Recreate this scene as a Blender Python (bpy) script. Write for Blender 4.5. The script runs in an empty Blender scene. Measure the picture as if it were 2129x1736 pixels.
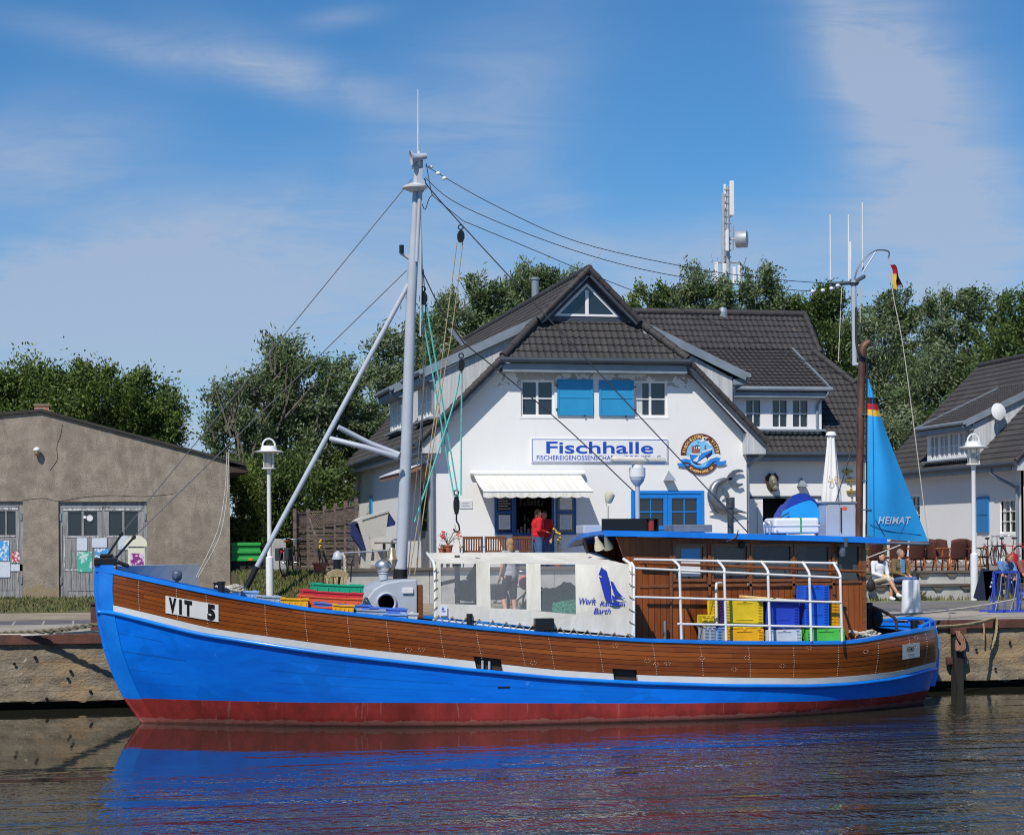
import bpy, bmesh, math, random
import numpy as np
from mathutils import Vector, Matrix
V = Vector
R = math.radians
rnd = random.Random(7)
scene = bpy.context.scene
COL = scene.collection

# ------------------------------------------------------------------ camera
FPX, CX, HY = 4080.0, 1064.5, 1130.0        # focal length and optical axis, in units of a 2129 wide picture
PSI, ROLL, CAMZ = R(11.8), R(0.40), 3.2
FW = V((math.sin(PSI), math.cos(PSI), 0)); RT = V((math.cos(PSI), -math.sin(PSI), 0)); UP = V((0, 0, 1))
CAM = V((0, 0, CAMZ))
cd = bpy.data.cameras.new('camera'); cam = bpy.data.objects.new('camera', cd); COL.objects.link(cam)
cd.sensor_width = 36; cd.sensor_fit = 'HORIZONTAL'; cd.lens = 36 * FPX / 2129
cd.shift_y = (HY - 868) / 2129; cd.clip_start = .5; cd.clip_end = 6000
cam.matrix_world = Matrix.Translation(CAM) @ Matrix.Rotation(-PSI, 4, 'Z') @ Matrix.Rotation(R(90), 4, 'X') @ Matrix.Rotation(-ROLL, 4, 'Z')
scene.camera = cam

def ray(px, py):
    du, dv = px - CX, -(py - HY)
    u = du * math.cos(ROLL) + dv * math.sin(ROLL); v = -du * math.sin(ROLL) + dv * math.cos(ROLL)
    return FW + RT * (u / FPX) + UP * (v / FPX)
def P(px, py, Y=None, X=None, Z=None):
    """survey: the point of the photograph's ray that lies in a world plane"""
    d = ray(px, py)
    t = (Y / d.y) if Y is not None else (X / d.x) if X is not None else ((Z - CAMZ) / d.z)
    return CAM + d * t
def proj(p):
    q = V(p) - CAM; dep = q.dot(FW); u = q.dot(RT) / dep * FPX; v = q.z / dep * FPX
    du = u * math.cos(ROLL) - v * math.sin(ROLL); dv = u * math.sin(ROLL) + v * math.cos(ROLL)
    return CX + du, HY - dv
def lerp(a, b, t): return a + (b - a) * t
def tab(t, x):
    if x <= t[0][0]: return t[0][1]
    for (x0, y0), (x1, y1) in zip(t, t[1:]):
        if x <= x1: return y0 + (y1 - y0) * (x - x0) / (x1 - x0)
    return t[-1][1]
def sstep(a, b, x):
    x = max(0, min(1, (x - a) / (b - a))); return x * x * (3 - 2 * x)

# ------------------------------------------------------------------ materials
MATS = {}
def mat(name, col, rough=.6, metal=0., var=0., vscale=3., col2=None, bump=0., bscale=20., spec=.5, coat=0., stretch=None, detail=4, trans=0., alpha=1., ramp=(.35, .65)):
    """principled material with a noise mix of two colours and a noise bump"""
    if name in MATS: return MATS[name]
    m = bpy.data.materials.new(name); m.use_nodes = True; MATS[name] = m
    nt = m.node_tree; N = nt.nodes; L = nt.links; b = N['Principled BSDF']
    b.inputs['Roughness'].default_value = rough; b.inputs['Metallic'].default_value = metal
    b.inputs['Specular IOR Level'].default_value = spec; b.inputs['Coat Weight'].default_value = coat
    b.inputs['Coat Roughness'].default_value = .12
    b.inputs['Transmission Weight'].default_value = trans; b.inputs['Alpha'].default_value = alpha
    c = (*col, 1); b.inputs['Base Color'].default_value = c
    if var or col2 or bump:
        tc = N.new('ShaderNodeTexCoord'); mp = N.new('ShaderNodeMapping'); L.new(tc.outputs['Object'], mp.inputs['Vector'])
        if stretch: mp.inputs['Scale'].default_value = stretch
    if var or col2:
        nz = N.new('ShaderNodeTexNoise'); nz.inputs['Scale'].default_value = vscale; nz.inputs['Detail'].default_value = detail
        nz.inputs['Roughness'].default_value = .65
        L.new(mp.outputs[0], nz.inputs['Vector'])
        rp = N.new('ShaderNodeValToRGB'); L.new(nz.outputs['Fac'], rp.inputs['Fac'])
        c2 = col2 or tuple(x * (1 - var) for x in col)
        rp.color_ramp.elements[0].position = ramp[0]; rp.color_ramp.elements[1].position = ramp[1]
        rp.color_ramp.elements[0].color = (*c2, 1); rp.color_ramp.elements[1].color = c
        L.new(rp.outputs['Color'], b.inputs['Base Color'])
    if bump:
        n2 = N.new('ShaderNodeTexNoise'); n2.inputs['Scale'].default_value = bscale; n2.inputs['Detail'].default_value = 5
        L.new(mp.outputs[0], n2.inputs['Vector'])
        bp = N.new('ShaderNodeBump'); bp.inputs['Strength'].default_value = min(1, bump); bp.inputs['Distance'].default_value = .02 * max(1, bump)
        L.new(n2.outputs['Fac'], bp.inputs['Height']); L.new(bp.outputs[0], b.inputs['Normal'])
    return m
def rgb(r, g, b):
    f = lambda c: c / 12.92 if c <= .04045 else ((c + .055) / 1.055) ** 2.4
    return (f(r / 255), f(g / 255), f(b / 255))
def film(name, tint, opac, rough=.05):
    """clear sheet: mostly see-through, partly milky and glossy"""
    m = bpy.data.materials.new(name); m.use_nodes = True; nt = m.node_tree; N = nt.nodes; L = nt.links
    b = N['Principled BSDF']; b.inputs['Base Color'].default_value = (*tint, 1); b.inputs['Roughness'].default_value = rough
    t = N.new('ShaderNodeBsdfTransparent'); mx = N.new('ShaderNodeMixShader'); mx.inputs[0].default_value = opac
    L.new(t.outputs[0], mx.inputs[1]); L.new(b.outputs[0], mx.inputs[2]); L.new(mx.outputs[0], N['Material Output'].inputs['Surface'])
    MATS[name] = m; return m

# ------------------------------------------------------------------ objects
ORG = {}
class MB:
    def __init__(s): s.v = []; s.f = []; s.m = []; s.k = 0
    def add(s, vs, fs):
        o = len(s.v); s.v += [tuple(p) for p in vs]; s.f += [tuple(i + o for i in f) for f in fs]; s.m += [s.k] * len(fs); return s
    def mi(s, k): s.k = k; return s
    def box(s, x0, x1, y0, y1, z0, z1):
        return s.add([(x, y, z) for z in (z0, z1) for y in (y0, y1) for x in (x0, x1)],
                     [(0, 2, 3, 1), (4, 5, 7, 6), (0, 1, 5, 4), (2, 6, 7, 3), (0, 4, 6, 2), (1, 3, 7, 5)])
    def obox(s, c, ax, ay, az):
        c, ax, ay, az = V(c), V(ax), V(ay), V(az)
        return s.add([c + ax * i + ay * j + az * k for k in (-1, 1) for j in (-1, 1) for i in (-1, 1)],
                     [(0, 2, 3, 1), (4, 5, 7, 6), (0, 1, 5, 4), (2, 6, 7, 3), (0, 4, 6, 2), (1, 3, 7, 5)])
    def bar(s, a, b, w, h, up=(0, 0, 1)):
        a, b = V(a), V(b); d = b - a; n = d.normalized(); u = V(up)
        if abs(n.dot(u)) > .99: u = V((0, 1, 0))
        sx = n.cross(u).normalized(); sz = sx.cross(n)
        return s.obox((a + b) / 2, d / 2, sx * (w / 2), sz * (h / 2))
    def tube(s, pts, r, n=8, cap=True):
        pts = [V(p) for p in pts]; rs = r if isinstance(r, (list, tuple)) else [r] * len(pts)
        o = []; up = V((0, 0, 1)); pr = None
        for i, p in enumerate(pts):
            d = (pts[min(i + 1, len(pts) - 1)] - pts[max(i - 1, 0)]).normalized()
            if pr is None:
                a = d.cross(up if abs(d.z) < .9 else V((1, 0, 0))).normalized()
            else:
                a = (pr - d * pr.dot(d)).normalized()
            pr = a; b = d.cross(a)
            o += [p + (a * math.cos(2 * math.pi * k / n) + b * math.sin(2 * math.pi * k / n)) * rs[i] for k in range(n)]
        fs = []
        for i in range(len(pts) - 1):
            for k in range(n):
                fs.append((i * n + k, i * n + (k + 1) % n, (i + 1) * n + (k + 1) % n, (i + 1) * n + k))
        if cap: fs += [tuple(range(n - 1, -1, -1)), tuple(range((len(pts) - 1) * n, len(pts) * n))]
        return s.add(o, fs)
    def prism(s, poly, vec):
        poly = [V(p) for p in poly]; n = len(poly); vec = V(vec)
        return s.add(poly + [p + vec for p in poly], [tuple(range(n - 1, -1, -1)), tuple(range(n, 2 * n))] + [(i, (i + 1) % n, n + (i + 1) % n, n + i) for i in range(n)])
    def quad(s, *p): return s.add(p, [tuple(range(len(p)))])
    def lathe(s, prof, c, n=16, M=None):
        c = V(c); o = []
        for r, z in prof:
            for k in range(n):
                a = 2 * math.pi * k / n; q = V((r * math.cos(a), r * math.sin(a), z)); o.append(c + (M @ q if M else q))
        fs = [(i * n + k, i * n + (k + 1) % n, (i + 1) * n + (k + 1) % n, (i + 1) * n + k) for i in range(len(prof) - 1) for k in range(n)]
        if prof[0][0] > 1e-5: fs.append(tuple(range(n - 1, -1, -1)))
        if prof[-1][0] > 1e-5: fs.append(tuple(range((len(prof) - 1) * n, len(prof) * n)))
        return s.add(o, fs)
    def ball(s, c, r, n=12, M=None):
        if not isinstance(r, (tuple, list)): r = (r, r, r)
        c = V(c); m = n // 2; o = []
        for i in range(m + 1):
            t = math.pi * i / m
            for k in range(n):
                a = 2 * math.pi * k / n; q = V((r[0] * math.sin(t) * math.cos(a), r[1] * math.sin(t) * math.sin(a), r[2] * math.cos(t)))
                o.append(c + (M @ q if M else q))
        return s.add(o, [(i * n + k, (i + 1) * n + k, (i + 1) * n + (k + 1) % n, i * n + (k + 1) % n) for i in range(m) for k in range(n)])
    def ring(s, c, R_, r, ax=(0, 0, 1), n=20, k=6, arc=1.):
        ax = V(ax).normalized(); a = ax.orthogonal().normalized(); b = ax.cross(a)
        pts = [V(c) + (a * math.cos(2 * math.pi * arc * i / n) + b * math.sin(2 * math.pi * arc * i / n)) * R_ for i in range(n + 1)]
        return s.tube(pts, r, k, cap=False)
    def grid(s, rows):
        n = len(rows[0]); return s.add([p for r in rows for p in r], [(i * n + j, i * n + j + 1, (i + 1) * n + j + 1, (i + 1) * n + j) for i in range(len(rows) - 1) for j in range(n - 1)])
    def build(s, name, mats, parent=None, smooth=None, base=None, bev=0., seg=2):
        me = bpy.data.meshes.new(name)
        root = parent
        while root is not None and root.parent is not None: root = root.parent
        o3 = ORG[root.name] if root is not None else V(base) if base is not None else V((0, 0, 0))
        me.from_pydata([(p[0] - o3[0], p[1] - o3[1], p[2] - o3[2]) for p in s.v], [], s.f)
        if isinstance(mats, (list, tuple)): me.polygons.foreach_set('material_index', s.m)
        bm = bmesh.new(); bm.from_mesh(me); bmesh.ops.remove_doubles(bm, verts=bm.verts, dist=1e-5); bmesh.ops.recalc_face_normals(bm, faces=bm.faces)
        bm.to_mesh(me) if len(bm.faces) else None; bm.free()
        for m in (mats if isinstance(mats, (list, tuple)) else [mats]): me.materials.append(MATS[m] if isinstance(m, str) else m)
        ob = bpy.data.objects.new(name, me); COL.objects.link(ob)
        if parent is not None: ob.parent = parent
        else: ob.location = o3; ORG[ob.name] = V(o3)
        if smooth: shade(me, smooth)
        if bev:
            md = ob.modifiers.new('bevel', 'BEVEL'); md.width = bev; md.segments = seg; md.limit_method = 'ANGLE'; md.angle_limit = R(40)
        return ob
def shade(me, ang=40):
    for p in me.polygons: p.use_smooth = True
    if hasattr(me, 'set_sharp_from_angle'): me.set_sharp_from_angle(angle=R(ang if ang is not True else 40))
def tag(o, label=None, cat=None, group=None, kind=None):
    for k, v in (('label', label), ('category', cat), ('group', group), ('kind', kind)):
        if v: o[k] = v
    return o
def empty(name, loc, label, cat, group=None, rz=0):
    o = bpy.data.objects.new(name, None); COL.objects.link(o); o.location = loc; o.rotation_euler = (0, 0, rz); o.empty_display_size = .1
    ORG[o.name] = V(loc); return tag(o, label, cat, group)
def copy_tree(o, loc=None, rz=None, label=None, parent=None, sc=None):
    c = o.copy(); COL.objects.link(c); c.parent = parent
    if parent is not None: c.matrix_parent_inverse = o.matrix_parent_inverse
    if loc is not None: c.location = loc; ORG[c.name] = V(loc)
    if rz is not None: c.rotation_euler = (0, 0, rz)
    if sc is not None: c.scale = sc
    if label: c['label'] = label
    for ch in list(o.children): copy_tree(ch, parent=c)
    return c
def text_mesh(body, size=1., bold=0., shear=0., xs=1., depth=0., align='CENTER', space=1.):
    """lettering as flat or thin mesh, in its own xy plane: (verts, faces)"""
    cu = bpy.data.curves.new('lettering', 'FONT'); cu.body = body; cu.size = size; cu.offset = bold; cu.shear = shear; cu.extrude = depth
    cu.align_x = align; cu.align_y = 'CENTER'; cu.space_character = space; cu.resolution_u = 4
    ob = bpy.data.objects.new('lettering', cu); COL.objects.link(ob)
    dg = bpy.context.evaluated_depsgraph_get(); me = bpy.data.meshes.new_from_object(ob.evaluated_get(dg))
    vs = [(v.co.x * xs, v.co.y, v.co.z) for v in me.vertices]; fs = [tuple(p.vertices) for p in me.polygons]
    bpy.data.objects.remove(ob); bpy.data.curves.remove(cu); bpy.data.meshes.remove(me)
    return vs, fs
def letters(mb, body, c, ux, uz, size, fit=None, **k):
    """writes body on a surface: centre c, right ux, up uz; fit = wanted width"""
    vs, fs = text_mesh(body, size, **k); c, ux, uz = V(c), V(ux).normalized(), V(uz).normalized(); n = ux.cross(uz)
    xs = [v[0] for v in vs]; ys = [v[1] for v in vs]; mx = (min(xs) + max(xs)) / 2; my = (min(ys) + max(ys)) / 2
    sx = fit / (max(xs) - min(xs)) if fit else 1
    return mb.add([c + ux * ((v[0] - mx) * sx) + uz * (v[1] - my) + n * v[2] for v in vs], fs)
def sag(a, b, s=.1, n=12):
    a, b = V(a), V(b); return [a.lerp(b, i / n) - V((0, 0, s * 4 * (i / n) * (1 - i / n))) for i in range(n + 1)]
def curve(pts, n=6):
    pts = [V(p) for p in pts]; o = []
    for i in range(len(pts) - 1):
        p0, p1, p2, p3 = pts[max(i - 1, 0)], pts[i], pts[i + 1], pts[min(i + 2, len(pts) - 1)]
        for k in range(n):
            t = k / n; o.append(.5 * ((2 * p1) + (p2 - p0) * t + (2 * p0 - 5 * p1 + 4 * p2 - p3) * t * t + (3 * p1 - p0 - 3 * p2 + p3) * t ** 3))
    return o + [pts[-1]]
def rope(mb, pts, r, lay=3, pitch=None):
    """twisted rope: strands wound round the path"""
    pts = [V(p) for p in pts]; q = []
    for a, b in zip(pts, pts[1:]):
        n = max(1, int((b - a).length / (r * 1.2))); q += [a.lerp(b, i / n) for i in range(n)]
    q.append(pts[-1]); pitch = pitch or r * 7; d = 0
    for s in range(lay):
        o = []; d = 0
        for i, p in enumerate(q):
            if i: d += (p - q[i - 1]).length
            t = (q[min(i + 1, len(q) - 1)] - q[max(i - 1, 0)]).normalized(); u = t.orthogonal().normalized() if abs(t.z) > .95 else t.cross(V((0, 0, 1))).normalized(); w = t.cross(u)
            a = 2 * math.pi * (d / pitch + s / lay); o.append(p + (u * math.cos(a) + w * math.sin(a)) * r * .52)
        mb.tube(o, r * .55, 5)
    return mb

# ------------------------------------------------------------------ light and sky
SUNV = V((.50, .72, -1.0)).normalized()          # direction the sunlight travels
sl = bpy.data.lights.new('sun', 'SUN'); sun = bpy.data.objects.new('sun', sl); COL.objects.link(sun)
sl.energy = 4.3; sl.angle = R(.5); sl.color = (1, .945, .855); sun.rotation_euler = SUNV.to_track_quat('-Z', 'Y').to_euler(); sun.location = (-20, -30, 60)
w = bpy.data.worlds.new('World'); scene.world = w; w.use_nodes = True
N = w.node_tree.nodes; L = w.node_tree.links; bg = N['Background']
sky = N.new('ShaderNodeTexSky'); sky.sky_type = 'NISHITA'; sky.sun_disc = False
sky.sun_elevation = math.asin(-SUNV.z); sky.sun_rotation = math.atan2(-SUNV.x, -SUNV.y)
sky.air_density = 1.0; sky.dust_density = .0; sky.ozone_density = 6.
def nd(t, **k):
    n = N.new(t)
    for a, b in k.items(): setattr(n, a, b)
    return n
def mth(op, a, b=None, clamp=False):
    n = nd('ShaderNodeMath', operation=op, use_clamp=clamp)
    for i, x in enumerate((a, b)):
        if x is None: continue
        if isinstance(x, (int, float)): n.inputs[i].default_value = x
        else: L.new(x, n.inputs[i])
    return n.outputs[0]
tc = nd('ShaderNodeTexCoord')
def dotc(vec):
    n = nd('ShaderNodeVectorMath', operation='DOT_PRODUCT'); L.new(tc.outputs['Generated'], n.inputs[0]); n.inputs[1].default_value = vec; return n.outputs['Value']
den = mth('MAXIMUM', dotc(FW), .08)
cu_ = mth('DIVIDE', dotc(RT), den); cv_ = mth('DIVIDE', dotc(UP), den)      # direction east of the harbour mouth, height over the horizon
def cloud(px, py, rx, ry, ang, amt):
    """soft cirrus bank round a compass direction"""
    u0, v0 = (px - CX) / FPX, (HY - py) / FPX; a = R(ang); c, s = math.cos(a), math.sin(a)
    du, dv = mth('SUBTRACT', cu_, u0), mth('SUBTRACT', cv_, v0)
    p = mth('ADD', mth('MULTIPLY', du, c * FPX / rx), mth('MULTIPLY', dv, s * FPX / rx))
    q = mth('ADD', mth('MULTIPLY', du, -s * FPX / ry), mth('MULTIPLY', dv, c * FPX / ry))
    e = mth('POWER', 2.718, mth('MULTIPLY', mth('ADD', mth('MULTIPLY', p, p), mth('MULTIPLY', q, q)), -1.))
    return mth('MULTIPLY', e, amt)
banks = [(420, 120, 360, 38, -12, .55), (640, 160, 260, 55, -22, .45), (720, 35, 90, 22, 8, .3), (60, 330, 260, 110, 12, .55), (330, 520, 560, 120, 10, .8), (560, 640, 620, 110, 6, .55), (60, 620, 300, 90, 0, .3),
         (1000, 180, 130, 200, -60, .3), (1040, 330, 300, 120, 60, .22), (1850, 150, 130, 330, 22, .75), (1950, 330, 150, 260, 12, .6), (1760, 60, 60, 240, 25, .3), (1500, 540, 420, 90, 12, .5), (1980, 600, 400, 90, 18, .6), (1180, 440, 60, 140, 40, .25), (1900, 480, 320, 60, 24, .35), (1064, 760, 1500, 200, 0, .45)]
acc = None
for b_ in banks:
    c_ = cloud(*b_); acc = c_ if acc is None else mth('ADD', acc, c_)
cb = nd('ShaderNodeCombineXYZ'); L.new(cu_, cb.inputs[0]); L.new(cv_, cb.inputs[1])
mp = nd('ShaderNodeMapping'); mp.inputs['Rotation'].default_value = (0, 0, R(-16)); mp.inputs['Scale'].default_value = (6, 34, 1); L.new(cb.outputs[0], mp.inputs['Vector'])
nz = nd('ShaderNodeTexNoise'); nz.inputs['Scale'].default_value = 1.; nz.inputs['Detail'].default_value = 9; nz.inputs['Roughness'].default_value = .66; nz.inputs['Distortion'].default_value = 1.1
L.new(mp.outputs[0], nz.inputs['Vector'])
mp2 = nd('ShaderNodeMapping'); mp2.inputs['Scale'].default_value = (6, 7, 1); L.new(cb.outputs[0], mp2.inputs['Vector'])
nz2 = nd('ShaderNodeTexNoise'); nz2.inputs['Scale'].default_value = 1.3; nz2.inputs['Detail'].default_value = 4; nz2.inputs['Distortion'].default_value = 1.2; L.new(mp2.outputs[0], nz2.inputs['Vector'])
st = mth('MULTIPLY', mth('SUBTRACT', mth('ADD', mth('MULTIPLY', nz.outputs['Fac'], .85), mth('MULTIPLY', nz2.outputs['Fac'], .55)), .34, True), 2.3)
zz_ = mth('MAXIMUM', dotc(UP), 0.); hz_ = mth('MULTIPLY', mth('POWER', 2.718, mth('MULTIPLY', mth('MULTIPLY', zz_, zz_), -170.)), .8)
cl = mth('MINIMUM', mth('ADD', mth('MULTIPLY', acc, st), hz_), .74)
mx = nd('ShaderNodeMix', data_type='RGBA'); L.new(cl, mx.inputs['Factor']); tn = nd('ShaderNodeMix', data_type='RGBA', blend_type='MULTIPLY'); tn.inputs['Factor'].default_value = 1; L.new(sky.outputs[0], tn.inputs['A']); tn.inputs['B'].default_value = (.34, .62, .78, 1); L.new(tn.outputs['Result'], mx.inputs['A'])
mx.inputs['B'].default_value = (3.3, 3.85, 4.9, 1)
L.new(mx.outputs['Result'], bg.inputs['Color']); bg.inputs['Strength'].default_value = .13
scene.view_settings.view_transform = 'Standard'; scene.view_settings.look = 'None'; scene.view_settings.exposure = 0; scene.view_settings.gamma = 1
scene.cycles.filter_width = 1.1; scene.cycles.use_denoising = True; scene.cycles.max_bounces = 8; scene.cycles.transparent_max_bounces = 12
# ================================================================== SETTING
from mathutils.geometry import tessellate_polygon
def gz(Y): return 1.48 + .24 * max(0, min(1, (Y - 39.6) / 18)) ** .6
def lz(Y): return gz(Y) + .7 * sstep(52., 54.5, Y)          # the lawn banks up towards the fence
def rect(x0, y0, x1, y1, Y):
    """a rectangle of the photograph on a wall facing the water: X0, X1, Z0 (bottom), Z1 (top)"""
    a, b = P(x0, (y0 + y1) / 2, Y=Y), P(x1, (y0 + y1) / 2, Y=Y); t, u = P((x0 + x1) / 2, y0, Y=Y), P((x0 + x1) / 2, y1, Y=Y)
    return a.x, b.x, u.z, t.z
def wall_face(mb, outer, holes, f, depth):
    """flat wall with openings: outer and holes are (u, v) lists, f maps (u, v) to space, depth is the reveal vector"""
    loops = [outer] + holes; tris = tessellate_polygon([[V((u, v, 0)) for u, v in l] for l in loops])
    flat = [p for l in loops for p in l]; mb.add([f(*p) for p in flat], [tuple(t) for t in tris]); d = V(depth)
    for l in loops:
        for i in range(len(l)):
            a, b = f(*l[i]), f(*l[(i + 1) % len(l)]); mb.quad(a, b, b + d, a + d)
def rloop(x0, x1, z0, z1): return [(x0, z0), (x1, z0), (x1, z1), (x0, z1)]

# water
wm = bpy.data.materials.new('water'); wm.use_nodes = True; MATS['water'] = wm
N = wm.node_tree.nodes; L = wm.node_tree.links; b = N['Principled BSDF']
b.inputs['Base Color'].default_value = (.026, .026, .019, 1); b.inputs['Roughness'].default_value = .02; b.inputs['IOR'].default_value = 1.33
tcw = N.new('ShaderNodeTexCoord')
def wnoise(sc, scale, det, dist=0., rot=0.):
    m = N.new('ShaderNodeMapping'); m.inputs['Scale'].default_value = sc; m.inputs['Rotation'].default_value = (0, 0, R(rot)); L.new(tcw.outputs['Object'], m.inputs['Vector'])
    n = N.new('ShaderNodeTexNoise'); n.inputs['Scale'].default_value = scale; n.inputs['Detail'].default_value = det; n.inputs['Distortion'].default_value = dist
    L.new(m.outputs[0], n.inputs['Vector']); return n.outputs['Fac']
def wmath(op, a, b_):
    n = N.new('ShaderNodeMath'); n.operation = op
    for i, x in enumerate((a, b_)):
        if isinstance(x, (int, float)): n.inputs[i].default_value = x
        else: L.new(x, n.inputs[i])
    return n.outputs[0]
# wind ripples come in patches and grow away from the sheltered strip along the hull
sp = N.new('ShaderNodeSeparateXYZ'); L.new(tcw.outputs['Object'], sp.inputs[0])
mr = N.new('ShaderNodeMapRange'); mr.inputs['From Min'].default_value = 30.2; mr.inputs['From Max'].default_value = 20.5; L.new(wmath('ADD', wmath('ADD', sp.outputs['Y'], wmath('MULTIPLY', sp.outputs['X'], -.46)), wmath('MULTIPLY', wnoise((.25, 1.2, 1), 1., 3), 2.4)), mr.inputs['Value'])
patch = N.new('ShaderNodeMapRange'); patch.inputs['From Min'].default_value = .40; patch.inputs['From Max'].default_value = .58; L.new(wnoise((.22, 1.1, 1), 1., 4, .5), patch.inputs['Value'])
amp = wmath('MULTIPLY', wmath('ADD', wmath('MULTIPLY', patch.outputs[0], .75), .25), wmath('ADD', wmath('MULTIPLY', mr.outputs[0], .985), .015))
rip = wmath('ADD', wnoise((1.25, .62, 1), 4.2, 2, .5, 10), wmath('MULTIPLY', wnoise((1.3, .7, 1), 10., 1, .3, -14), .30))
swell = wmath('MULTIPLY', wmath('ADD', wnoise((.28, 1.3, 1), .9, 1, .2, 4), wmath('MULTIPLY', wnoise((.35, 1.6, 1), 3., 1, .2, -5), .22)), wmath('ADD', wmath('MULTIPLY', mr.outputs[0], .010), .0020))
hgt = wmath('ADD', swell, wmath('MULTIPLY', wmath('MULTIPLY', rip, amp), .058))
bp = N.new('ShaderNodeBump'); bp.inputs['Strength'].default_value = 1; bp.inputs['Distance'].default_value = 1.; L.new(hgt, bp.inputs['Height']); L.new(bp.outputs[0], b.inputs['Normal'])
tag(MB().quad((-250, -60, 0), (300, -60, 0), (300, 41, 0), (-250, 41, 0)).build('water', 'water'), kind='structure')

# ground
mat('sand', (.36, .30, .22), .95, col2=(.24, .19, .13), vscale=1.3, bump=.8, bscale=30, detail=8)
mat('asphalt', (.20, .18, .165), .9, col2=(.13, .12, .11), vscale=1.1, bump=.5, bscale=60, detail=8)
mat('concrete', (.40, .36, .30), .9, col2=(.26, .23, .185), vscale=1.6, bump=.5, bscale=40, detail=8)
mat('gravel_green', (.24, .26, .19), .95, col2=(.13, .15, .085), vscale=3., bump=1., bscale=50, detail=8)
mat('turf', (.075, .085, .025), .95, col2=(.15, .125, .055), vscale=1.2, bump=1., bscale=40, detail=8)
pm = mat('paving', (.115, .112, .12), .85, bump=.3, bscale=40)
nt = pm.node_tree; bk = nt.nodes.new('ShaderNodeTexBrick'); t_ = nt.nodes.new('ShaderNodeTexCoord'); nt.links.new(t_.outputs['Object'], bk.inputs['Vector'])
bk.inputs['Scale'].default_value = 1.; bk.inputs['Brick Width'].default_value = .62; bk.inputs['Row Height'].default_value = .5; bk.offset = 0.; bk.inputs['Mortar Size'].default_value = .022
bk.inputs['Color1'].default_value = (.11, .11, .12, 1); bk.inputs['Color2'].default_value = (.085, .085, .095, 1); bk.inputs['Mortar'].default_value = (.33, .31, .28, 1)
nt.links.new(bk.outputs['Color'], nt.nodes['Principled BSDF'].inputs['Base Color'])
def sheet(name, m, x0, x1, y0, y1, dz, kind='structure'):
    n = max(1, int(round((y1 - y0) / .5))) if y1 < 70 else 60
    ys = [lerp(y0, y1, i / n) for i in range(n + 1)] if y1 < 70 else [39.75 + .25 * (i > 0) + .5 * max(0, i - 1) for i in range(n + 1)] + [200, 900, 3000]
    return tag(MB().grid([[(x0, y, gz(y) + dz), (x1, y, gz(y) + dz)] for y in ys]).build(name, m), kind=kind)
sheet('ground', 'sand', -1500, 1800, 39.75, 3000, 0)
sheet('quay_apron', 'concrete', -60, 90, 40, 42.5, .004)
sheet('paved_strip', 'paving', -60, 90, 42.5, 44, .004)
sheet('road', 'asphalt', -60, 90, 44, 44.5, .004)
sheet('road_lane', 'asphalt', 9, 90, 44.5, 46, .004)
sheet('footway', 'asphalt', 9, 90, 46, 47.2, .004)
sheet('gravel_verge', 'gravel_green', 9.5, 90, 47.2, 48.2, .004)

# quay wall
mat('old_concrete', (.315, .255, .175), .95, col2=(.14, .11, .075), vscale=2.6, bump=1.2, bscale=18, detail=12, stretch=(.8, 1, 1.4), ramp=(.3, .68))
mat('rust_steel', (.15, .055, .035), .75, col2=(.07, .03, .022), vscale=2.5, bump=.3, bscale=30)
mat('recess_shade', (.012, .011, .009), .8)  # near-black colour stands for the shade under the overhanging quay face
qw = empty('quay_wall', (10, 39.6, 0), 'weathered concrete quay wall behind the moored boat with a rusty steel edge', 'quay wall')
mb = MB(); nx, nz_ = 700, 16; rows = []
for k in range(nz_ + 1):
    z = lerp(.16, 1.29, k / nz_); row = []
    for i in range(nx + 1):
        x = lerp(-40, 70, i / nx); n = math.sin(x * 3.1 + z * 7) * math.sin(x * 1.3 - z * 5)
        rr = random.Random(i * 131 + k); course = .025 * ((k // 3) % 2)
        row.append((x, 39.62 + course * .6 + .007 * n + rr.uniform(-.016, .016), z + (rr.uniform(-.03, .03) if k == 0 else 0)))
    rows.append(row)
mb.grid(rows); mb.quad((-40, 39.6, .17), (70, 39.6, .17), (70, 40.5, .17), (-40, 40.5, .17)); mb.build('concrete_face', 'old_concrete', qw, smooth=60)
MB().box(-40, 70, 40.4, 40.6, -1.5, .17).build('shadowed_recess', 'recess_shade', qw)
mb = MB()
for i in range(28):
    x0 = -40 + i * 4; mb.box(x0 + .004, x0 + 3.996, 39.55, 39.76, 1.285 + .003 * (i % 3), 1.484)
mb.build('edge_beam', 'rust_steel', qw, bev=.012)
# pitting stones and tie holes in the face
mat('hole_black', (.006, .006, .005), 1)
mb = MB()
for px, py in ((73, 1366), (147, 1395), (141, 1410), (188, 1437), (97, 1452), (30, 1380), (2030, 1350), (2100, 1335), (2070, 1390)):
    p = P(px, py, Y=39.585); mb.ball(p, (.035, .03, .03), 8)
mb.build('drain_hole', 'hole_black', qw)

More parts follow.
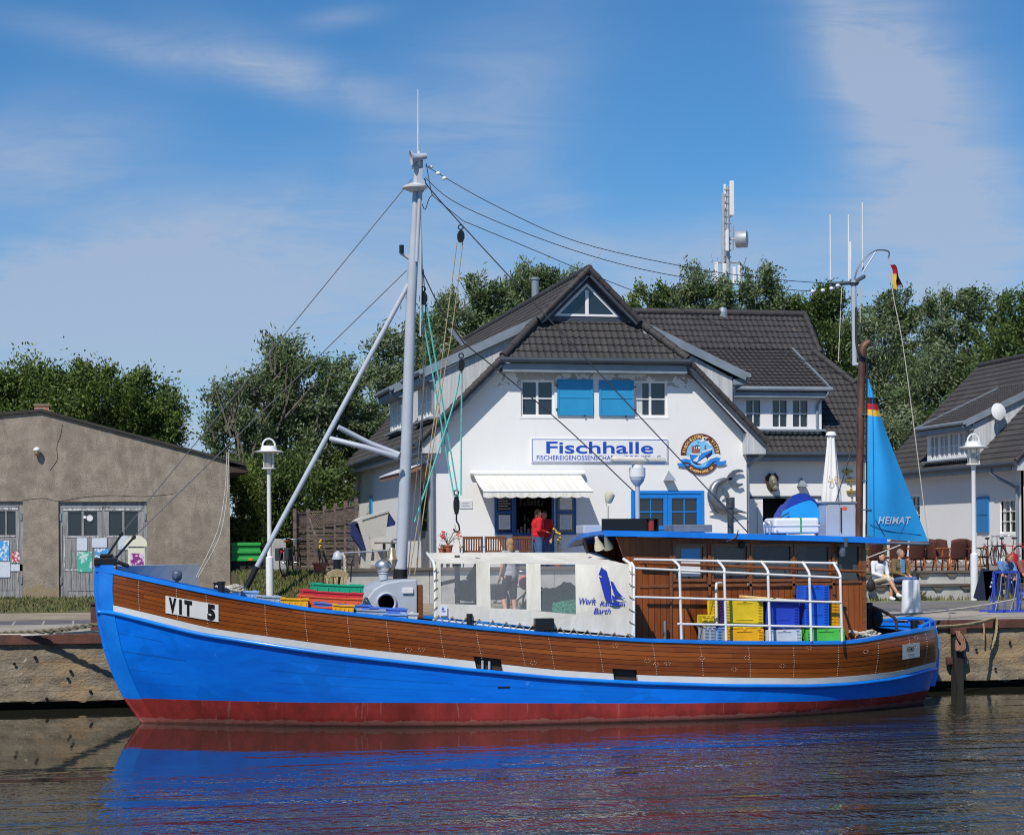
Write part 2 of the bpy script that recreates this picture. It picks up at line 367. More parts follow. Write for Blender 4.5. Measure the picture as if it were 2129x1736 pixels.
# terrace with stepped seating
mat('bench_plank', (.16, .13, .105), .85, var=.5, vscale=4, bump=.4, bscale=30, stretch=(.3, 4, 4))
mat('kerb_concrete', (.5, .49, .46), .9, col2=(.36, .35, .32), vscale=2, bump=.3, bscale=40, detail=7)
mat('terrace_paving', (.27, .22, .19), .9, col2=(.2, .17, .15), vscale=2.5, bump=.4, bscale=40)
XT = 16.2
mb = MB(); mb.box(XT, 90, 49.24, 90, 1.5, 2.335); tag(mb.build('terrace', 'terrace_paving'), kind='structure')
XL = P(716, 1200, Y=50.6).x
mb = MB(); mb.box(XL + .1, XT - .01, 50.85, 90, 1.5, 2.5); tag(mb.build('raised_terrace', 'terrace_paving'), kind='structure')
st = empty('seating_steps', (20, 48.2, 1.6), 'two tier concrete seating steps with weathered plank seats below the wicker chairs', 'steps')
mb = MB()
for i in range(24):
    x = XT + i * 1.62; mb.box(x + .006, x + 1.614, 48.2, 48.42, 1.5, 2.0); mb.box(x + .006, x + 1.614, 49.1, 49.235, 1.7, 2.33)
mb.box(XT, 55, 48.42, 49.1, 1.5, 1.99); mb.build('concrete_tier', 'kerb_concrete', st, bev=.01)
for z, y in ((2.0, 48.12), (2.335, 49.02)):
    mb = MB()
    for k in range(3): mb.box(XT, 56, y + k * .15, y + k * .15 + .14, z + .003, z + .058)
    for i in range(44): x = XT + .3 + i * .8; mb.prism([(x, y + .02, z), (x + .34, y + .02, z), (x + .24, y + .02, z - .1), (x + .1, y + .02, z - .1)], (0, .06, 0))
    mb.build('plank_seat', 'bench_plank', st)
tw = empty('terrace_wall', (12, 50.6, 1.7), 'low concrete terrace wall capped with a dark plank in front of the white house', 'wall')
mb = MB()
for i in range(9):
    x = lerp(XL, XT, i / 9); mb.box(x + .005, lerp(XL, XT, (i + 1) / 9) - .005, 50.6, 50.84, 1.5, 2.5)
mb.build('concrete_panel', 'kerb_concrete', tw, bev=.01)
MB().box(XL - .02, XT, 50.5, 50.82, 2.503, 2.59).build('coping_plank', 'bench_plank', tw, bev=.01)

# grass
def blades(name, m, spots, n, h, label=None, seed=1):
    r = random.Random(seed); mb = MB()
    for _ in range(n):
        x0, x1, y0, y1, hh = spots[r.randrange(len(spots))]; x, y = r.uniform(x0, x1), r.uniform(y0, y1); z = lz(y) if name == 'lawn_grass' and x > XS else gz(y); q = h * hh * r.uniform(.4, 1.2)
        a = r.uniform(0, math.pi); w_ = .018 + .02 * r.random(); dx, dy = math.cos(a) * w_, math.sin(a) * w_; lx, ly = r.uniform(-.5, .5) * q, r.uniform(-.5, .5) * q
        mb.add([(x - dx, y - dy, z), (x + dx, y + dy, z), (x + lx, y + ly, z + q)], [(0, 1, 2)])
    me = bpy.data.meshes.new(name); me.from_pydata(mb.v, [], mb.f); me.materials.append(MATS[m]); o = bpy.data.objects.new(name, me); COL.objects.link(o)
    return tag(o, kind='stuff')
mat('grass_blade', (.075, .11, .025), .8, col2=(.17, .15, .055), vscale=1.2)
mat('dry_grass', (.07, .09, .022), .8, col2=(.17, .145, .06), vscale=1.5)
XS = P(477, 961, Y=57.5).x
mb = MB(); ys = [48 + .25 * i for i in range(90)]; mb.grid([[(XS + .03, y, gz(y) - .1), (XS + .03, y, lz(y) + .004), ((XS + XL) / 2, y, lz(y) + .004), (XL + .1, y, lz(y) + .004)] for y in ys]); tag(mb.build('lawn', 'turf'), kind='structure')
mb = MB(); mb.grid([[(-3.2, y, gz(y) + .004), (XS + .03, y, gz(y) + .004)] for y in ys if y < 57.4]); tag(mb.build('lawn_edge', 'turf'), kind='structure')
blades('lawn_grass', 'grass_blade', [(XS + .05, XL, 48.2, 62, .6), (XS + .1, XL - .2, 52, 56, 1.), (-3.2, XS, 48.2, 57.3, .6)], 15000, .13)
tufts = []
r_ = random.Random(5)
for _ in range(90):
    x = r_.uniform(-14, .5); y = 57.4 - abs(r_.gauss(0, 1)) * 3.2; 
    if y > 46.5: s_ = r_.uniform(.1, .35); tufts.append((x - s_ * 1.6, x + s_ * 1.6, y - s_, y + s_, r_.uniform(.35, 1)))
blades('grass_tufts', 'dry_grass', tufts + [(-14, .5, 57.1, 57.45, 1.4)] * 16 + [(-14, .5, 56.5, 57.2, .6)] * 6, 4600, .095, seed=3)
blades('verge_weeds', 'dry_grass', [(10, 30, 48.0, 48.2, .9)] * 2 + [(22.6, 24.2, 47.3, 48.1, 1.2), (18, 18.6, 48, 48.2, 1.6), (20.3, 21, 48, 48.2, 1.8)], 2200, .16, seed=4)
# ================================================================== FISHING BOAT
YC = 36.3
mat('boat_blue', rgb(18, 132, 232), .3, spec=.5, coat=.25, col2=rgb(10, 112, 215), vscale=1.4, bump=.12, bscale=5)
mat('hull_blue', rgb(6, 122, 236), .3, spec=.4, coat=.2, col2=rgb(2, 100, 214), vscale=.9, bump=.15, bscale=4, stretch=(.5, 1, 2), detail=6)
mat('antifoul', rgb(160, 50, 45), .6, col2=rgb(112, 27, 23), vscale=1.1, stretch=(1.4, 1, .7), bump=.25, bscale=8, detail=7)
mat('white_paint', (.77, .765, .75), .35, var=.12, vscale=2, coat=.1)
mat('grey_paint', rgb(180, 186, 196), .4, var=.1, vscale=2, bump=.06, bscale=30)
mat('grey_metal', rgb(120, 128, 138), .45, metal=.6, var=.2, vscale=6)
mat('black_paint', (.012, .012, .014), .35, spec=.4)
mat('black_rubber', (.015, .015, .015), .7)
mat('chrome', (.62, .62, .62), .32, metal=.9)
mat('brass', rgb(190, 175, 140), .35, metal=.7, var=.2)
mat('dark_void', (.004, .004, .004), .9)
def plank_mat(name, c1, c2, rows=None, axis='Z', width=.12, rough=.28, gap=.05, groove=True):
    """varnished boards: every board its own tone, dark seams"""
    m = mat(name, c1, rough, coat=.12, spec=.35, bump=.08, bscale=25, stretch=(1, 1, 6) if axis == 'Z' else (6, 6, 1)); nt = m.node_tree; N = nt.nodes; L = nt.links; b = N['Principled BSDF']
    t = N.new('ShaderNodeUVMap') if rows else N.new('ShaderNodeTexCoord'); s = N.new('ShaderNodeSeparateXYZ'); L.new(t.outputs['UV' if rows else 'Object'], s.inputs[0])
    def mm(op, a, b_=None):
        n = N.new('ShaderNodeMath'); n.operation = op
        for i, x in enumerate((a, b_)):
            if x is None: continue
            if isinstance(x, (int, float)): n.inputs[i].default_value = x
            else: L.new(x, n.inputs[i])
        return n.outputs[0]
    a = mm('MULTIPLY', s.outputs['Y'], rows) if rows else mm('DIVIDE', s.outputs[axis], width)
    along = s.outputs['X']
    fl = mm('FLOOR', a); fr = mm('SUBTRACT', a, fl)
    cbx = N.new('ShaderNodeCombineXYZ'); L.new(fl, cbx.inputs[0]); L.new(mm('FLOOR', mm('ADD', mm('MULTIPLY', along, .35 if rows else 0), mm('MULTIPLY', fl, .37))), cbx.inputs[1])
    wn = N.new('ShaderNodeTexWhiteNoise'); L.new(cbx.outputs[0], wn.inputs['Vector'])
    nz = N.new('ShaderNodeTexNoise'); nz.inputs['Detail'].default_value = 6; nz.inputs['Scale'].default_value = 2.
    mp = N.new('ShaderNodeMapping'); mp.inputs['Scale'].default_value = (1.2, 1, 12) if axis != 'X' else (12, 12, 1.2); tc_ = N.new('ShaderNodeTexCoord'); L.new(tc_.outputs['Object'], mp.inputs['Vector']); L.new(mp.outputs[0], nz.inputs['Vector'])
    mix = N.new('ShaderNodeMix'); mix.data_type = 'RGBA'; mix.inputs['A'].default_value = (*c1, 1); mix.inputs['B'].default_value = (*c2, 1)
    L.new(mm('ADD', mm('MULTIPLY', wn.outputs['Value'], .62), mm('MULTIPLY', mm('SUBTRACT', nz.outputs['Fac'], .3), .85)), mix.inputs['Factor'])
    seam = mm('MAXIMUM', mm('LESS_THAN', fr, gap), mm('GREATER_THAN', fr, 1 - gap * .4))
    m2 = N.new('ShaderNodeMix'); m2.data_type = 'RGBA'; L.new(seam, m2.inputs['Factor']); L.new(mix.outputs['Result'], m2.inputs['A']); m2.inputs['B'].default_value = (.018, .008, .004, 1)
    L.new(m2.outputs['Result'], b.inputs['Base Color']); return m
plank_mat('hull_planks', (.13, .028, .006), (.34, .090, .014), rows=6, gap=.085)
plank_mat('cabin_planks', (.15, .036, .008), (.34, .092, .016), axis='X', width=.115, rough=.4, gap=.05)
mat('trim_wood', (.24, .082, .022), .4, col2=(.13, .042, .013), vscale=5, coat=.4, stretch=(1, 1, 6))

def decorate(mname, fn):
    m = MATS[mname]; nt = m.node_tree; N = nt.nodes; L = nt.links; b = N['Principled BSDF']; src = b.inputs['Base Color'].links[0].from_socket
    def mm(op, a, b_=None, c=None):
        n = N.new('ShaderNodeMath'); n.operation = op
        for i, x in enumerate((a, b_, c)):
            if x is None: continue
            if isinstance(x, (int, float)): n.inputs[i].default_value = x
            else: L.new(x, n.inputs[i])
        return n.outputs[0]
    t = N.new('ShaderNodeTexCoord')
    def noise(sc, scale, det=4):
        mp = N.new('ShaderNodeMapping'); mp.inputs['Scale'].default_value = sc; L.new(t.outputs['Object'], mp.inputs[0]); n = N.new('ShaderNodeTexNoise'); n.inputs['Scale'].default_value = scale; n.inputs['Detail'].default_value = det; n.inputs['Roughness'].default_value = .7; L.new(mp.outputs[0], n.inputs[0]); return n.outputs['Fac']
    def over(fac, col):
        nonlocal src
        x = N.new('ShaderNodeMix'); x.data_type = 'RGBA'; L.new(fac, x.inputs['Factor']); L.new(src, x.inputs['A']); x.inputs['B'].default_value = (*col, 1); src = x.outputs['Result']
    uv = N.new('ShaderNodeUVMap'); su = N.new('ShaderNodeSeparateXYZ'); L.new(uv.outputs[0], su.inputs[0]); so = N.new('ShaderNodeSeparateXYZ'); L.new(t.outputs['Object'], so.inputs[0])
    fn(mm, noise, over, su, so); L.new(src, b.inputs['Base Color'])
def hull_marks(mm, noise, over, su, so):
    v = mm('ADD', su.outputs['Y'], mm('MULTIPLY', noise((.6, 1, 1), .6, 1), .02))
    for s_, w_, d in ((.80, .007, .5), (.58, .010, .55), (.36, .006, .4), (.2, .005, .35)): over(mm('MULTIPLY', mm('LESS_THAN', mm('ABSOLUTE', mm('SUBTRACT', v, s_)), w_), mm('MULTIPLY', mm('GREATER_THAN', noise((.35, 1, .35), 1.3, 2), .46), d)), (.003, .06, .24))
    over(mm('MULTIPLY', mm('GREATER_THAN', noise((.9, 1, 2.0), 4.5, 9), .66), .4), (.10, .36, .76)); over(mm('MULTIPLY', mm('GREATER_THAN', noise((.4, 1, .8), .9, 3), .55), .35), (.0, .115, .52)); over(mm('MULTIPLY', mm('GREATER_THAN', noise((14, 1, .7), 2., 5), .71), .3), (.12, .07, .04)); over(mm('MULTIPLY', mm('GREATER_THAN', noise((6, 1, .5), 2.2, 6), .70), .35), (.01, .10, .33))
def red_marks(mm, noise, over, su, so):
    over(mm('MULTIPLY', mm('GREATER_THAN', noise((5, 1, .35), 1.6, 6), .63), .35), (.42, .17, .15)); over(mm('MULTIPLY', mm('GREATER_THAN', noise((1.2, 1, 1.6), 2.6, 7), .58), .45), (.17, .022, .016))
    over(mm('MULTIPLY', mm('LESS_THAN', so.outputs['Z'], mm('ADD', mm('MULTIPLY', noise((1.5, 1, 1), 3., 6), .16), .02)), .35), (.40, .24, .20)); over(mm('MULTIPLY', mm('LESS_THAN', so.outputs['Z'], mm('ADD', mm('MULTIPLY', noise((2, 1, 1), 4., 4), .06), .0)), .7), (.10, .03, .02))
    x = mm('FRACT', mm('MULTIPLY', so.outputs['X'], .78)); over(mm('MULTIPLY', mm('LESS_THAN', x, .010), .5), (.12, .02, .015))
decorate('hull_blue', hull_marks); decorate('antifoul', red_marks)
STEM = [(1180, 199), (1230, 197.5), (1290, 204), (1350, 217), (1405, 237), (1450, 258), (1501, 294), (1560, 345), (1620, 420)]
STRN = [(1270, 1941), (1299, 1943), (1324, 1949), (1356, 1951), (1396, 1948.5), (1431, 1940.5), (1457, 1930), (1480, 1915), (1520, 1880)]
stemZ = sorted((P(x, y, Y=YC).z, P(x, y, Y=YC).x) for y, x in STEM); strnZ = sorted((P(x, y, Y=YC).z, P(x, y, Y=YC).x) for y, x in STRN)
POSTW = .27                                     # visible width of the blue stem post
def xs(z): return tab(stemZ, z)
def xe(z): return tab(strnZ, z) - .12
def half(t, z):
    """half breadth at station t and height z"""
    a = max(0., min(1., t / .42)); e = max(0., min(1., (1 - t) / .36))
    top = 2.55 * min((1 - (1 - a) ** 2.7) ** .93, math.sqrt(max(0, 1 - (1 - e) ** 2.3)))
    wl = 2.5 * min((1 - (1 - a) ** 1.75), max(0, 1 - (1 - e) ** 1.9) ** .85)
    k = max(0., min(1., z / (1.2 + 1.6 * (1 - a)))); h = lerp(wl, top, k ** .8)
    if z < 0: h *= max(.05, 1 + z * .55)
    return max(.085, h)
SHEER = [(199, 1178), (227, 1181), (362, 1211), (466, 1233), (640, 1262.5), (811, 1281), (974, 1299.5), (1150, 1315), (1330, 1327), (1507, 1332), (1640, 1333), (1755, 1332), (1785, 1329), (1884, 1311.5), (1938, 1301), (1950, 1299)]
WOODB = [(230, 1256), (443, 1307), (710, 1344), (974, 1373), (1153, 1392.4), (1326, 1403), (1511, 1408), (1686, 1410), (1774, 1405), (1864, 1396), (1939, 1376)]
WHITB = [(230, 1268), (407, 1312.5), (621, 1345.8), (710, 1357.7), (974, 1388), (1153, 1405.4), (1326, 1415.4), (1511, 1421), (1686, 1422), (1774, 1417.3), (1864, 1406), (1939, 1386)]
REDT = [(258, 1450), (407, 1455), (621, 1460), (1153, 1461.6), (1403, 1462), (1686, 1457.8), (1774, 1454), (1864, 1446), (1940, 1431.6)]
def level(tb, t, z0=1.2, dy=0):
    z = z0
    for _ in range(12):
        X = lerp(xs(z), xe(z), t); Y = YC - half(t, z); px, py = proj((X, Y, z)); q = tab(tb, px) + dy
        z += ((py - q) / FPX) * ((V((X, Y, z)) - CAM).dot(FW)) * .8
    return z
NT = 120
TS = [(.5 - .5 * math.cos(math.pi * i / NT)) * .5 + .5 * i / NT for i in range(NT + 1)]
LV = {}
for nm, tb, z0 in (('sheer', SHEER, 1.6), ('wood', WOODB, 1.1), ('white', WHITB, 1.), ('red', REDT, .4)):
    zz = [level(tb, t, z0) for t in TS]
    for _ in range(3): zz = [zz[0]] + [(zz[i - 1] + 2 * zz[i] + zz[i + 1]) / 4 for i in range(1, NT)] + [zz[-1]]
    LV[nm] = zz
LV['cap'] = [z - lerp(.085, .055, min(1, t * 4)) for z, t in zip(LV['sheer'], TS)]
LV['rub'] = [z - .075 for z in LV['white']]
def lv(nm, t): return float(np.interp(t, TS, LV[nm]))
def hp(t, z, side=-1, off=0.): return V((lerp(xs(z), xe(z), t), YC + side * (half(t, z) + off), z))
def tx(X, nm='sheer'):
    """station at which the near rail passes X"""
    lo, hi = 0., 1.
    for _ in range(40):
        m_ = (lo + hi) / 2; z = lv(nm, m_)
        if lerp(xs(z), xe(z), m_) < X: lo = m_
        else: hi = m_
    return lo
boat = empty('fishing_boat', ((xs(0) + xe(0)) / 2, YC, 0), 'blue wooden fishing boat with varnished bulwarks, grey mast and wheelhouse moored along the quay', 'fishing boat')
def band(name, m, a, b, n, off=0., sides=(-1, 1), t0=0, t1=NT, uv=False, smooth=60, skip=()):
    mb = MB(); uvs = []
    for sd in sides:
        rows = []
        for i in range(t0, t1 + 1):
            t = TS[i]; za = a(i) if callable(a) else LV[a][i]; zb = b(i) if callable(b) else LV[b][i]
            rows.append([hp(t, lerp(za, zb, k / n), sd, off) for k in range(n + 1)])
        base = len(mb.f); mb.grid(rows)
        for i in range(t1 - t0):
            for k in range(n): uvs.append([(rows[i][0].x, k / n), (rows[i][0].x, (k + 1) / n), (rows[i + 1][0].x, (k + 1) / n), (rows[i + 1][0].x, k / n)])
    if skip: 
        keep = [j for j, f in enumerate(mb.f) if not skip(mb, f)]; mb.f = [mb.f[j] for j in keep]; mb.m = [0] * len(keep); uvs = [uvs[j] for j in keep]
    if uv:
        me = bpy.data.meshes.new(name); o3 = ORG[boat.name]; me.from_pydata([V(p) - o3 for p in mb.v], [], mb.f); u = me.uv_layers.new(name='UVMap')
        for p, q in zip(me.polygons, uvs):
            for li, c in zip(p.loop_indices, q): u.data[li].uv = c
        me.materials.append(MATS[m]); o = bpy.data.objects.new(name, me); COL.objects.link(o); o.parent = boat; shade(me, 60); return o
    return mb.build(name, m, boat, smooth=smooth)
I0 = min(i for i in range(NT) if hp(TS[i], LV['wood'][i]).x > xs(LV['wood'][i]) + POSTW * .9)
band('hull_bottom', 'antifoul', lambda i: -.9, 'red', 10, uv=True)
band('hull_side', 'hull_blue', 'red', 'rub', 14, uv=True)
band('hull_strake', 'hull_blue', 'rub', 'white', 2, .004)
# scupper openings through the strake
def pxx(px, nm): 
    t = .5
    lo, hi = 0., 1.
    for _ in range(40):
        t = (lo + hi) / 2
        if proj(hp(t, lv(nm, t)))[0] < px: lo = t
        else: hi = t
    return lo
ports = [(pxx(990, 'white'), pxx(1046, 'white')), (pxx(1276, 'white'), pxx(1326, 'white'))]
pX = [(hp(a, lv('white', a)).x, hp(b_, lv('white', b_)).x) for a, b_ in ports]
def inport(mb, f):
    c = sum((V(mb.v[i]) for i in f), V()) / len(f); return c.y < YC and any(a < c.x < b_ for a, b_ in pX)
# the white strake and lower plank are interrupted at the ports: denser stations there
def strip(name, m, za, zb, off, sides=(-1, 1), n=1, uvrows=False):
    segs = [(TS[I0], ports[0][0]), (ports[0][1], ports[1][0]), (ports[1][1], .998)]
    mb = MB(); uv = []
    for sd in sides:
        for s0, s1 in (segs if sd < 0 else [(TS[I0], .998)]):
            k = max(8, int((s1 - s0) * 130)); rows = []
            for i in range(k + 1):
                t = lerp(s0, s1, i / k); rows.append([hp(t, lerp(za(t), zb(t), j / n), sd, off) for j in range(n + 1)])
            mb.grid(rows)
            for i in range(k):
                for j in range(n): uv.append([(rows[i][0].x, j / n), (rows[i][0].x, (j + 1) / n), (rows[i + 1][0].x, (j + 1) / n), (rows[i + 1][0].x, j / n)])
            if not uvrows:
                for t in (s0, s1): mb.quad(hp(t, za(t), sd, off), hp(t, zb(t), sd, off), hp(t, zb(t), sd, -.06), hp(t, za(t), sd, -.06))
                for e in (za, zb):
                    mb.grid([[hp(lerp(s0, s1, i / k), e(lerp(s0, s1, i / k)), sd, off), hp(lerp(s0, s1, i / k), e(lerp(s0, s1, i / k)), sd, 0)] for i in range(k + 1)])
    if not uvrows: return mb.build(name, m, boat, smooth=30)
    me = bpy.data.meshes.new(name); o3 = ORG[boat.name]; me.from_pydata([V(p) - o3 for p in mb.v], [], mb.f); u = me.uv_layers.new(name='UVMap')
    for p, q in zip(me.polygons, uv):
        for li, c in zip(p.loop_indices, q): u.data[li].uv = c
    me.materials.append(MATS[m]); o = bpy.data.objects.new(name, me); COL.objects.link(o); o.parent = boat; shade(me, 60); return o
strip('white_strake', 'white_paint', lambda t: lv('white', t), lambda t: lv('wood', t), .022)
PORTH = .085
def woodlow(t): return lv('wood', t)
def woodhi(t): return lv('wood', t) + PORTH
lowp = strip('lower_plank', 'hull_planks', woodlow, woodhi, .008, uvrows=True)
for l in lowp.data.uv_layers[0].data: l.uv = (l.uv[0], l.uv[1] / 8)
zb_ = [z + PORTH for z in LV['wood']]
band('bulwark', 'hull_planks', lambda i: zb_[i], 'cap', 8, .008, t0=I0, t1=NT - 1, uv=True)
band('bow_planking', 'boat_blue', 'white', 'cap', 6, .002, t0=0, t1=I0 + 1)
band('stern_planking', 'boat_blue', 'white', 'cap', 6, .002, t0=NT - 2, t1=NT)
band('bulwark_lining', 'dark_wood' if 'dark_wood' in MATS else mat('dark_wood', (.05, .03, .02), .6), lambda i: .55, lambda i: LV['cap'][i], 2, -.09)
# rub rail and cap rail
mb = MB()
for sd in (-1, 1): mb.tube([hp(t, lv('white', t) - .04, sd, .012) for t in TS], .042, 8)
mb.build('rub_rail', 'boat_blue', boat, smooth=60)
mb = MB()
for sd in (-1, 1):
    rows = []
    for i, t in enumerate(TS):
        z1, z0 = LV['sheer'][i], LV['cap'][i] - .004; o, q = .035, -.16 if t > .06 else -.12
        rows.append([hp(t, z1, sd, o), hp(t, z1, sd, q), hp(t, z0, sd, q), hp(t, z0, sd, o), hp(t, z1, sd, o)])
    mb.grid(rows)
mb.build('cap_rail', 'boat_blue', boat, smooth=30)
# stem and stern post
def post(name, prof, inner, yw, m, zlo, zhi):
    mb = MB(); zs = [lerp(zlo, zhi, i / 24) for i in range(25)]; rows = []
    for z in zs:
        x = prof(z); xi = x + inner; rows.append([V((xi, YC - yw * 1.25, z)), V((x, YC - yw * .55, z)), V((x, YC + yw * .55, z)), V((xi, YC + yw * 1.25, z)), V((xi, YC - yw * 1.25, z))])
    mb.grid(rows); mb.quad(*rows[-1][:4]); return mb.build(name, m, boat, smooth=30)
zst = LV['sheer'][0] + .03
def stem_w(z): return POSTW
rows = []; mb = MB()
for i in range(31):
    z = lerp(-.6, zst, i / 30); x = xs(z); tt = .019; q = hp(tt, z)
    hw = YC - q.y; xi = max(x + .05, q.x)
    rows.append([V((xi, YC - hw - .02, z)), V((x - .02, YC - .05, z)), V((x - .02, YC + .05, z)), V((xi, YC + hw + .02, z))])
mb.mi(0); mb.grid([[*r] for r in rows]); mb.quad(*rows[-1])
for j, f in enumerate(mb.f):
    c = sum((V(mb.v[k]) for k in f), V()) / len(f); mb.m[j] = 1 if c.z < LV['red'][0] else 0
mb.build('stem_post', ['boat_blue', 'antifoul'], boat, smooth=50)
mb = MB(); rows = []
for i in range(25):
    z = lerp(.33, LV['sheer'][-1] + .12, i / 24); x = xe(z); rows.append([V((x - .06, YC - .10, z)), V((x + .12, YC - .06, z)), V((x + .12, YC + .06, z)), V((x - .06, YC + .10, z))])
mb.grid(rows); mb.quad(*rows[-1]); mb.build('stern_post', 'boat_blue', boat, smooth=30)
# iron fitting on the stem head
p = V((xs(zst) + .17, YC, zst + .07)); mb = MB(); mb.box(p.x - .2, p.x + .22, YC - .16, YC + .16, zst - .01, zst + .13); mb.box(p.x - .1, p.x + .14, YC - .1, YC + .1, zst + .13, zst + .2); mb.tube([(p.x + .2, YC - .14, zst + .06), (p.x + .42, YC - .16, zst - .03)], .04, 6)
mb.build('stem_fitting', 'black_paint', boat, bev=.02)
# deck
mat('deck_wood', (.3, .25, .19), .8, var=.4, vscale=3)
mb = MB()
rows = [[hp(t, max(.72, LV['cap'][i] - .75), -1, -.09), hp(t, max(.72, LV['cap'][i] - .75), 1, -.09)] for i, t in enumerate(TS)]
mb.grid(rows); mb.build('deck', 'deck_wood', boat)
mb = MB()
rows = [[hp(t, LV['cap'][i] - .03, -1, -.1), hp(t, LV['cap'][i] - .03, 1, -.1)] for i, t in enumerate(TS) if t > .955]
mb.grid(rows)
rows = [[hp(t, LV['cap'][i] - .06, -1, -.1), hp(t, LV['cap'][i] - .06, 1, -.1)] for i, t in enumerate(TS) if t < .1]
mb.grid(rows); mb.build('end_deck', 'boat_blue', boat)
# raised fairlead frame at the stern
mb = MB(); zr = LV['sheer'][-1]
for t0_, t1_ in ((.955, .999),):
    for sd in (-1, 1):
        mb.tube([hp(.955, lv('sheer', .955) + .02, sd, -.06), hp(.985, zr + .13, sd, -.06), hp(.9995, zr + .14, sd, -.06)], .035, 6)
        for t in (.975, .99): mb.tube([hp(t, lv('sheer', t), sd, -.06), hp(t, zr + .12, sd, -.06)], .03, 6)
mb.tube([hp(.9995, zr + .14, -1, -.06), hp(.9995, zr + .14, 1, -.06)], .035, 6)
mb.build('stern_fairlead', 'boat_blue', boat, smooth=50)
# copper nails
mat('nail', (.75, .66, .52), .3, metal=.4)
mb = MB(); rn = random.Random(2)
def stud(t, z, r=.0085): 
    q = hp(t, z, -1, .010); mb.ball(q, (r, .006, r), 6)
nails = [290, 370, 433, 556, 640, 730, 812, 925, 1003, 1092, 1153, 1254, 1365, 1462, 1560, 1650, 1740, 1820, 1884, 1921]
for px in nails:
    t0_ = pxx(px, 'wood'); n = 14
    for k in range(n):
        t = t0_ + .0012 * k / n; stud(t, lerp(lv('wood', t) + .03, lv('cap', t) - .03, k / (n - 1)))
for _ in range(15):
    t = rn.uniform(.3, .97); z = lerp(lv('wood', t), lv('cap', t), rn.uniform(.12, .9))
    for k in range(6): a = k / 6 * 6.28; stud(t + .0032 * math.cos(a), z + .03 * math.sin(a), .0075)
tag(mb.build('copper_nails', 'nail', boat, smooth=60), kind='stuff')
# port interiors
mb = MB()
for (a, b_) in ports:
    for i in range(6):
        t0_, t1_ = lerp(a, b_, i / 6), lerp(a, b_, (i + 1) / 6)
        mb.quad(hp(t0_, lv('white', t0_) - .01, -1, -.14), hp(t1_, lv('white', t1_) - .01, -1, -.14), hp(t1_, lv('wood', t1_) + .12, -1, -.14), hp(t0_, lv('wood', t0_) + .12, -1, -.14))
        mb.quad(hp(t0_, lv('white', t0_) - .002, -1, .0), hp(t1_, lv('white', t1_) - .002, -1, .0), hp(t1_, lv('white', t1_) - .002, -1, -.14), hp(t0_, lv('white', t0_) - .002, -1, -.14))
mb.build('scupper', 'dark_void', boat)
q = [hp(lerp(*ports[0], f), lv('white', lerp(*ports[0], f)) + .01, -1, -.03) for f in (.25, .5, .8)]
mb = MB()
for p in q[:2]: mb.tube([p, p + V((0, 0, .14))], .022, 6)
mb.build('scupper_bar', 'grey_paint', boat)
# side discharge
t = pxx(1042, 'rub'); z_ = P(1042, 1428, Y=YC - half(t, .8)).z; q = hp(t, z_, -1, .006); MB().box(q.x - .11, q.x + .11, q.y - .008, q.y + .02, q.z - .012, q.z + .012).build('discharge_slot', 'dark_void', boat)
# plates
def hull_plate(name, x0, x1, yc0, yc1, hh, lines, bevel=.01):
    """plate bent to the bulwark between two pixel columns"""
    def at(f, v):
        px = lerp(x0, x1, f); lo, hi = 0., 1.; py = lerp(yc0, yc1, f) - v
        z = 1.4
        for _ in range(3):
            lo, hi = 0., 1.
            for _ in range(40):
                t = (lo + hi) / 2
                if proj(hp(t, z))[0] < px: lo = t
                else: hi = t
            z = P(px, py, Y=YC - half(t, z)).z
        return hp(t, z, -1, .03)
    mb = MB(); n = 8; mb.grid([[at(i / n, -hh), at(i / n, hh)] for i in range(n + 1)])
    bk = [[at(i / n, -hh) + V((0, .02, 0)), at(i / n, -hh)] for i in range(n + 1)]; mb.grid(bk); mb.grid([[at(i / n, hh), at(i / n, hh) + V((0, .02, 0))] for i in range(n + 1)])
    pl = mb.build(name, 'white_paint', boat)
    a, b_, c = at(0, 0), at(1, 0), at(.5, 0); ux = (b_ - a).normalized(); uz = (at(.5, hh) - at(.5, -hh)).normalized(); nn = ux.cross(uz); mb = MB()
    for body, f, v, size, fit, kw in lines:
        letters(mb, body, at(f, v) + nn * .006, ux, uz, size, fit, **kw)
    mb.build('lettering', 'black_paint', pl); return pl
s_ = 1 / 117
hull_plate('number_plate', 344, 454, 1256, 1275, 18, [('V', .135, 0, .35, 18 * s_, dict(bold=.022)), ('I', .285, 0, .35, 6.5 * s_, dict(bold=.016)), ('T', .43, 0, .35, 18 * s_, dict(bold=.022)), ('5', .865, 0, .35, 18 * s_, dict(bold=.024))])
hull_plate('name_plate', 1875, 1911, 1356, 1350, 15, [('HEIMAT', .5, 4, .15, .28, dict(bold=.003, shear=.2, space=1.1)), ('VITTE-HIDD.', .5, -8, .065, .2, dict(bold=.0))])

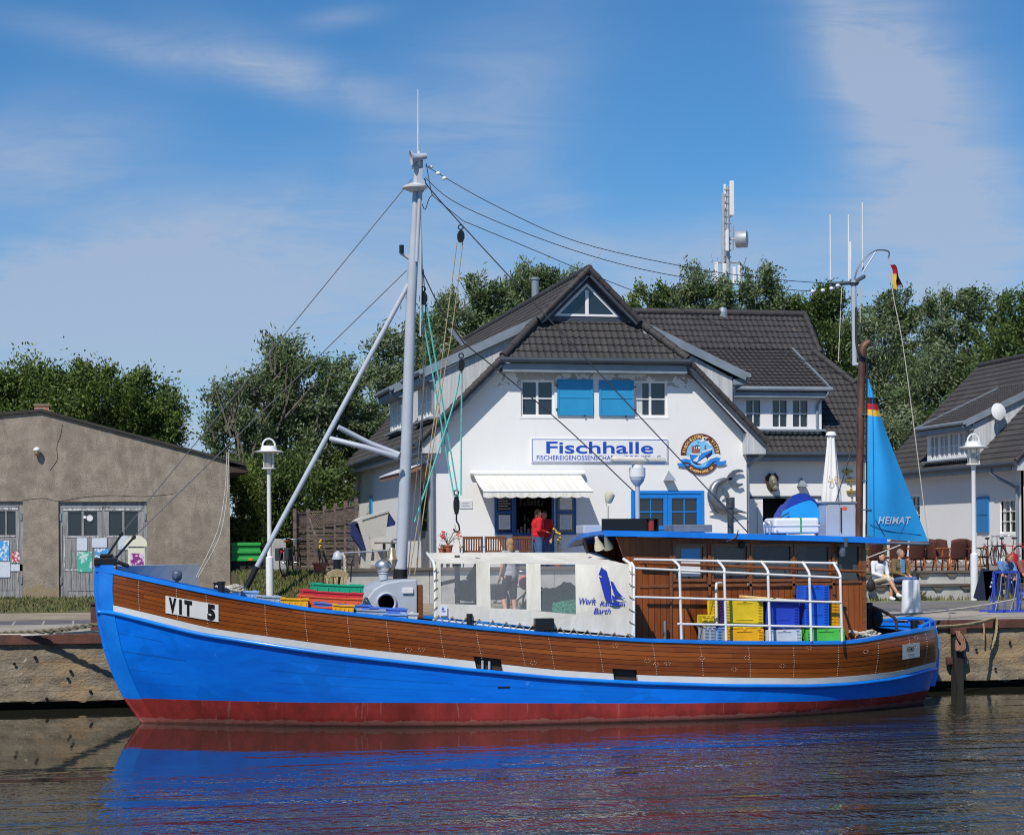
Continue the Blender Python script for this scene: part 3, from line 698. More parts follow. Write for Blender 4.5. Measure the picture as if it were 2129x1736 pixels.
# ------------------------------------------------ mast and rigging
def pb(px, py, Y=YC): return P(px, py, Y=Y)
mb = MB(); pts = [(832, 1205), (835, 1150), (846, 900), (854, 640), (859, 545), (863, 440), (867, 360), (868, 338)]; wd = [15, 14.5, 13.5, 12.5, 12, 8.5, 8, 7.5]
mb.tube([pb(*p) for p in pts], [w_ / 130 for w_ in wd], 14); mast = mb.build('mast', 'grey_paint', boat, smooth=50)
mb = MB(); mb.tube([pb(866, 545, YC - .13), pb(873, 395, YC - .1)], .035, 8); mb.tube([pb(874, 700, YC - .12), pb(876, 400, YC - .1)], .018, 6); mb.build('mast_track', 'grey_paint', mast, smooth=50)
mb = MB(); mb.tube([pb(831.5, 1212), pb(833, 1183)], .137, 14); mb.build('mast_boot', 'black_paint', mast, smooth=50)
mb = MB(); mb.prism([pb(856, 530), pb(833, 527), pb(853, 540)], (0, .12, 0)); mb.box(pb(862, 338).x - .05, pb(878, 338).x, YC - .09, YC + .09, pb(868, 350).z, pb(868, 335).z); mb.prism([pb(866, 348, YC - .1), pb(880, 350, YC - .1), pb(877, 372, YC - .1), pb(884, 378, YC - .1), pb(882, 398, YC - .1), pb(869, 398, YC - .1)], (0, .2, 0))
mb.build('mast_bracket', 'grey_paint', mast)
mb = MB(); mb.tube([pb(835, 527), pb(835, 510)], .045, 8); mb.build('mast_light', 'black_paint', mast)
mb = MB(); mb.lathe([(0, 0), (.1, .01), (.235, .07), (.24, .1), (.1, .16), (0, .18)], pb(862.5, 400, YC - .05), 18); mb.build('deck_lamp_shade', 'white_paint', mast, smooth=50)
Mx = Matrix.Rotation(R(-100), 4, 'Y').to_3x3()
mb = MB(); mb.lathe([(.05, -.22), (.07, -.1), (.075, 0), (.13, .06), (.14, .08), (.11, .06), (.03, .0)], pb(863, 328, YC - .15), 14, Mx); mb.build('loud_hailer', 'grey_paint', mast, smooth=50)
mb = MB(); mb.tube([pb(869, 338), pb(869, 186)], [.016, .009], 6); mb.tube([pb(871, 345, YC - .1), pb(871, 315, YC - .1)], .03, 6); mb.build('whip_antenna', 'white_paint', mast)
mb = MB(); mb.tube([pb(849, 592), pb(533, 1180)], 5.6 / 116, 10); boom = mb.build('boom_strut', 'grey_paint', boat, smooth=50)
MB().tube([pb(534, 1178), pb(512, 1222)], .058, 10).build('boom_foot', 'black_paint', boom, smooth=50)
mb = MB(); mb.tube([pb(703, 888), pb(770, 922, YC + .2), pb(831, 945)], .05, 8); mb.tube([pb(687, 912), pb(760, 930, YC - .4), pb(826, 950, YC - .3)], .05, 8); mb.build('boom_brace', 'grey_paint', boom, smooth=50)
mat('wire', (.03, .03, .035), .5); mat('wire_grey', (.12, .12, .13), .5)
def wires(name, m, lines, r, parent=boat, sg=.0):
    mb = MB()
    for ln in lines: 
        pts = [pb(*p) if len(p) == 2 else P(p[0], p[1], Y=p[2]) for p in ln]
        mb.tube(curve(pts, 6) if len(pts) > 2 else sag(pts[0], pts[1], sg), r, 5)
    return mb.build(name, m, parent)
wires('forestay', 'wire_grey', [[(857, 372), (252, 1110)], [(846, 562), (278, 1117)]], .009)
wires('forestay_shackle', 'black_paint', [[(255, 1107), (216, 1166)], [(280, 1115), (234, 1168)]], .022)
mb = MB()
for x, y in ((252, 1110), (222, 1158), (278, 1117), (240, 1160)): mb.ring(pb(x, y), .035, .01, (0, 1, 0), 10)
mb.build('stay_ring', 'black_paint', boat)
wires('backstay', 'wire', [[(882, 372), (962, 470), (1555, 1107, YC - 1.2)], [(878, 565), (915, 640), (965, 714)], [(965, 714), (1150, 865), (1318, 1022, YC - .8)]], .012)
wires('aerial', 'wire', [[(884, 345), (1020, 423), (1200, 503), (1430, 556), (1600, 580), (1745, 591)], [(884, 370), (963, 430), (1190, 520), (1410, 575), (1690, 606), (1755, 593)], [(963, 460), (1090, 512), (1240, 575), (1420, 645), (1600, 720), (1718, 768), (1772, 778)], [(886, 340), (897, 400), (905, 412), (963, 460)], [(878, 425), (884, 436), (893, 412), (905, 402)]], .0075)
mat('porcelain', (.85, .85, .83), .2)
mb = MB()
for x, y in ((895, 348), (911, 361), (924, 371), (1690, 606), (1711, 604), (1729, 600), (1742, 594)): mb.ball(pb(x, y), (.05, .035, .035), 8)
mb.build('insulator', 'porcelain', boat, smooth=60)
def block(name, x, y, h, wd_, Y=YC, hook=True, m='black_paint'):
    s = 1 / 115; c = P(x, y, Y=Y); mb = MB(); hh, ww = h * s / 2, wd_ * s / 2
    prof = [(-.5, -1), (.5, -1), (1, -.3), (1, .35), (.6, .9), (.2, 1), (-.2, 1), (-.6, .9), (-1, .35), (-1, -.3)]
    mb.prism([c + V((u * ww, -.05, v * hh)) for u, v in prof], (0, .1, 0)); mb.ring(c + V((0, 0, hh + .06)), .045, .014, (0, 1, 0), 12); 
    if hook: mb.tube(curve([c + V((0, 0, -hh)), c + V((0, 0, -hh - .12)), c + V((.04, 0, -hh - .2)), c + V((.05, 0, -hh - .3)), c + V((-.02, 0, -hh - .33)), c + V((-.06, 0, -hh - .27))], 4), .018, 6)
    return mb.build(name, m, boat, bev=.015)
block('pulley_block', 958, 492, 26, 15, hook=False); block('pulley_block', 880, 621, 27, 17, hook=False); block('pulley_block', 949, 1050, 40, 12)
block('pulley_block', 959, 759, 26, 13, hook=False)
mat('steel_plate', rgb(150, 155, 165), .5, metal=.5, var=.3)
MB().prism([pb(930, 684), pb(940, 681), pb(970, 714), pb(960, 719)], (0, .04, 0)).build('tackle_plate', 'steel_plate', boat)
mat('rope_turq', rgb(95, 200, 190), .8, var=.35, vscale=40); mat('rope_tan', rgb(185, 165, 125), .85, var=.35, vscale=30); mat('rope_white', rgb(205, 198, 185), .85, var=.25, vscale=25)
wires('turquoise_fall', 'rope_turq', [[(874, 632), (944, 1032)], [(886, 632), (953, 1035)], [(956, 772), (940, 850), (862, 1085, YC - .3)], [(960, 772), (958, 1030, YC)]], .016)
wires('signal_halyard', 'rope_white', [[(472, 940), (468, 1020), (452, 1105), (408, 1200)], [(476, 940), (471, 1040), (455, 1120), (412, 1200)]], .009)
wires('hemp_fall', 'rope_tan', [[(950, 505), (925, 700), (905, 860), (850, 1200, YC - .2)], [(962, 505), (938, 700), (915, 830), (862, 1195, YC - .4)], [(945, 1090), (960, 1145)]], .010)
wires('shroud', 'wire_grey', [[(880, 560), (884, 760), (848, 1195, YC - .6)], [(875, 420), (880, 800), (868, 1180, YC - .5)]], .010)

# ------------------------------------------------ fore deck gear
mb = MB()                                   # grey companion hood with a round port
prof = [(757, 1272), (762, 1245), (778, 1224), (800, 1212), (830, 1206), (868, 1204), (868, 1280)]
f0 = [P(x, y, Y=YC - 1.0) for x, y in prof]; mb.prism(f0, (0, 1.7, 0)); hood = mb.build('companion_hood', 'grey_paint', boat, bev=.03)
c = P(803, 1253, Y=YC - 1.0); mb = MB(); mb.ring(c + V((0, -.012, 0)), .17, .03, (0, 1, 0), 24); mb.build('port_rim', 'grey_paint', hood, smooth=60)
MB().lathe([(0, 0), (.165, 0)], c + V((0, -.012, 0)), 24, Matrix.Rotation(R(90), 3, 'X')).build('port_glass', 'black_paint', hood)
a, b_ = P(849, 1214, Y=YC - 1.0), P(857, 1222, Y=YC - 1.0); q = P(848, 1228, Y=YC - 1.02); MB().box(q.x - .1, q.x + .1, q.y - .02, q.y + .02, q.z - .05, q.z + .05).build('hinge_plate', 'white_paint', hood, bev=.01)
q0, q1 = P(868, 1216, Y=YC - .98), P(876, 1285, Y=YC - .98); MB().box(q0.x + .01, q1.x + .03, YC - 1, YC - .7, q1.z, q0.z).build('sliding_door', 'trim_wood', hood, bev=.01)
# vent cowl, bell, posts
c = pb(797, 1205); mb = MB(); mb.tube([c, c + V((0, 0, .22))], .09, 14); mb.ring(c + V((0, 0, .12)), .093, .012, (0, 0, 1)); mb.tube([c + V((0, 0, .22)), c + V((0, 0, .26))], .11, 14); mb.build('vent_pipe', 'grey_paint', boat, smooth=50)
mb = MB(); mb.ball(pb(797, 1177), (.165, .15, .135), 16); mb.build('vent_cowl', 'chrome', boat, smooth=60)
mb = MB(); c = pb(815, 1152); mb.lathe([(.005, .13), (.05, .12), (.07, .06), (.085, -.03), (.125, -.1), (.12, -.1), (0, -.02)], c, 16); mb.build('ship_bell', 'brass', boat, smooth=50)
mb = MB(); mb.tube(curve([pb(815, 1140), pb(814, 1128), pb(820, 1121), pb(828, 1124), pb(830, 1135)], 5), .02, 6); mb.build('bell_hook', 'grey_metal', boat, smooth=60)
mb = MB(); mb.tube([pb(701, 1240), pb(701, 1162)], .075, 12); sam = mb.build('samson_post', 'black_paint', boat, smooth=50)
mb = MB(); mb.lathe([(.1, 0), (.1, .03), (.07, .12), (.02, .16), (0, .16)], pb(702, 1163), 12); mb.build('post_cap', 'grey_paint', sam, smooth=50)
mb = MB(); mb.tube([pb(704, 1150), pb(812, 1144)], .016, 6); mb.build('post_stay', 'steel_plate', sam)
mb = MB(); rope(mb, curve([pb(711, 1150, YC - .1), pb(716, 1160, YC - .12), pb(717, 1180, YC - .12), pb(718, 1196, YC - .12)], 5), .028); mb.build('hanging_line', 'rope_white', sam, smooth=60)
mb = MB(); r3 = random.Random(9)
for side_x, n in ((684, 5), (701, 3), (716, 5)):
    for k in range(n):
        x = side_x + r3.uniform(-7, 7); mb.tube(curve([pb(x, 1196 + r3.uniform(0, 3), YC - .16), pb(x + r3.uniform(-4, 4), 1214, YC - .2), pb(x + r3.uniform(-6, 6), 1236, YC - .18)], 4), .013, 5)
for k in range(9): y = 1190 + k * 1.1; mb.tube(sag(pb(680, y + 3, YC - .18), pb(724, y + 4, YC - .16), -.08 + k * .005, 8), .014, 5)
mb.build('coiled_line', 'rope_tan', sam, smooth=60)
mb = MB(); mb.tube([pb(672, 1215), pb(671, 1165), pb(668, 1158)], .014, 5); mb.tube([pb(729, 1210), pb(731, 1172), pb(735, 1162)], .014, 5); mb.build('line_hook', 'black_paint', sam)
mb = MB()
for x, y, h in ((461, 1228, 20), (474, 1212, 14)):
    mb = MB()
    t = pxx(x, 'sheer'); q = hp(t, lv('sheer', t), -1 if h == 20 else 1, -.1); mb.tube([q, q + V((0, 0, h / 110))], .062, 12); mb.tube([q + V((0, 0, h / 110 - .02)), q + V((0, 0, h / 110 + .01))], .075, 12); mb.build('bollard', 'black_paint', boat, smooth=50)
mb = MB(); t = pxx(978, 'sheer'); q = hp(t, lv('sheer', t), -1, -.08); mb.tube([q, q + V((0, 0, .2))], .055, 12)
mb.build('bollard', 'black_paint', boat, smooth=50)
t = pxx(1132, 'sheer'); q = hp(t, lv('sheer', t) + .02, -1, .02); MB().box(q.x - .17, q.x + .17, q.y - .02, q.y + .3, q.z, q.z + .22).build('hauling_chute', 'black_paint', boat, bev=.01)
mb = MB(); t = .0
zd_ = P(395, 1173, Y=YC + 1.4).z   # grey canvas dodger along the far bow rail
ts = [.022 + .012 * k for k in range(9)]
mb.grid([[hp(t, lv('sheer', t), 1, -.12), V((hp(t, 2.2, 1, -.12).x, hp(t, 2.2, 1, -.12).y, max(lv('sheer', t) + .005, zd_)))] for k, t in enumerate(ts)])
o = mb.build('bow_dodger', 'grey_paint', boat); md = o.modifiers.new('thick', 'SOLIDIFY'); md.thickness = .03
c = P(368, 1196, Y=YC - .9); mb = MB(); mb.lathe([(.07, -.08), (.09, -.05), (.09, .05), (.07, .08)], c, 14, Matrix.Rotation(R(15), 3, 'X')); mb.tube([c, c - V((0, 0, .2))], .03, 8); mb.build('search_lamp', 'grey_metal', boat, smooth=50)

# ------------------------------------------------ wheelhouse
YN, YF = YC - 1.35, YC + 1.45
def wh(px, py, Y=YN): return P(px, py, Y=Y)
wl, wr = wh(1322, 1250).x, wh(1800, 1250).x
def ztop(x): return lerp(3.30, 3.18, (x - wl) / (wr - wl))
zdk = .75
mb = MB(); tl = wh(1282, 1122)
# side walls with window openings
wins = [(1404, 1462), (1484, 1553), (1566, 1643), (1656, 1722), (1741, 1785)]
wrec = []
for a, b_ in wins:
    X0, X1, Z0, Z1 = rect(a, 1136, b_, 1203 if a < 1700 else 1206, YN); wrec.append((X0, X1, Z0, Z1))
outer = [(wl, zdk), (wr, zdk), (wr, ztop(wr)), (tl.x, ztop(tl.x)), (wl, 2.3)]
wall_face(mb, outer, [rloop(*r) for r in wrec], lambda u, v: V((u, YN, v)), (0, .06, 0))
wall_face(mb, outer, [rloop(*r) for r in wrec], lambda u, v: V((u, YF, v)), (0, -.06, 0))
mb.quad((wr, YN, zdk), (wr, YF, zdk), (wr, YF, 3.17), (wr, YN, 3.17)); mb.quad((wl, YN, zdk), (wl, YF, zdk), (wl, YF, 2.3), (wl, YN, 2.3)); 
house = mb.build('wheelhouse', 'cabin_planks', boat)
mat('cab_glass', (.03, .035, .04), .04, spec=.8); film('cabin_film', (.07, .085, .10), .72, .03); mat('sticker_white', (.7, .74, .78), .6); mat('sticker_blue', rgb(90, 165, 220), .5)
mb = MB()
for (X0, X1, Z0, Z1) in wrec[1:]:
    MB().box(X0, X1, YN + .035, YN + .045, Z0, Z1).build('window_pane', 'cabin_film', house)
    MB().box(X0, X1, YF - .045, YF - .035, Z0, Z1).build('window_pane', 'cabin_film', house)
X0, X1, Z0, Z1 = wrec[0]; MB().box(X0, X1, YN + .035, YN + .045, Z0, Z1).build('window_pane', 'cab_glass', house)
a, b_, c0, c1 = rect(1417, 1141, 1457, 1163, YN); mb = MB(); mb.box(a, b_, YN + .03, YN + .034, c0, c1); mb.build('window_sticker', 'sticker_blue', house)
a, b_, c0, c1 = rect(1417, 1165, 1457, 1198, YN); mb = MB(); mb.box(a, b_, YN + .03, YN + .034, c0, c1); mb.build('window_sticker', 'sticker_white', house)
mb = MB()
for X0, X1, Z0, Z1 in wrec:
    g = .055
    mb.box(X0 - g, X1 + g, YN - .022, YN - .001, Z1, Z1 + g); mb.box(X0 - g, X1 + g, YN - .03, YN - .001, Z0 - g, Z0); mb.box(X0 - g, X0, YN - .022, YN - .001, Z0 + .002, Z1 - .002); mb.box(X1, X1 + g, YN - .022, YN - .001, Z0 + .002, Z1 - .002)
mb.build('window_frame', 'trim_wood', house, bev=.004)
mb = MB()
for px in (1394, 1474, 1559, 1649, 1732): X = wh(px, 1200).x; mb.box(X - .028, X + .028, YN - .05, YN - .024, 2.2, 2.95); mb.box(X - .02, X + .02, YN - .03, YN - .002, zdk, 2.2)
X0, X1 = wh(1395, 1214).x, wh(1735, 1214).x; mb.box(X0, X1, YN - .05, YN - .032, wh(1560, 1219).z, wh(1560, 1213).z)
mb.tube([wh(1330, 1170, YN - .12), wh(1797, 1188, YN - .12)], .028, 8)
for px in (1340, 1470, 1630, 1780): q = wh(px, tab([(1330, 1170), (1797, 1188)], px), YN); mb.tube([q, q - V((0, .12, 0))], .018, 6)
mb.box(wr - .07, wr + .01, YN - .02, YN - .001, zdk, 3.05); mb.box(wh(1330, 1218).x, wh(1390, 1218).x, YN - .016, YN - .001, wh(1360, 1222).z, wh(1360, 1216).z)
mb.build('cabin_trim', 'trim_wood', house, bev=.004)
# dark interior so that the cabin is not see-through everywhere
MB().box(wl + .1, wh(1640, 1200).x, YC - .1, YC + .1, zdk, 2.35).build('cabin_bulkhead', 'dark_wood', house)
mb = MB(); mb.box(wh(1480, 1195).x, wh(1552, 1195).x, YN + .4, YN + .9, 2.2, 2.42); mb.box(wh(1660, 1195).x, wh(1722, 1195).x, YN + .3, YN + .8, 2.2, 2.66); mb.build('chart_console', 'black_paint', house, bev=.02)
# roof with a dropped visor at the front
YRN, YRF = YC - 1.62, YC + 1.75
prof = [(1256, 1102.5), (1330, 1104), (1400, 1105.5), (1600, 1111), (1700, 1113), (1845, 1118)]
mb = MB(); top = [P(x, y, Y=YRN) for x, y in prof]; th = [.105, .105, .105, .108, .11, .112, .112]
rows = []
for i, (p, h) in enumerate(zip(top, th)): sx_ = 1.5 if i == 0 else .9 if i == 1 else 0; rows.append([p, p + V((sx_, YRF - YRN, 0)), p + V((sx_, YRF - YRN, -h)), p + V((0, 0, -h)), p])
mb.grid(rows); mb.quad(*rows[0][:4]); mb.quad(*rows[-1][:4])
edge = [(1256, 1103, YRN), (1246, 1103.5, YC - 1.25), (1230, 1106, YC - .7), (1206, 1111.5, YC + .1), (1192, 1119, YC + .8), (1180, 1131.5, YC + 1.4)]
ee = [P(x, y, Y=Y) for x, y, Y in edge]; rr_ = [V((top[0].x + .01 + 1.5 * (e.y - YRN) / (YRF - YRN), e.y, top[0].z)) for e in ee]
mb.grid([[r, r.lerp(e, .4) + V((0, 0, .35 * (r.z - e.z) * .4)), e, e - V((0, 0, .07)), r.lerp(e, .4) + V((0, 0, .35 * (r.z - e.z) * .4 - .09)), r - V((0, 0, .1))] for r, e in zip(rr_, ee)]); mb.quad(rr_[-1], ee[-1], ee[-1] - V((0, 0, .07)), rr_[-1] - V((0, 0, .1)))
roof = mb.build('cabin_roof', 'boat_blue', house, bev=.012)
q = top[-2]; mb = MB(); qq = P(1758, 1133, Y=YRN - .01); mb.box(qq.x - .03, qq.x + .03, YRN - .03, YRN - .001, qq.z - .03, qq.z + .14); qq = P(1752, 1146, Y=YN - .12); mb.lathe([(.07, .1), (.085, 0), (.06, -.1), (0, -.12)], qq, 10); mb.build('side_lamp', 'grey_metal', house, smooth=40)
mb = MB(); mb.lathe([(.07, -.02), (.05, .03), (0, .04)], wh(1543, 1133, YN - .05), 10, Matrix.Rotation(R(90), 3, 'X')); mb.build('wall_fitting', 'black_paint', house)
mb = MB(); mb.tube([wh(1555, 1212, YN - .1), wh(1555, 1217, YN - .1)], .02, 6); q = P(1382, 1332, Y=YN - .15); mb.tube([V((q.x, q.y, 1.2)), V((q.x, q.y, wh(1382, 1290).z))], .035, 10); mb.build('vent_tube', 'chrome', boat, smooth=50)
# twin horns under the visor
mb = MB()
for x, y in ((1243, 1128), (1262, 1127)):
    c = P(x, y, Y=YC - 1.1); mb.lathe([(.03, .12), (.045, .04), (.085, -.06), (.10, -.13), (.095, -.13), (.02, .05)], c, 12, Matrix.Rotation(R(-22), 3, 'Y') @ Matrix.Rotation(R(20), 3, 'X'))
mat('ivory', rgb(200, 192, 165), .5); mb.build('deck_horn', 'ivory', house, smooth=50)
mb = MB(); mb.tube([P(1215, 1118, Y=YC - .9), P(1222, 1150, Y=YC - .9)], .03, 6); mb.build('visor_frame', 'black_paint', house)

# roof gear
ROOFL = list(top)
def zr_(x): return float(np.interp(x, [p.x for p in ROOFL], [p.z for p in ROOFL]))
def roofbase(px, Y): p = P(px, 1108, Y=Y); return V((p.x, Y, zr_(p.x)))
c = roofbase(1326, YC); s = FPX / ((c - CAM).dot(FW))
mb = MB(); z2 = P(1326, 1000, Y=YC).z; mb.tube([c, V((c.x, YC, z2))], .045, 10); mb.lathe([(.05, -.1), (.13, .0), (.14, .03), (.05, .04)], V((c.x, YC, z2)), 12); radar = mb.build('radar_pole', 'grey_paint', house, smooth=40)
mb = MB(); z3 = P(1326, 966, Y=YC).z; mb.lathe([(.13, z2 + .03), (.155, z2 + .08), (.155, z3 - .06), (.11, z3 - .055), (.1, z3)], V((c.x, YC, 0)), 20); mb.build('radar_drum', 'white_paint', radar, smooth=25)
mat('radar_cream', rgb(222, 216, 200), .5, var=.15)
x0, x1 = P(1269, 956, Y=YC - .05), P(1387, 956, Y=YC - .05); mb = MB(); zz = P(1326, 956, Y=YC).z
mb.tube([(x0.x, YC - .15, zz + .02), (x0.x + .03, YC - .15, zz), (x1.x - .03, YC + .1, zz - .02), (x1.x, YC + .1, zz - .02)], [.05, .07, .07, .05], 10); mb.build('radar_scanner', 'radar_cream', radar, smooth=50)
c = roofbase(1264, YC - .3); mb = MB(); mb.tube([c, V((c.x, c.y, P(1264, 1052, Y=c.y).z))], .022, 8); mb.tube(curve([V((c.x, c.y, P(1264, 1055, Y=c.y).z)), P(1260, 1045, Y=c.y), P(1262, 1036, Y=c.y)], 4), .012, 5); sp_ = mb.build('spotlight_pole', 'ivory', house)
mb = MB(); q = P(1267, 1033, Y=c.y); mb.lathe([(.04, -.12), (.07, -.09), (.1, .02), (.1, .05), (.05, .09), (0, .1)], q, 12, Matrix.Rotation(R(12), 3, 'Y')); mb.build('spotlight', 'ivory', sp_, smooth=40)
x0, x1, z0, z1 = rect(1253, 1078, 1367, 1103, YRN + .1); mb = MB(); z0 = zr_(x1) + .002; mb.box(x0, x1, YRN + .15, YRN + .18, z0, z1); mb.box(x1 - .2, x1, YRN + .02, YRN + .15, z0, z0 + .02); mb.box(x1 - .2, x1, YRN + .02, YRN + .15, z1 - .02, z1); mb.box(x1 - .02, x1, YRN + .02, YRN + .15, z0 + .02, z1 - .02); lb = mb.build('light_board', 'black_paint', house)
mat('red_lens', (.25, .02, .02), .2, spec=.8); MB().tube([(x1 - .12, YRN + .09, z0 + .02), (x1 - .12, YRN + .09, z1 - .02)], .06, 12).build('port_light', 'red_lens', lb, smooth=50)
x0, x1, z0, z1 = rect(1200, 1092, 1252, 1112, YC + .5); MB().box(x0, x1, YC, YC + .6, zr_(x1) - .04, z1).build('roof_hatch', 'grey_paint', house, bev=.02)
x0, x1, z0, z1 = rect(1393, 1091, 1471, 1108, YC - .8); mb = MB(); z0 = zr_(x0) + .001; mb.box(x0, x1, YC - 1.1, YC - .4, z0, z1); mb.build('grey_locker', 'steel_plate', house, bev=.015)
mb = MB(); c = roofbase(1519, YC - .8); mb.tube([c, V((c.x, c.y, P(1519, 1056, Y=c.y).z))], .06, 12); zq = P(1519, 1056, Y=c.y).z; mb.tube([V((c.x, c.y, zq)), V((c.x, c.y, zq + .2))], .083, 12); mat('sooty_steel', (.12, .12, .12), .45, metal=.5, var=.5, vscale=9); mb.build('stove_flue', 'sooty_steel', house, smooth=50)
# brown funnel with bent head, mizzen mast, hose
mat('rusty_pipe', rgb(120, 85, 70), .55, metal=.3, col2=rgb(80, 52, 42), vscale=5, stretch=(1, 1, .3))
c = roofbase(1786, YC + .2); Yf = YC + .2
mb = MB(); mb.tube(curve([c, P(1787, 1000, Y=Yf), P(1790, 820, Y=Yf), P(1792, 760, Y=Yf), P(1793, 733, Y=Yf), P(1797, 719, Y=Yf), P(1807, 712, Y=Yf)], 6), .073, 12); mb.build('exhaust_funnel', 'rusty_pipe', house, smooth=60)
mb = MB(); mb.tube([P(1777, 760, Y=Yf + .2), P(1775, 590, Y=Yf + .2)], .05, 10); mb.tube([P(1777, 758, Y=Yf + .2), P(1790, 758, Y=Yf)], .035, 8); miz = mb.build('mizzen_pole', 'grey_paint', house, smooth=50)
mb = MB(); mb.tube(curve([P(1780, 640, Y=Yf), P(1781, 715, Y=Yf - .1), P(1790, 740, Y=Yf - .12), P(1802, 762, Y=Yf - .05), P(1803, 900, Y=Yf - .05), P(1803, 1112, Y=Yf - .05)], 6), .028, 8); mb.build('black_hose', 'black_rubber', house, smooth=60)
mb = MB()
for y in (862, 1000, 1060): mb.box(P(1788, y, Y=Yf).x, P(1808, y, Y=Yf).x, Yf - .1, Yf - .04, P(1790, y, Y=Yf).z - .012, P(1790, y, Y=Yf).z + .012)
mb.build('pipe_clamp', 'grey_metal', house)
mb = MB(); a = P(1727, 591, Y=Yf + .1); b_ = P(1797, 575, Y=Yf + .3); m_ = P(1775, 588, Y=Yf + .2); mb.tube([a, m_, b_], .04, 8); mb.ball(m_, (.12, .1, .07), 8); mb.build('antenna_spreader', 'grey_metal', miz)
for (x, y0, y1, Y) in ((1726, 582, 447, Yf + .1), (1764, 585, 447, Yf + .3), (1793, 568, 421, Yf + .3)): MB().tube([P(x + 1, y0, Y=Y), P(x, y1, Y=Y)], [.022, .016], 6).build('antenna_rod', 'white_paint', miz)
MB().tube([P(1768, 580, Y=Yf + .15), P(1768, 535, Y=Yf + .15), P(1768, 503, Y=Yf + .15)], [.02, .035, .035], 8).build('antenna_rod', 'white_paint', miz)
mb = MB(); mb.tube(curve([P(1775, 588, Y=Yf + .2), P(1783, 560, Y=Yf + .2), P(1800, 535, Y=Yf + .2), P(1822, 521, Y=Yf + .2), P(1847, 523, Y=Yf + .2), P(1847, 538, Y=Yf + .2)], 6), .015, 6); mb.tube([P(1795, 565, Y=Yf + .2), P(1821, 523, Y=Yf + .2)], .012, 5); mb.build('flag_davit', 'grey_metal', miz, smooth=60)
wires('flag_halyard', 'rope_white', [[(1847, 540, Yf + .2), (1858, 620, Yf + .2), (1882, 750, Yf + .1), (1930, 1125, Yf - .1)], [(1750, 598, Yf + .1), (1743, 752, Yf)], [(1789, 592, Yf + .2), (1788, 705, Yf + .2)]], .009, house)
wires('stay_cable', 'wire', [[(1772, 1060, Yf), (1720, 1064, Yf), (1650, 1068, Yf)], [(1772, 930, Yf), (1735, 1052, Yf)], [(1535, 1102, YRN), (1528, 1118, YRN - .02), (1510, 1126, YRN - .02)]], .012, house)
# mizzen sail
mat('sail_blue', rgb(40, 165, 235), .75, var=.12, vscale=1.2, bump=.3, bscale=3); mat('flag_black', (.015, .015, .02), .8); mat('flag_red', rgb(200, 20, 35), .8); mat('flag_gold', rgb(240, 190, 50), .8)
Ys = YC + .1; luff = [(1804, 786), (1803, 900), (1803, 1000), (1803, 1115)]; leech = [(1806, 788), (1843, 900), (1885, 1010), (1931, 1128)]
mb = MB(); rows = []; n = 26
for i in range(n + 1):
    f = i / n; y0 = lerp(788, 1114, f); xl = tab([(786, 1804), (1115, 1803)], y0); y1 = lerp(788, 1126, f); xr = tab([(788, 1806), (900, 1843), (1010, 1885), (1128, 1931)], y1)
    row = []
    for k in range(15):
        g = k / 14; belly = .16 * math.sin(math.pi * g) * math.sin(math.pi * min(1, f * 1.02)) ** .7 + .015 * math.sin(g * 9 + f * 5)
        row.append(P(lerp(xl, xr, g), lerp(y0, y1, g) + 3 * math.sin(math.pi * g) * f, Y=Ys - belly + .35 * g * f))
    rows.append(row)
mb.grid(rows); nq = 14
for j in range(len(mb.f)):
    i = j // nq; f = (i + .5) / n; y = lerp(788, 1120, f); k_ = j % nq
    mb.m[j] = 1 if 823 < y < 836 else 2 if 836 <= y < 849 else 3 if 849 <= y < 862 else 0
sail = mb.build('mizzen_sail', ['sail_blue', 'flag_black', 'flag_red', 'flag_gold'], boat, smooth=60)
mb = MB(); a, b_ = P(1826, 1081, Y=Ys - .06), P(1894, 1082, Y=Ys + .1); ux = (b_ - a); letters(mb, 'HEIMAT', (a + b_) / 2, ux, (0, 0, 1), .2, ux.length, bold=.004, shear=.25, space=1.15)
def sail_y(x, y):
    f = (y - 788) / 330; xl = 1803; xr = tab([(788, 1806), (900, 1843), (1010, 1885), (1128, 1931)], y); g = (x - xl) / (xr - xl); return Ys - .16 * math.sin(math.pi * g) * math.sin(math.pi * min(1, f * 1.02)) ** .7 - .015 * math.sin(g * 9 + f * 5) + .35 * g * f - .026
mb.v = [tuple(P(*proj(p), Y=sail_y(*proj(p)))) for p in mb.v]; mb.build('lettering', 'sticker_white', sail)
mb = MB()
for ln in ([(1814, 830), (1816, 960), (1817, 1112)], [(1809, 1090), (1850, 1104), (1915, 1112)], [(1820, 1080), (1840, 1114)], [(1888, 1075), (1868, 1118)]): mb.tube([P(q.x, q.y, Y=sail_y(q.x, q.y) + .008) for q in curve([V((x, y, 0)) for x, y in ln], 6)], .006, 4)
mb.build('sail_seam', mat('sail_stitch', rgb(20, 95, 150), .8), sail)
mb = MB(); mb.tube([P(1803, 1128, Y=Ys), P(1931, 1131, Y=Ys + .35)], .035, 8); mb.build('mizzen_boom', 'steel_plate', boat, smooth=50)
mb = MB(); mb.tube([P(1872, 1133, Y=Ys), P(1798, 1162, Y=Ys)], .014, 6); mb.build('boom_sheet', 'rope_white', boat)
mb = MB(); mb.tube(curve([P(1803, 1262, Y=YC - .6), P(1815, 1262, Y=YC - .6), P(1848, 1277, Y=YC - .6), P(1862, 1288, Y=YC - .6), P(1864, 1310, Y=YC - .6)], 5), .03, 8); mb.build('tiller_rail', 'rusty_pipe', boat, smooth=60)
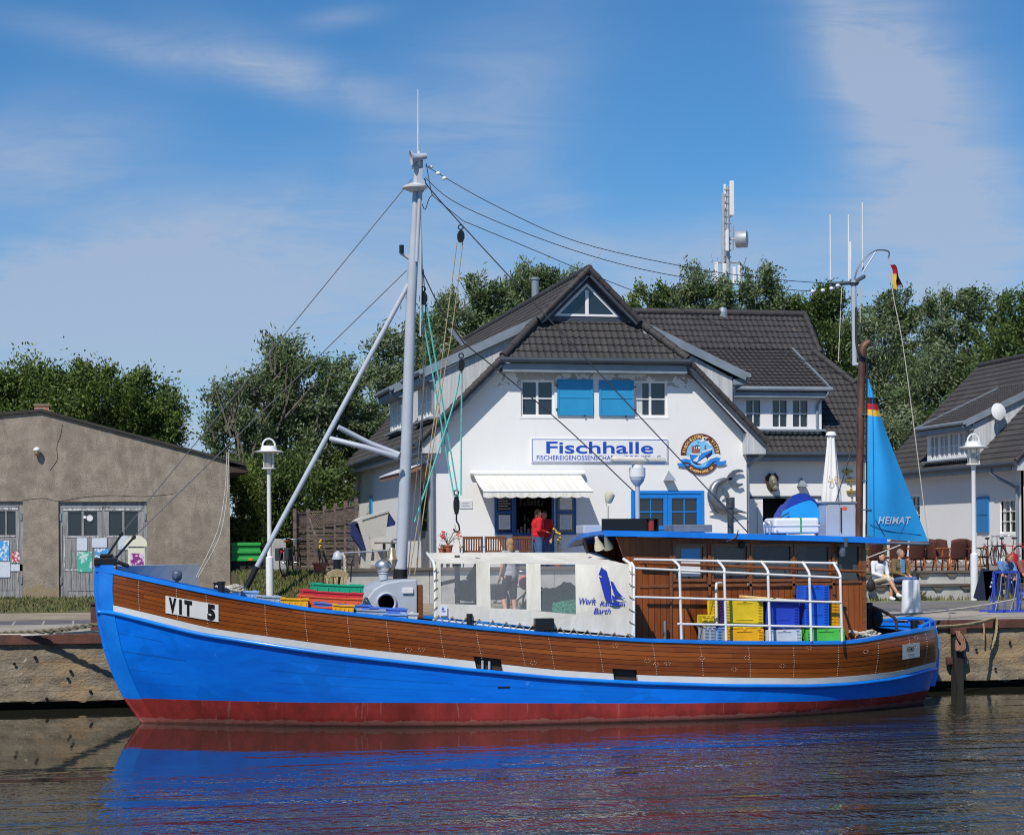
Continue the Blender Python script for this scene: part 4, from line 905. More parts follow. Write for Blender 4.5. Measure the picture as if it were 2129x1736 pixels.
mb = MB(); c = P(1810, 1290, Y=YC - .3); mb.tube([c + V((-.05, 0, -.5)), c + V((-.05, 0, .35))], .09, 10); mb.ball(c + V((.1, 0, .05)), (.16, .14, .2), 10); mb.build('stern_winch', 'black_rubber', boat, smooth=40)
t = .963; q = hp(t, lv('sheer', t), -1, -.55); MB().tube([q - V((0, 0, .5)), q + V((-.5, 0, .12)) + V((.5, 0, 0))], .07, 10).build('bollard', 'black_paint', boat, smooth=50)

# ------------------------------------------------ white tube railing with cover
YR = YC - 2.42
def rl(px, py, d=0.): return P(px, py, Y=YR + d)
mb = MB(); 
hoops = [1318, 1414, 1506, 1596, 1668, 1747]; topy = lambda x: tab([(1318, 1178), (1745, 1200)], x); ay = lambda x: tab([(1318, 1163), (1745, 1171)], x)
xt_b = [(1414, 1597 - 0)] 
for hx, bx in ((1318, 1318), (1398, 1420), (1492, 1513), (1582, 1604), (1673, 1690), (1733, 1754)):
    zb = lv('sheer', tx(rl(bx - 14, 1330).x)); 
    foot = rl(bx - 15 + 12, 1331); foot.z = zb
    x_ = bx - 8; a = rl(x_, ay(x_), .45); k = rl(x_ , topy(x_) - 6, .12); k2 = rl(x_ + 1, topy(x_) + 8, .02)
    mb.tube(curve([a - V((.12, 0, -.01)), k, k2, lerp(k2, foot, .5), foot], 5), .026, 8)
mb.tube([rl(1318, 1163, .45), rl(1740, 1171, .45)], .024, 8); mb.tube([rl(1318, 1181, .02), rl(1748, 1201, .02)], .022, 8)
mb.tube([rl(1318, 1241, 0), rl(1750, 1252, 0)], .022, 8); mb.tube([rl(1408, 1297, 0), rl(1752, 1304, 0)], .022, 8)
mb.tube(curve([rl(1500, 1212, .5), rl(1492, 1213, .4), rl(1489, 1222, .3), rl(1490, 1300, .3)], 5), .025, 8)
railing = mb.build('tube_railing', 'white_paint', boat, smooth=60)
# canvas cover over the forward frame
mat('canvas', rgb(226, 222, 211), .85, col2=rgb(205, 200, 188), vscale=.9, bump=.5, bscale=4, stretch=(2.4, 1, .7)); film('clear_film', (.46, .47, .50), .26, .08)
cx0, cx1 = 907, 1313
def ctop(x): return tab([(907, 1168), (1130, 1170), (1313, 1174)], x)
def cbot(x): return tab([(907, 1283), (1010, 1292), (1120, 1304), (1313, 1322)], x)
hw = [(917, 991, 1169, 1169, 1254.5, 1257.5), (1020, 1095, 1169, 1169, 1264, 1267), (1125, 1197.5, 1170, 1170, 1270, 1277)]
def cf(x, v): 
    w_ = .006 * math.sin(x * .11) * math.sin(v * 3.) 
    p = P(x, lerp(ctop(x), cbot(x), v), Y=YR - .02); p.y += .06 * (1 - v) ** 6 + w_; return p
mb = MB(); outer = [(x, 0.) for x in range(cx0, cx1, 14)] + [(cx1, 0.), (cx1, .5), (cx1, 1.)] + [(x, 1.) for x in range(cx1 - 7, cx0, -14)] + [(cx0, 1.), (cx0, .5)]
vv = lambda x, y: (y - ctop(x)) / (cbot(x) - ctop(x))
holes = [[(a, vv(a, y3)), (b_, vv(b_, y4)), (b_, vv(b_, y2 + 3)), (a, vv(a, y1 + 3))] for a, b_, y1, y2, y3, y4 in hw]
wall_face(mb, outer, holes, cf, (0, .012, 0))
rows = []                                    # sloping top
for i in range(30):
    x = lerp(cx0 - 2, cx1, i / 29); xb = lerp(888, 1240, i / 29); a = cf(max(cx0, x), 0)
    bk = P(xb, 1148.5, Y=YR + 2.6); row = []
    for k in range(7): f = k / 6; p = a.lerp(bk, f); p.z -= .03 * math.sin(math.pi * f) * (1 + .4 * math.sin(i * .9)); row.append(p)
    rows.append(row)
mb.grid(rows); cover = mb.build('canvas_cover', 'canvas', boat, smooth=30)
for h in holes:
    h2 = h; mb = MB(); mb.quad(*[cf(x, v) + V((0, .03, 0)) for x, v in h2]); mb.build('film_window', 'clear_film', cover)
mb = MB()
for x in (1050, 1160): mb.prism([P(x, 1290, Y=YR - .03) for x in (x, x + .1)] + [P(x + .1, 1300, Y=YR - .03)], (0, .001, 0)) if 0 else None
mb.tube([P(905, 1283, Y=YR), P(904, 1180, Y=YR), P(901, 1168, Y=YR + .15), P(888, 1150, Y=YR + 1.2)], .026, 8); mb.tube([P(1318, 1325, Y=YR), P(1318, 1178, Y=YR), P(1313, 1170, Y=YR + .15)], .026, 8)
mb.tube([P(900, 1288, Y=YR), P(1010, 1300, Y=YR), P(1120, 1313, Y=YR), P(1318, 1328, Y=YR)], .022, 8)
for x in (1018, 1127, 1197, 1252): mb.tube([P(x, tab([(900, 1288), (1318, 1328)], x), Y=YR), P(x, tab([(900, 1297), (1318, 1334)], x), Y=YR)], .024, 6)
mb.build('cover_frame', 'white_paint', boat, smooth=60)
mb = MB()
for i in range(15):
    x = lerp(912, 1305, i / 14); a = P(x, cbot(x) - 4, Y=YR - .035); 
    mb.tube([a, P(x - 9, tab([(900, 1289), (1318, 1329)], x - 9), Y=YR - .03)], .008, 5); mb.tube([a, P(x + 10, tab([(900, 1289), (1318, 1329)], x + 10), Y=YR - .03)], .008, 5)
for i in range(6):
    y = lerp(1188, 1318, i / 5); a = P(1309, y, Y=YR - .035); mb.tube([a, P(1319, y + 6, Y=YR - .03)], .008, 5); y = lerp(1180, 1280, i / 5); a = P(909, y, Y=YR - .035); mb.tube([a, P(902, y + 8, Y=YR - .03)], .008, 5)
mb.build('cover_lacing', 'rope_tan', cover)
mb = MB()
for i in range(15): x = lerp(912, 1305, i / 14); mb.ball(P(x, cbot(x) - 4, Y=YR - .036), (.012, .004, .012), 6)
for i in range(6): mb.ball(P(1309, lerp(1188, 1318, i / 5), Y=YR - .036), (.012, .004, .012), 6)
mb.build('eyelet', 'grey_metal', cover)
# yard emblem and lettering on the cover
mat('ink_blue', rgb(30, 55, 175), .7)
mb = MB(); E = lambda x, y: P(x, y, Y=YR - .045 - .018)
for poly in ([(1250, 1179), (1244, 1195), (1266, 1206), (1262, 1188)], [(1245, 1198), (1252, 1224), (1258, 1246), (1270, 1250), (1267, 1207)], [(1269, 1207), (1272, 1222), (1278, 1237), (1296, 1242), (1284, 1228), (1275, 1210)], [(1272, 1236), (1273, 1247), (1288, 1245), (1278, 1240)], [(1262, 1252), (1290, 1251), (1287, 1258), (1276, 1259)]):
    mb.add([E(*p) for p in poly], [tuple(range(len(poly)))])
mb.tube([E(1273, 1248), E(1300, 1243)], .006, 4); mb.tube([E(1259, 1185), E(1271, 1249)], .006, 4)
mb.build('yard_emblem', 'ink_blue', cover); mb = MB()
for body, x, y, wd_, sz, rt in (('Werft', 1222, 1249, 36, .17, 2), ('Rammin', 1273, 1255, 55, .125, 3), ('Barth', 1252, 1270, 38, .15, 4)):
    c = E(x, y); letters(mb, body, c, (1, 0, -.03), (0, 0, 1), sz, wd_ / 118, shear=.35, bold=.001)
def onto(mb, fy):
    o = []
    for p in mb.v: x, y = proj(p); o.append(tuple(P(x, y, Y=fy(x, y))))
    mb.v = o
onto(mb, lambda x, y: cf(x, vv(x, y)).y - .010)
mb.build('lettering', 'ink_blue', cover)
mb = MB(); a, b_ = P(914, 1258, Y=YR - .06), P(930, 1280, Y=YR - .06); mb.box(a.x, b_.x, a.y - .002, a.y, b_.z, a.z); bd = mb.build('maker_patch', 'sticker_white', cover); mb = MB(); mb.add([P(x, y, Y=YR - .064) for x, y in ((921, 1261), (918, 1268), (924, 1268))], [(0, 1, 2)]); mb.add([P(x, y, Y=YR - .064) for x, y in ((918, 1270), (927, 1270), (925, 1272), (919, 1272))], [(0, 1, 2, 3)]); mb.build('patch_emblem', 'ink_blue', bd)
# ================================================================== BUILDINGS
mat('render_white', (.82, .815, .80), .9, col2=(.79, .785, .77), vscale=.8, bump=.12, bscale=60, detail=6)
tm = mat('roof_tile', (.050, .046, .046), .75, col2=(.034, .031, .031), vscale=3, bump=.3, bscale=25)
nt = tm.node_tree; N = nt.nodes; L = nt.links                      # lichen spots on the tiles
t_ = N.new('ShaderNodeTexCoord'); n1 = N.new('ShaderNodeTexNoise'); n1.inputs['Scale'].default_value = 3.4; n1.inputs['Detail'].default_value = 8; n1.inputs['Roughness'].default_value = .75; L.new(t_.outputs['Object'], n1.inputs['Vector'])
r1 = N.new('ShaderNodeValToRGB'); r1.color_ramp.elements[0].position = .63; r1.color_ramp.elements[1].position = .70; L.new(n1.outputs['Fac'], r1.inputs['Fac'])
mxl = N.new('ShaderNodeMix'); mxl.data_type = 'RGBA'; b = N['Principled BSDF']; L.new(b.inputs['Base Color'].links[0].from_socket, mxl.inputs['A']); mxl.inputs['B'].default_value = (.22, .15, .06, 1); L.new(r1.outputs['Color'], mxl.inputs['Factor']); L.new(mxl.outputs['Result'], b.inputs['Base Color'])
mat('zinc', rgb(142, 152, 162), .55, metal=.25, var=.2, vscale=2); mat('zinc_dark', rgb(74, 82, 92), .5, metal=.3, var=.2, vscale=2)
mat('grey_boards', (.60, .61, .62), .85, col2=(.40, .41, .42), vscale=2.2, stretch=(5, 5, .35), bump=.3, bscale=14, detail=7)
mat('shutter_blue', rgb(40, 148, 200), .55, var=.12, vscale=2); mat('door_blue', rgb(30, 128, 215), .4, var=.08); mat('deep_blue', rgb(25, 85, 155), .5)
mat('glass_dark', (.018, .024, .032), .04, spec=.9); mat('curtain', (.62, .62, .62), .9); mat('pvc_white', (.80, .80, .795), .4)
mat('paper', (.72, .73, .75), .7, var=.1, vscale=8)
def tiles(mb, f, polys, a0, a1, b0, b1, tw=.19, ch=.31, sub=4, wave=.02, step=.03):
    """pantiles on a roof slope: f(a, b, h) with a along the eave, b up the slope, h off the slope; polys are convex outlines in (a, b)"""
    na = int((a1 - a0) / tw * sub) + 1; nb = int((b1 - b0) / ch) + 1; bm = bmesh.new(); prof = [(-1, 0), (-.3, 0), (.55, 0), (1., 0)]
    for j in range(nb):
        lo, hi = [], []
        for i in range(na + 1):
            a = a0 + i * tw / sub; ph = 2 * math.pi * (i % sub) / sub; w_ = wave * (math.cos(ph) * .9 + .25 * math.cos(2 * ph + .8))
            lo.append(bm.verts.new((a, b0 + j * ch - .02, w_ + step))); hi.append(bm.verts.new((a, b0 + (j + 1) * ch - .012, w_ * .9)))
        for i in range(na): bm.faces.new((lo[i], lo[i + 1], hi[i + 1], hi[i]))
    for poly in polys:
        c = bm.copy(); cx = sum(p[0] for p in poly) / len(poly); cy = sum(p[1] for p in poly) / len(poly)
        for (x0, y0), (x1, y1) in zip(poly, poly[1:] + poly[:1]):
            n = V((y1 - y0, x0 - x1, 0))
            if n.dot(V((cx - x0, cy - y0, 0))) > 0: n = -n
            bmesh.ops.bisect_plane(c, geom=c.verts[:] + c.edges[:] + c.faces[:], plane_co=(x0, y0, 0), plane_no=n, clear_outer=True)
        c.verts.index_update(); mb.add([f(*v.co) for v in c.verts], [[v.index for v in q.verts] for q in c.faces]); c.free()
    bm.free()
KS = .985; CS = 1 / math.sqrt(1 + KS * KS)
def window(parent, f, a0, a1, b0, b1, out, cols=2, rows_=2, fw=.06, name='window', m='pvc_white', glass='glass_dark', sill=False, casements=1, depth=.1, curtain=False):
    """f(a, b) on the wall plane, out = unit vector off the wall; frame with glazing bars, the pane as its child"""
    o = V(out); w_ = MB(); A = (f(a1, b0) - f(a0, b0)).normalized(); B = V((0, 0, 1))
    def bar(x0, x1, z0, z1, d0, d1):
        c = (f(x0, z0) + f(x1, z1)) / 2 + o * ((d0 + d1) / 2); w_.obox(c, A * (abs(x1 - x0) / 2), o * ((d1 - d0) / 2), B * ((z1 - z0) / 2))
    bar(a0, a1, b0, b0 + fw, -depth, 0.01); bar(a0, a1, b1 - fw, b1, -depth, 0.01)
    for i in range(casements + 1):
        x = lerp(a0, a1 - fw, i / casements) - (0 if i in (0, casements) else .01); bar(x, x + fw + (0 if i in (0, casements) else .02), b0 + fw, b1 - fw, -depth, .008)
    cw = (a1 - a0 - fw) / casements
    for i in range(casements):
        x0, x1 = a0 + fw + i * cw, a0 + (i + 1) * cw
        for k in range(1, cols): x = lerp(x0, x1, k / cols); bar(x - .016 - .018 * (cols == 2 and fw == .06), x + .016 + .018 * (cols == 2 and fw == .06), b0 + fw, b1 - fw, -depth * .7, -.012)
        for k in range(1, rows_): z = lerp(b0 + fw, b1 - fw, k / rows_); bar(x0, x1, z - .016, z + .016, -depth * .7, -.015)
    if sill: bar(a0 - .05, a1 + .05, b0 - .06, b0 - .002, -.02, .07)
    fr = w_.build(name, m, parent); mb = MB(); mb.quad(*[f(x, z) - o * (depth * .6) for x, z in ((a0 + fw * .5, b0 + fw * .5), (a1 - fw * .5, b0 + fw * .5), (a1 - fw * .5, b1 - fw * .5), (a0 + fw * .5, b1 - fw * .5))]); mb.build('pane', glass, fr)
    if curtain:
        mb = MB(); mb.grid([[f(lerp(a0 + fw, a0 + fw + (a1 - a0) * .22, i / 8), z) - o * (depth * .55 - .002 - .006 * (i % 2)) for z in (b0 + fw, b1 - fw)] for i in range(9)]); mb.build('curtain', 'curtain', fr)
    return fr
def gutter_mb(mb, a, b, r=.075):
    a, b = V(a), V(b); mb.tube([a, b], r, 10)
class House:
    """gabled house with half hips: F(u, v, z), u across, v along from the gable, roof spring data in metres"""
    def __init__(s, name, label, F, L, zb, zr, W=9.18, root=None, ov=.5):
        s.F, s.L, s.zb, s.zr, s.W, s.h = F, L, zb, zr, W, W / 2; s.root = root or empty(name, F(W / 2, 0, zb), label, 'house')
        s.ov = ov; s.eo = s.h + .5; s.ez = zr - KS * s.eo
        s.hz0, s.hz1 = zr - 2.64, zr - 1.47; s.hv0, s.hv1 = -.42, .62
    def G(s, side): return (lambda o, v, z: s.F(s.h + side * o, v, z))
    def plane(s, o): return s.zr - KS * o
    def slope(s, side, v1=None, v0hip=True):
        L_ = v1 if v1 is not None else s.L; q = math.sqrt(1 + KS * KS); g = s.G(side); bz = lambda z: (z - s.ez) / KS * q
        def f(a, b_, h): o = s.eo - b_ / q; return g(o + h * KS * CS, a, s.plane(o) + h * CS)
        lo = [(-.45, 0), (-.45, bz(s.hz0)), (s.hv1 - .1, bz(s.hz1)), (L_, bz(s.hz1)), (L_, 0)]; up = [(s.hv1 - .32, bz(s.hz1)), (s.hv1 - .32, bz(s.zr)), (L_, bz(s.zr)), (L_, bz(s.hz1))]
        return f, [lo, up], bz
    def roof(s, sides=(-1, 1), v1=None):
        mb = MB(); und = MB()
        for sd in sides:
            f, polys, bz = s.slope(sd, v1); tiles(mb, f, polys, -.45, (v1 or s.L), 0, bz(s.zr), sub=4)
            for poly in polys: und.prism([f(a, b_, -.03) for a, b_ in poly], f(0, 0, -.14) - f(0, 0, -.03))
        w0, w1 = s.h - 0, 0; q = math.sqrt(1 + ((s.hz1 - s.hz0) / (s.hv1 - s.hv0)) ** 2); k2 = (s.hz1 - s.hz0) / (s.hv1 - s.hv0); hw0, hw1 = (s.zr - s.hz0) / KS, (s.zr - s.hz1) / KS; bl = (s.hz1 - s.hz0) / k2 * q
        def f(a, b_, h): v = s.hv0 + b_ / q; return s.F(s.h + a, v - h * k2 / q, s.hz0 + (v - s.hv0) * k2 + h / q)
        poly = [(-hw0, 0), (hw0, 0), (hw1, bl), (-hw1, bl)]; tiles(mb, f, [poly], -hw0 - .15, hw0, 0, bl, ch=.30)
        und.prism([f(a, b_, -.03) for a, b_ in poly], f(0, 0, -.12) - f(0, 0, -.03))
        s.roofob = mb.build('roof', 'roof_tile', s.root); und.build('roof_deck', 'zinc_dark', s.roofob)
        mb = MB()                                            # ridge and hip caps
        n = int(((v1 or s.L) - .3) / .4); 
        for i in range(n): v = s.hv1 - .3 + i * .4; mb.tube([s.F(s.h, v, s.zr + .02), s.F(s.h, v + .41, s.zr + .035)], [.13, .115], 8)
        for sd in (-1, 1):
            a, b_ = s.F(s.h + sd * (hw0 + .02), s.hv0 - .02, s.hz0 + .05), s.F(s.h + sd * hw1, s.hv1 - .1, s.hz1 + .05)
            for i in range(4): p, r = a.lerp(b_, i / 4), a.lerp(b_, (i + 1.1) / 4); mb.tube([p, r], [.125, .105], 8)
            a, b_ = s.F(s.h + sd * hw1, s.hv1 - .3, s.hz1 + .02), s.F(s.h, s.hv1 - .3, s.zr + .04)
            for i in range(5): p, r = a.lerp(b_, i / 5), a.lerp(b_, (i + 1.08) / 5); mb.tube([p, r], [.1, .085], 8)
            a, b_ = s.F(s.h + sd * s.eo, -.42, s.ez + .04), s.F(s.h + sd * hw0, -.42, s.hz0 + .03)
            for i in range(10): p, r = a.lerp(b_, i / 10), a.lerp(b_, (i + 1.06) / 10); mb.tube([p, r], [.095, .08], 8)
        mb.build('ridge_tile', 'roof_tile', s.roofob, smooth=50)
        mb = MB(); gutter_mb(mb, s.F(s.h - hw0 - .1, s.hv0 - .06, s.hz0 - .05), s.F(s.h + hw0 + .1, s.hv0 - .06, s.hz0 - .05), .085)
        for sd in sides: g = s.G(sd); gutter_mb(mb, g(s.eo + .06, -.5, s.ez - .05), g(s.eo + .06, v1 or s.L, s.ez - .05), .085)
        mb.build('gutter', 'zinc_dark', s.root, smooth=50)
        mb = MB()
        def bx(u0, u1, v0, v1_, z0, z1):
            p = [s.F(u, v, z) for z in (z0, z1) for v in (v0, v1_) for u in (u0, u1)]; mb.add(p, [(0, 2, 3, 1), (4, 5, 7, 6), (0, 1, 5, 4), (2, 6, 7, 3), (0, 4, 6, 2), (1, 3, 7, 5)])
        bx(s.h - hw0 - .02, s.h + hw0 + .02, s.hv0 + .03, -.002, s.hz0 - .38, s.hz0 - .14)
        for sd in sides:
            o1, o0 = s.eo - .02, s.h + .002; u = sorted((s.h + sd * o0, s.h + sd * o1)); bx(u[0], u[1], .02, v1 or s.L, s.ez - .26, s.ez - .12)
        mb.build('fascia', 'zinc', s.root)
        for sd in (-1, 1):                                   # boarded verges and boxed eaves ends
            mb = MB(); z0 = s.ez; a = s.G(sd)
            mb.prism([a(s.eo - .05, -.40, z0 - .12), a(s.eo - .05, -.40, z0 - .30), a(s.eo - .62, -.40, z0 - .30), a(s.eo - .62, -.40, z0 + .30), a(hw0 + .18, -.40, s.hz0 - .40), a(hw0 + .0, -.40, s.hz0 - .12)], s.F(0, .03, 0) - s.F(0, 0, 0))
            mb.prism([a(s.eo - .05, -.37, z0 - .13), a(s.eo - .05, -.37, z0 - .30), a(s.eo - .62, -.37, z0 - .30), a(s.eo - .62, -.37, z0 + .30)], s.F(0, .366, 0) - s.F(0, 0, 0))
            mb.build('verge_board', 'grey_boards', s.root)
        mb = MB(); zt = s.hz1                                # glazed gablet
        tri = [(s.h - (s.zr - .1 - zt) / KS, zt), (s.h + (s.zr - .1 - zt) / KS, zt), (s.h, s.zr - .1)]
        def inset(k): c = (s.h, zt + (s.zr - zt) * .36); return [(lerp(u, c[0], k), lerp(z, c[1], k)) for u, z in tri]
        wall_face(mb, tri, [inset(.30)], lambda u, z: s.F(u, s.hv1, z), s.F(0, .05, 0) - s.F(0, 0, 0)); gab = mb.build('gablet', 'zinc_dark', s.root)
        mb = MB(); wall_face(mb, inset(.30), [inset(.42)], lambda u, z: s.F(u, s.hv1 - .02, z), s.F(0, .06, 0) - s.F(0, 0, 0)); c0, c1 = inset(.42)[0], inset(.42)[2]
        p = [s.F(u, v, z) for z in (c0[1], c1[1] - .1) for v in (s.hv1 - .018, s.hv1 + .02) for u in (s.h - .05, s.h + .05)]; mb.add(p, [(0, 2, 3, 1), (4, 5, 7, 6), (0, 1, 5, 4), (2, 6, 7, 3), (0, 4, 6, 2), (1, 3, 7, 5)])
        fr = mb.build('gablet_window', 'pvc_white', gab); mb = MB(); mb.quad(*[s.F(u, s.hv1 + .015, z) for u, z in inset(.40)]); mb.build('pane', 'glass_dark', fr)
    def dormer(s, side, v0, v1, wins=None, fm='zinc', od=4.42, zt=None):
        g = s.G(side); zt = zt if zt is not None else s.zr - 2.93; ks = .46; oe = od + .38; o1 = (s.zr - zt - ks * oe) / (KS - ks); z1 = s.plane(o1); zw = zt - .30
        body = None; zr0 = s.plane(od)
        for v, e in ((v0, .12), (v1, -.12)):
            D = MB(); cheek = [(od, zr0 - .1), (od, zw + .2), (o1 + .05, z1 - .12), (o1 + .25, s.plane(o1 + .25) - .12)]; D.prism([g(o, v, z) for o, z in cheek], g(0, e, 0) - g(0, 0, 0)); ob = D.build('dormer' if body is None else 'dormer_cheek', 'grey_boards', body or s.root); body = body or ob
        mb = MB(); out = (g(1, 0, 0) - g(0, 0, 0)).normalized(); fr = lambda a, z: g(od, a, z)
        a0, a1 = v0 + .42, v1 - .42; b0, b1 = zr0 + .14, zw + .0
        wl_ = wins or [(lerp(a0, a1, k / 2) + .03 * k, lerp(a0, a1, (k + 1) / 2) - .03 * (1 - k)) for k in (0, 1)]
        wall_face(mb, [(v0 + .004, zr0 - .15), (v1 - .004, zr0 - .15), (v1 - .004, zw + .25), (v0 + .004, zw + .25)], [rloop(a, b_, b0, b1) for a, b_ in wl_], lambda a, z: fr(a, z) + out * .012, -out * .2); mb.build('dormer_front', fm, body)
        for a, b_ in wl_: window(body, fr, a, b_, b0, b1, out, cols=2, rows_=2, casements=1 if b_ - a < .75 else 2, fw=.07, depth=.1)
        mb = MB(); q = math.sqrt(1 + ks * ks)
        def f(a, b_, h): o = oe - b_ / q; return g(o + h * ks / q, a, zt + (oe - o) * ks + h / q)
        bl = (oe - o1) * q; tiles(mb, f, [[(v0 - .12, 0), (v1 + .12, 0), (v1 + .12, bl), (v0 - .12, bl)]], v0 - .12, v1 + .12, 0, bl); dr = mb.build('dormer_roof', 'roof_tile', body)
        mb = MB(); mb.prism([f(v0 - .14, 0, -.02), f(v1 + .14, 0, -.02), f(v1 + .14, bl, -.02), f(v0 - .14, bl, -.02)], f(0, 0, -.16) - f(0, 0, -.02)); mb.build('dormer_deck', 'zinc_dark', dr)
        mb = MB()
        for v in (v0 - .16, v1 + .14): mb.prism([f(v, -.05, -.17), f(v, bl + .1, -.17), f(v, bl + .1, .07), f(v, -.05, .07)], f(.05, 0, 0) - f(0, 0, 0))
        gutter_mb(mb, g(oe + .07, v0 - .2, zt - .03), g(oe + .07, v1 + .2, zt - .03), .075)
        p = [g(o, v, z) for z in (zt - .3, zt - .13) for v in (v0 - .05, v1 + .05) for o in (od + .02, oe)]; mb.add(p, [(0, 2, 3, 1), (4, 5, 7, 6), (0, 1, 5, 4), (2, 6, 7, 3), (0, 4, 6, 2), (1, 3, 7, 5)])
        pp = [g(oe + .05, v0 - .05, zt - .06), g(oe + .03, v0 - .05, zt - .22), g(od + .08, v0 + .15, zt - .5), g(od + .06, v0 + .17, zr0 + .2)]; mb.tube(curve(pp, 4), .045, 8)
        p = [g(o, v, z) for z in (zr0 + .06, zr0 + .12) for v in (v0 - .08, v1 + .08) for o in (od - .05, od + .22)]; mb.add(p, [(0, 2, 3, 1), (4, 5, 7, 6), (0, 1, 5, 4), (2, 6, 7, 3), (0, 4, 6, 2), (1, 3, 7, 5)])
        mb.build('dormer_flashing', 'zinc', body); return body
# ---- main house
HX, HYF, HZ = 9.16, 54.4, 2.5
FM = lambda u, v, z: V((HX + u, HYF + v, z))
hall = House('fish_hall', 'white rendered house with dark half hipped tile roof and blue shutters behind the boat', FM, 20, HZ - .5, 11.05)
hall.roof((-1,), 20); 
g_ = House.roof
# right slope of the front block and the wing
mb = MB(); f, polys, bz = hall.slope(1, 11); tiles(mb, f, polys, -.45, 11, 0, bz(hall.zr)); und = MB()
for poly in polys: und.prism([f(a, b_, -.03) for a, b_ in poly], f(0, 0, -.14) - f(0, 0, -.03))
r2 = mb.build('roof', 'roof_tile', hall.root); und.build('roof_deck', 'zinc_dark', r2)
def fr_(x0, y0, x1, y1): return rect(x0, y0, x1, y1, HYF)
hz = {'win_a': fr_(1083, 790, 1153, 866), 'win_b': fr_(1318, 792, 1388, 867), 'hatch': fr_(1069, 1024, 1152, 1108), 'door': fr_(1312, 1020, 1464, 1160)}
outer = [(HX, HZ - .5), (HX + 9.18, HZ - .5), (HX + 9.18, 6.3), (HX + 4.59 + 2.9, 8.05), (HX + 4.59 - 2.9, 8.05), (HX, 6.3)]
mb = MB(); wall_face(mb, outer, [rloop(*r) for r in hz.values()], lambda u, v: V((u, HYF, v)), (0, .2, 0))
mb.box(HX, HX + .25, HYF + .21, HYF + 20, HZ - .5, 6.35); mb.box(HX + 8.93, HX + 9.18, HYF + .21, HYF + 6, HZ - .5, 6.35)
mb.build('wall', 'render_white', hall.root)
mb = MB(); mb.box(HX + .3, HX + 8.9, HYF + 3, HYF + 3.1, HZ - .4, 6.3); mb.box(HX + .3, HX + 8.9, HYF + .3, HYF + 3, 5.0, 5.1); mb.build('dark_backing', 'dark_void', hall.root)  # near-black backing sheets: the dark of the rooms is put into the colour
fw_ = lambda u, v: V((u, HYF, v)); OUT = V((0, -1, 0))
for k, cu in (('win_a', False), ('win_b', True)):
    a, b_, c, d = hz[k]; f2 = lambda u, v: V((u, HYF + .06, v)); window(hall.root, f2, a, b_, c, d, OUT, 2, 2, .06, sill=True, curtain=cu)
def shutter(parent, r, m='shutter_blue', y=HYF, nm='shutter'):
    x0, x1, z0, z1 = r; mb = MB(); mb.box(x0, x1, y - .05, y - .012, z0, z1); e = .055
    for q in ((x0, x1, z0, z0 + e), (x0, x1, z1 - e, z1), (x0, x0 + e, z0 + e, z1 - e), (x1 - e, x1, z0 + e, z1 - e), (x0 + e, x1 - e, (z0 + z1) / 2 - .02, (z0 + z1) / 2 + .02)): mb.box(q[0], q[1], y - .064, y - .0505, q[2], q[3])
    sh = mb.build(nm, m, parent, bev=.004); mb = MB(); xh = x0 - .04 if r[0] < HX + 4.2 else x1 + .01
    for z in (lerp(z0, z1, .17), lerp(z0, z1, .82)): mb.box(xh, xh + .05, y - .075, y - .002, z - .015, z + .015)
    mb.box(lerp(x0, x1, .75), lerp(x0, x1, .78), y - .08, y - .002, z0 - .03, z0 + .01); mb.build('hinge', 'black_paint', sh); return sh
shutter(hall.root, fr_(1158, 789, 1232, 864)); shutter(hall.root, fr_(1245, 791, 1317, 865))
# serving hatch
x0, x1, z0, z1 = hz['hatch']; mb = MB()
for q in ((x0, x0 + .06, z0, z1), (x1 - .06, x1, z0, z1), (x0 + .06, x1 - .06, z1 - .06, z1)): mb.box(q[0], q[1], HYF - .01, HYF + .12, q[2], q[3])
mb.box(x0 - .03, x1 + .03, HYF - .12, HYF + .15, z0 - .05, z0); ha = mb.build('serving_hatch', 'deep_blue', hall.root)
mb = MB(); a, b_, c, d = fr_(1066, 1110, 1152, 1165); mb.box(a, b_, HYF - .03, HYF - .002, c, d); mb.build('hatch_panel', 'deep_blue', ha)
mat('shelf_brown', (.06, .045, .035), .8); mat('bottle_mix', (.5, .42, .3), .3, col2=(.1, .12, .16), vscale=14, ramp=(.4, .6))
mb = MB()
for z in (.35, .8): mb.box(x0, x1 + .3, HYF + 1.2, HYF + 1.5, z0 + z - .03, z0 + z)
mb.build('hatch_shelf', 'shelf_brown', ha); mb = MB(); r3 = random.Random(4)
for z in (.35, .8, 0):
    for i in range(11):
        if r3.random() < .7: x = lerp(x0 + .05, x1 - .05, i / 10); h = r3.uniform(.1, .26); mb.tube([(x, HYF + (1.3 if z else .3), z0 + z), (x, HYF + (1.3 if z else .3), z0 + z + h)], r3.uniform(.025, .05), 8)
mb.build('hatch_jars', 'bottle_mix', ha)
mat('chalkboard', (.02, .022, .02), .8); mat('chalk', (.6, .6, .6), .9); mat('print_grey', (.36, .34, .42), .8)
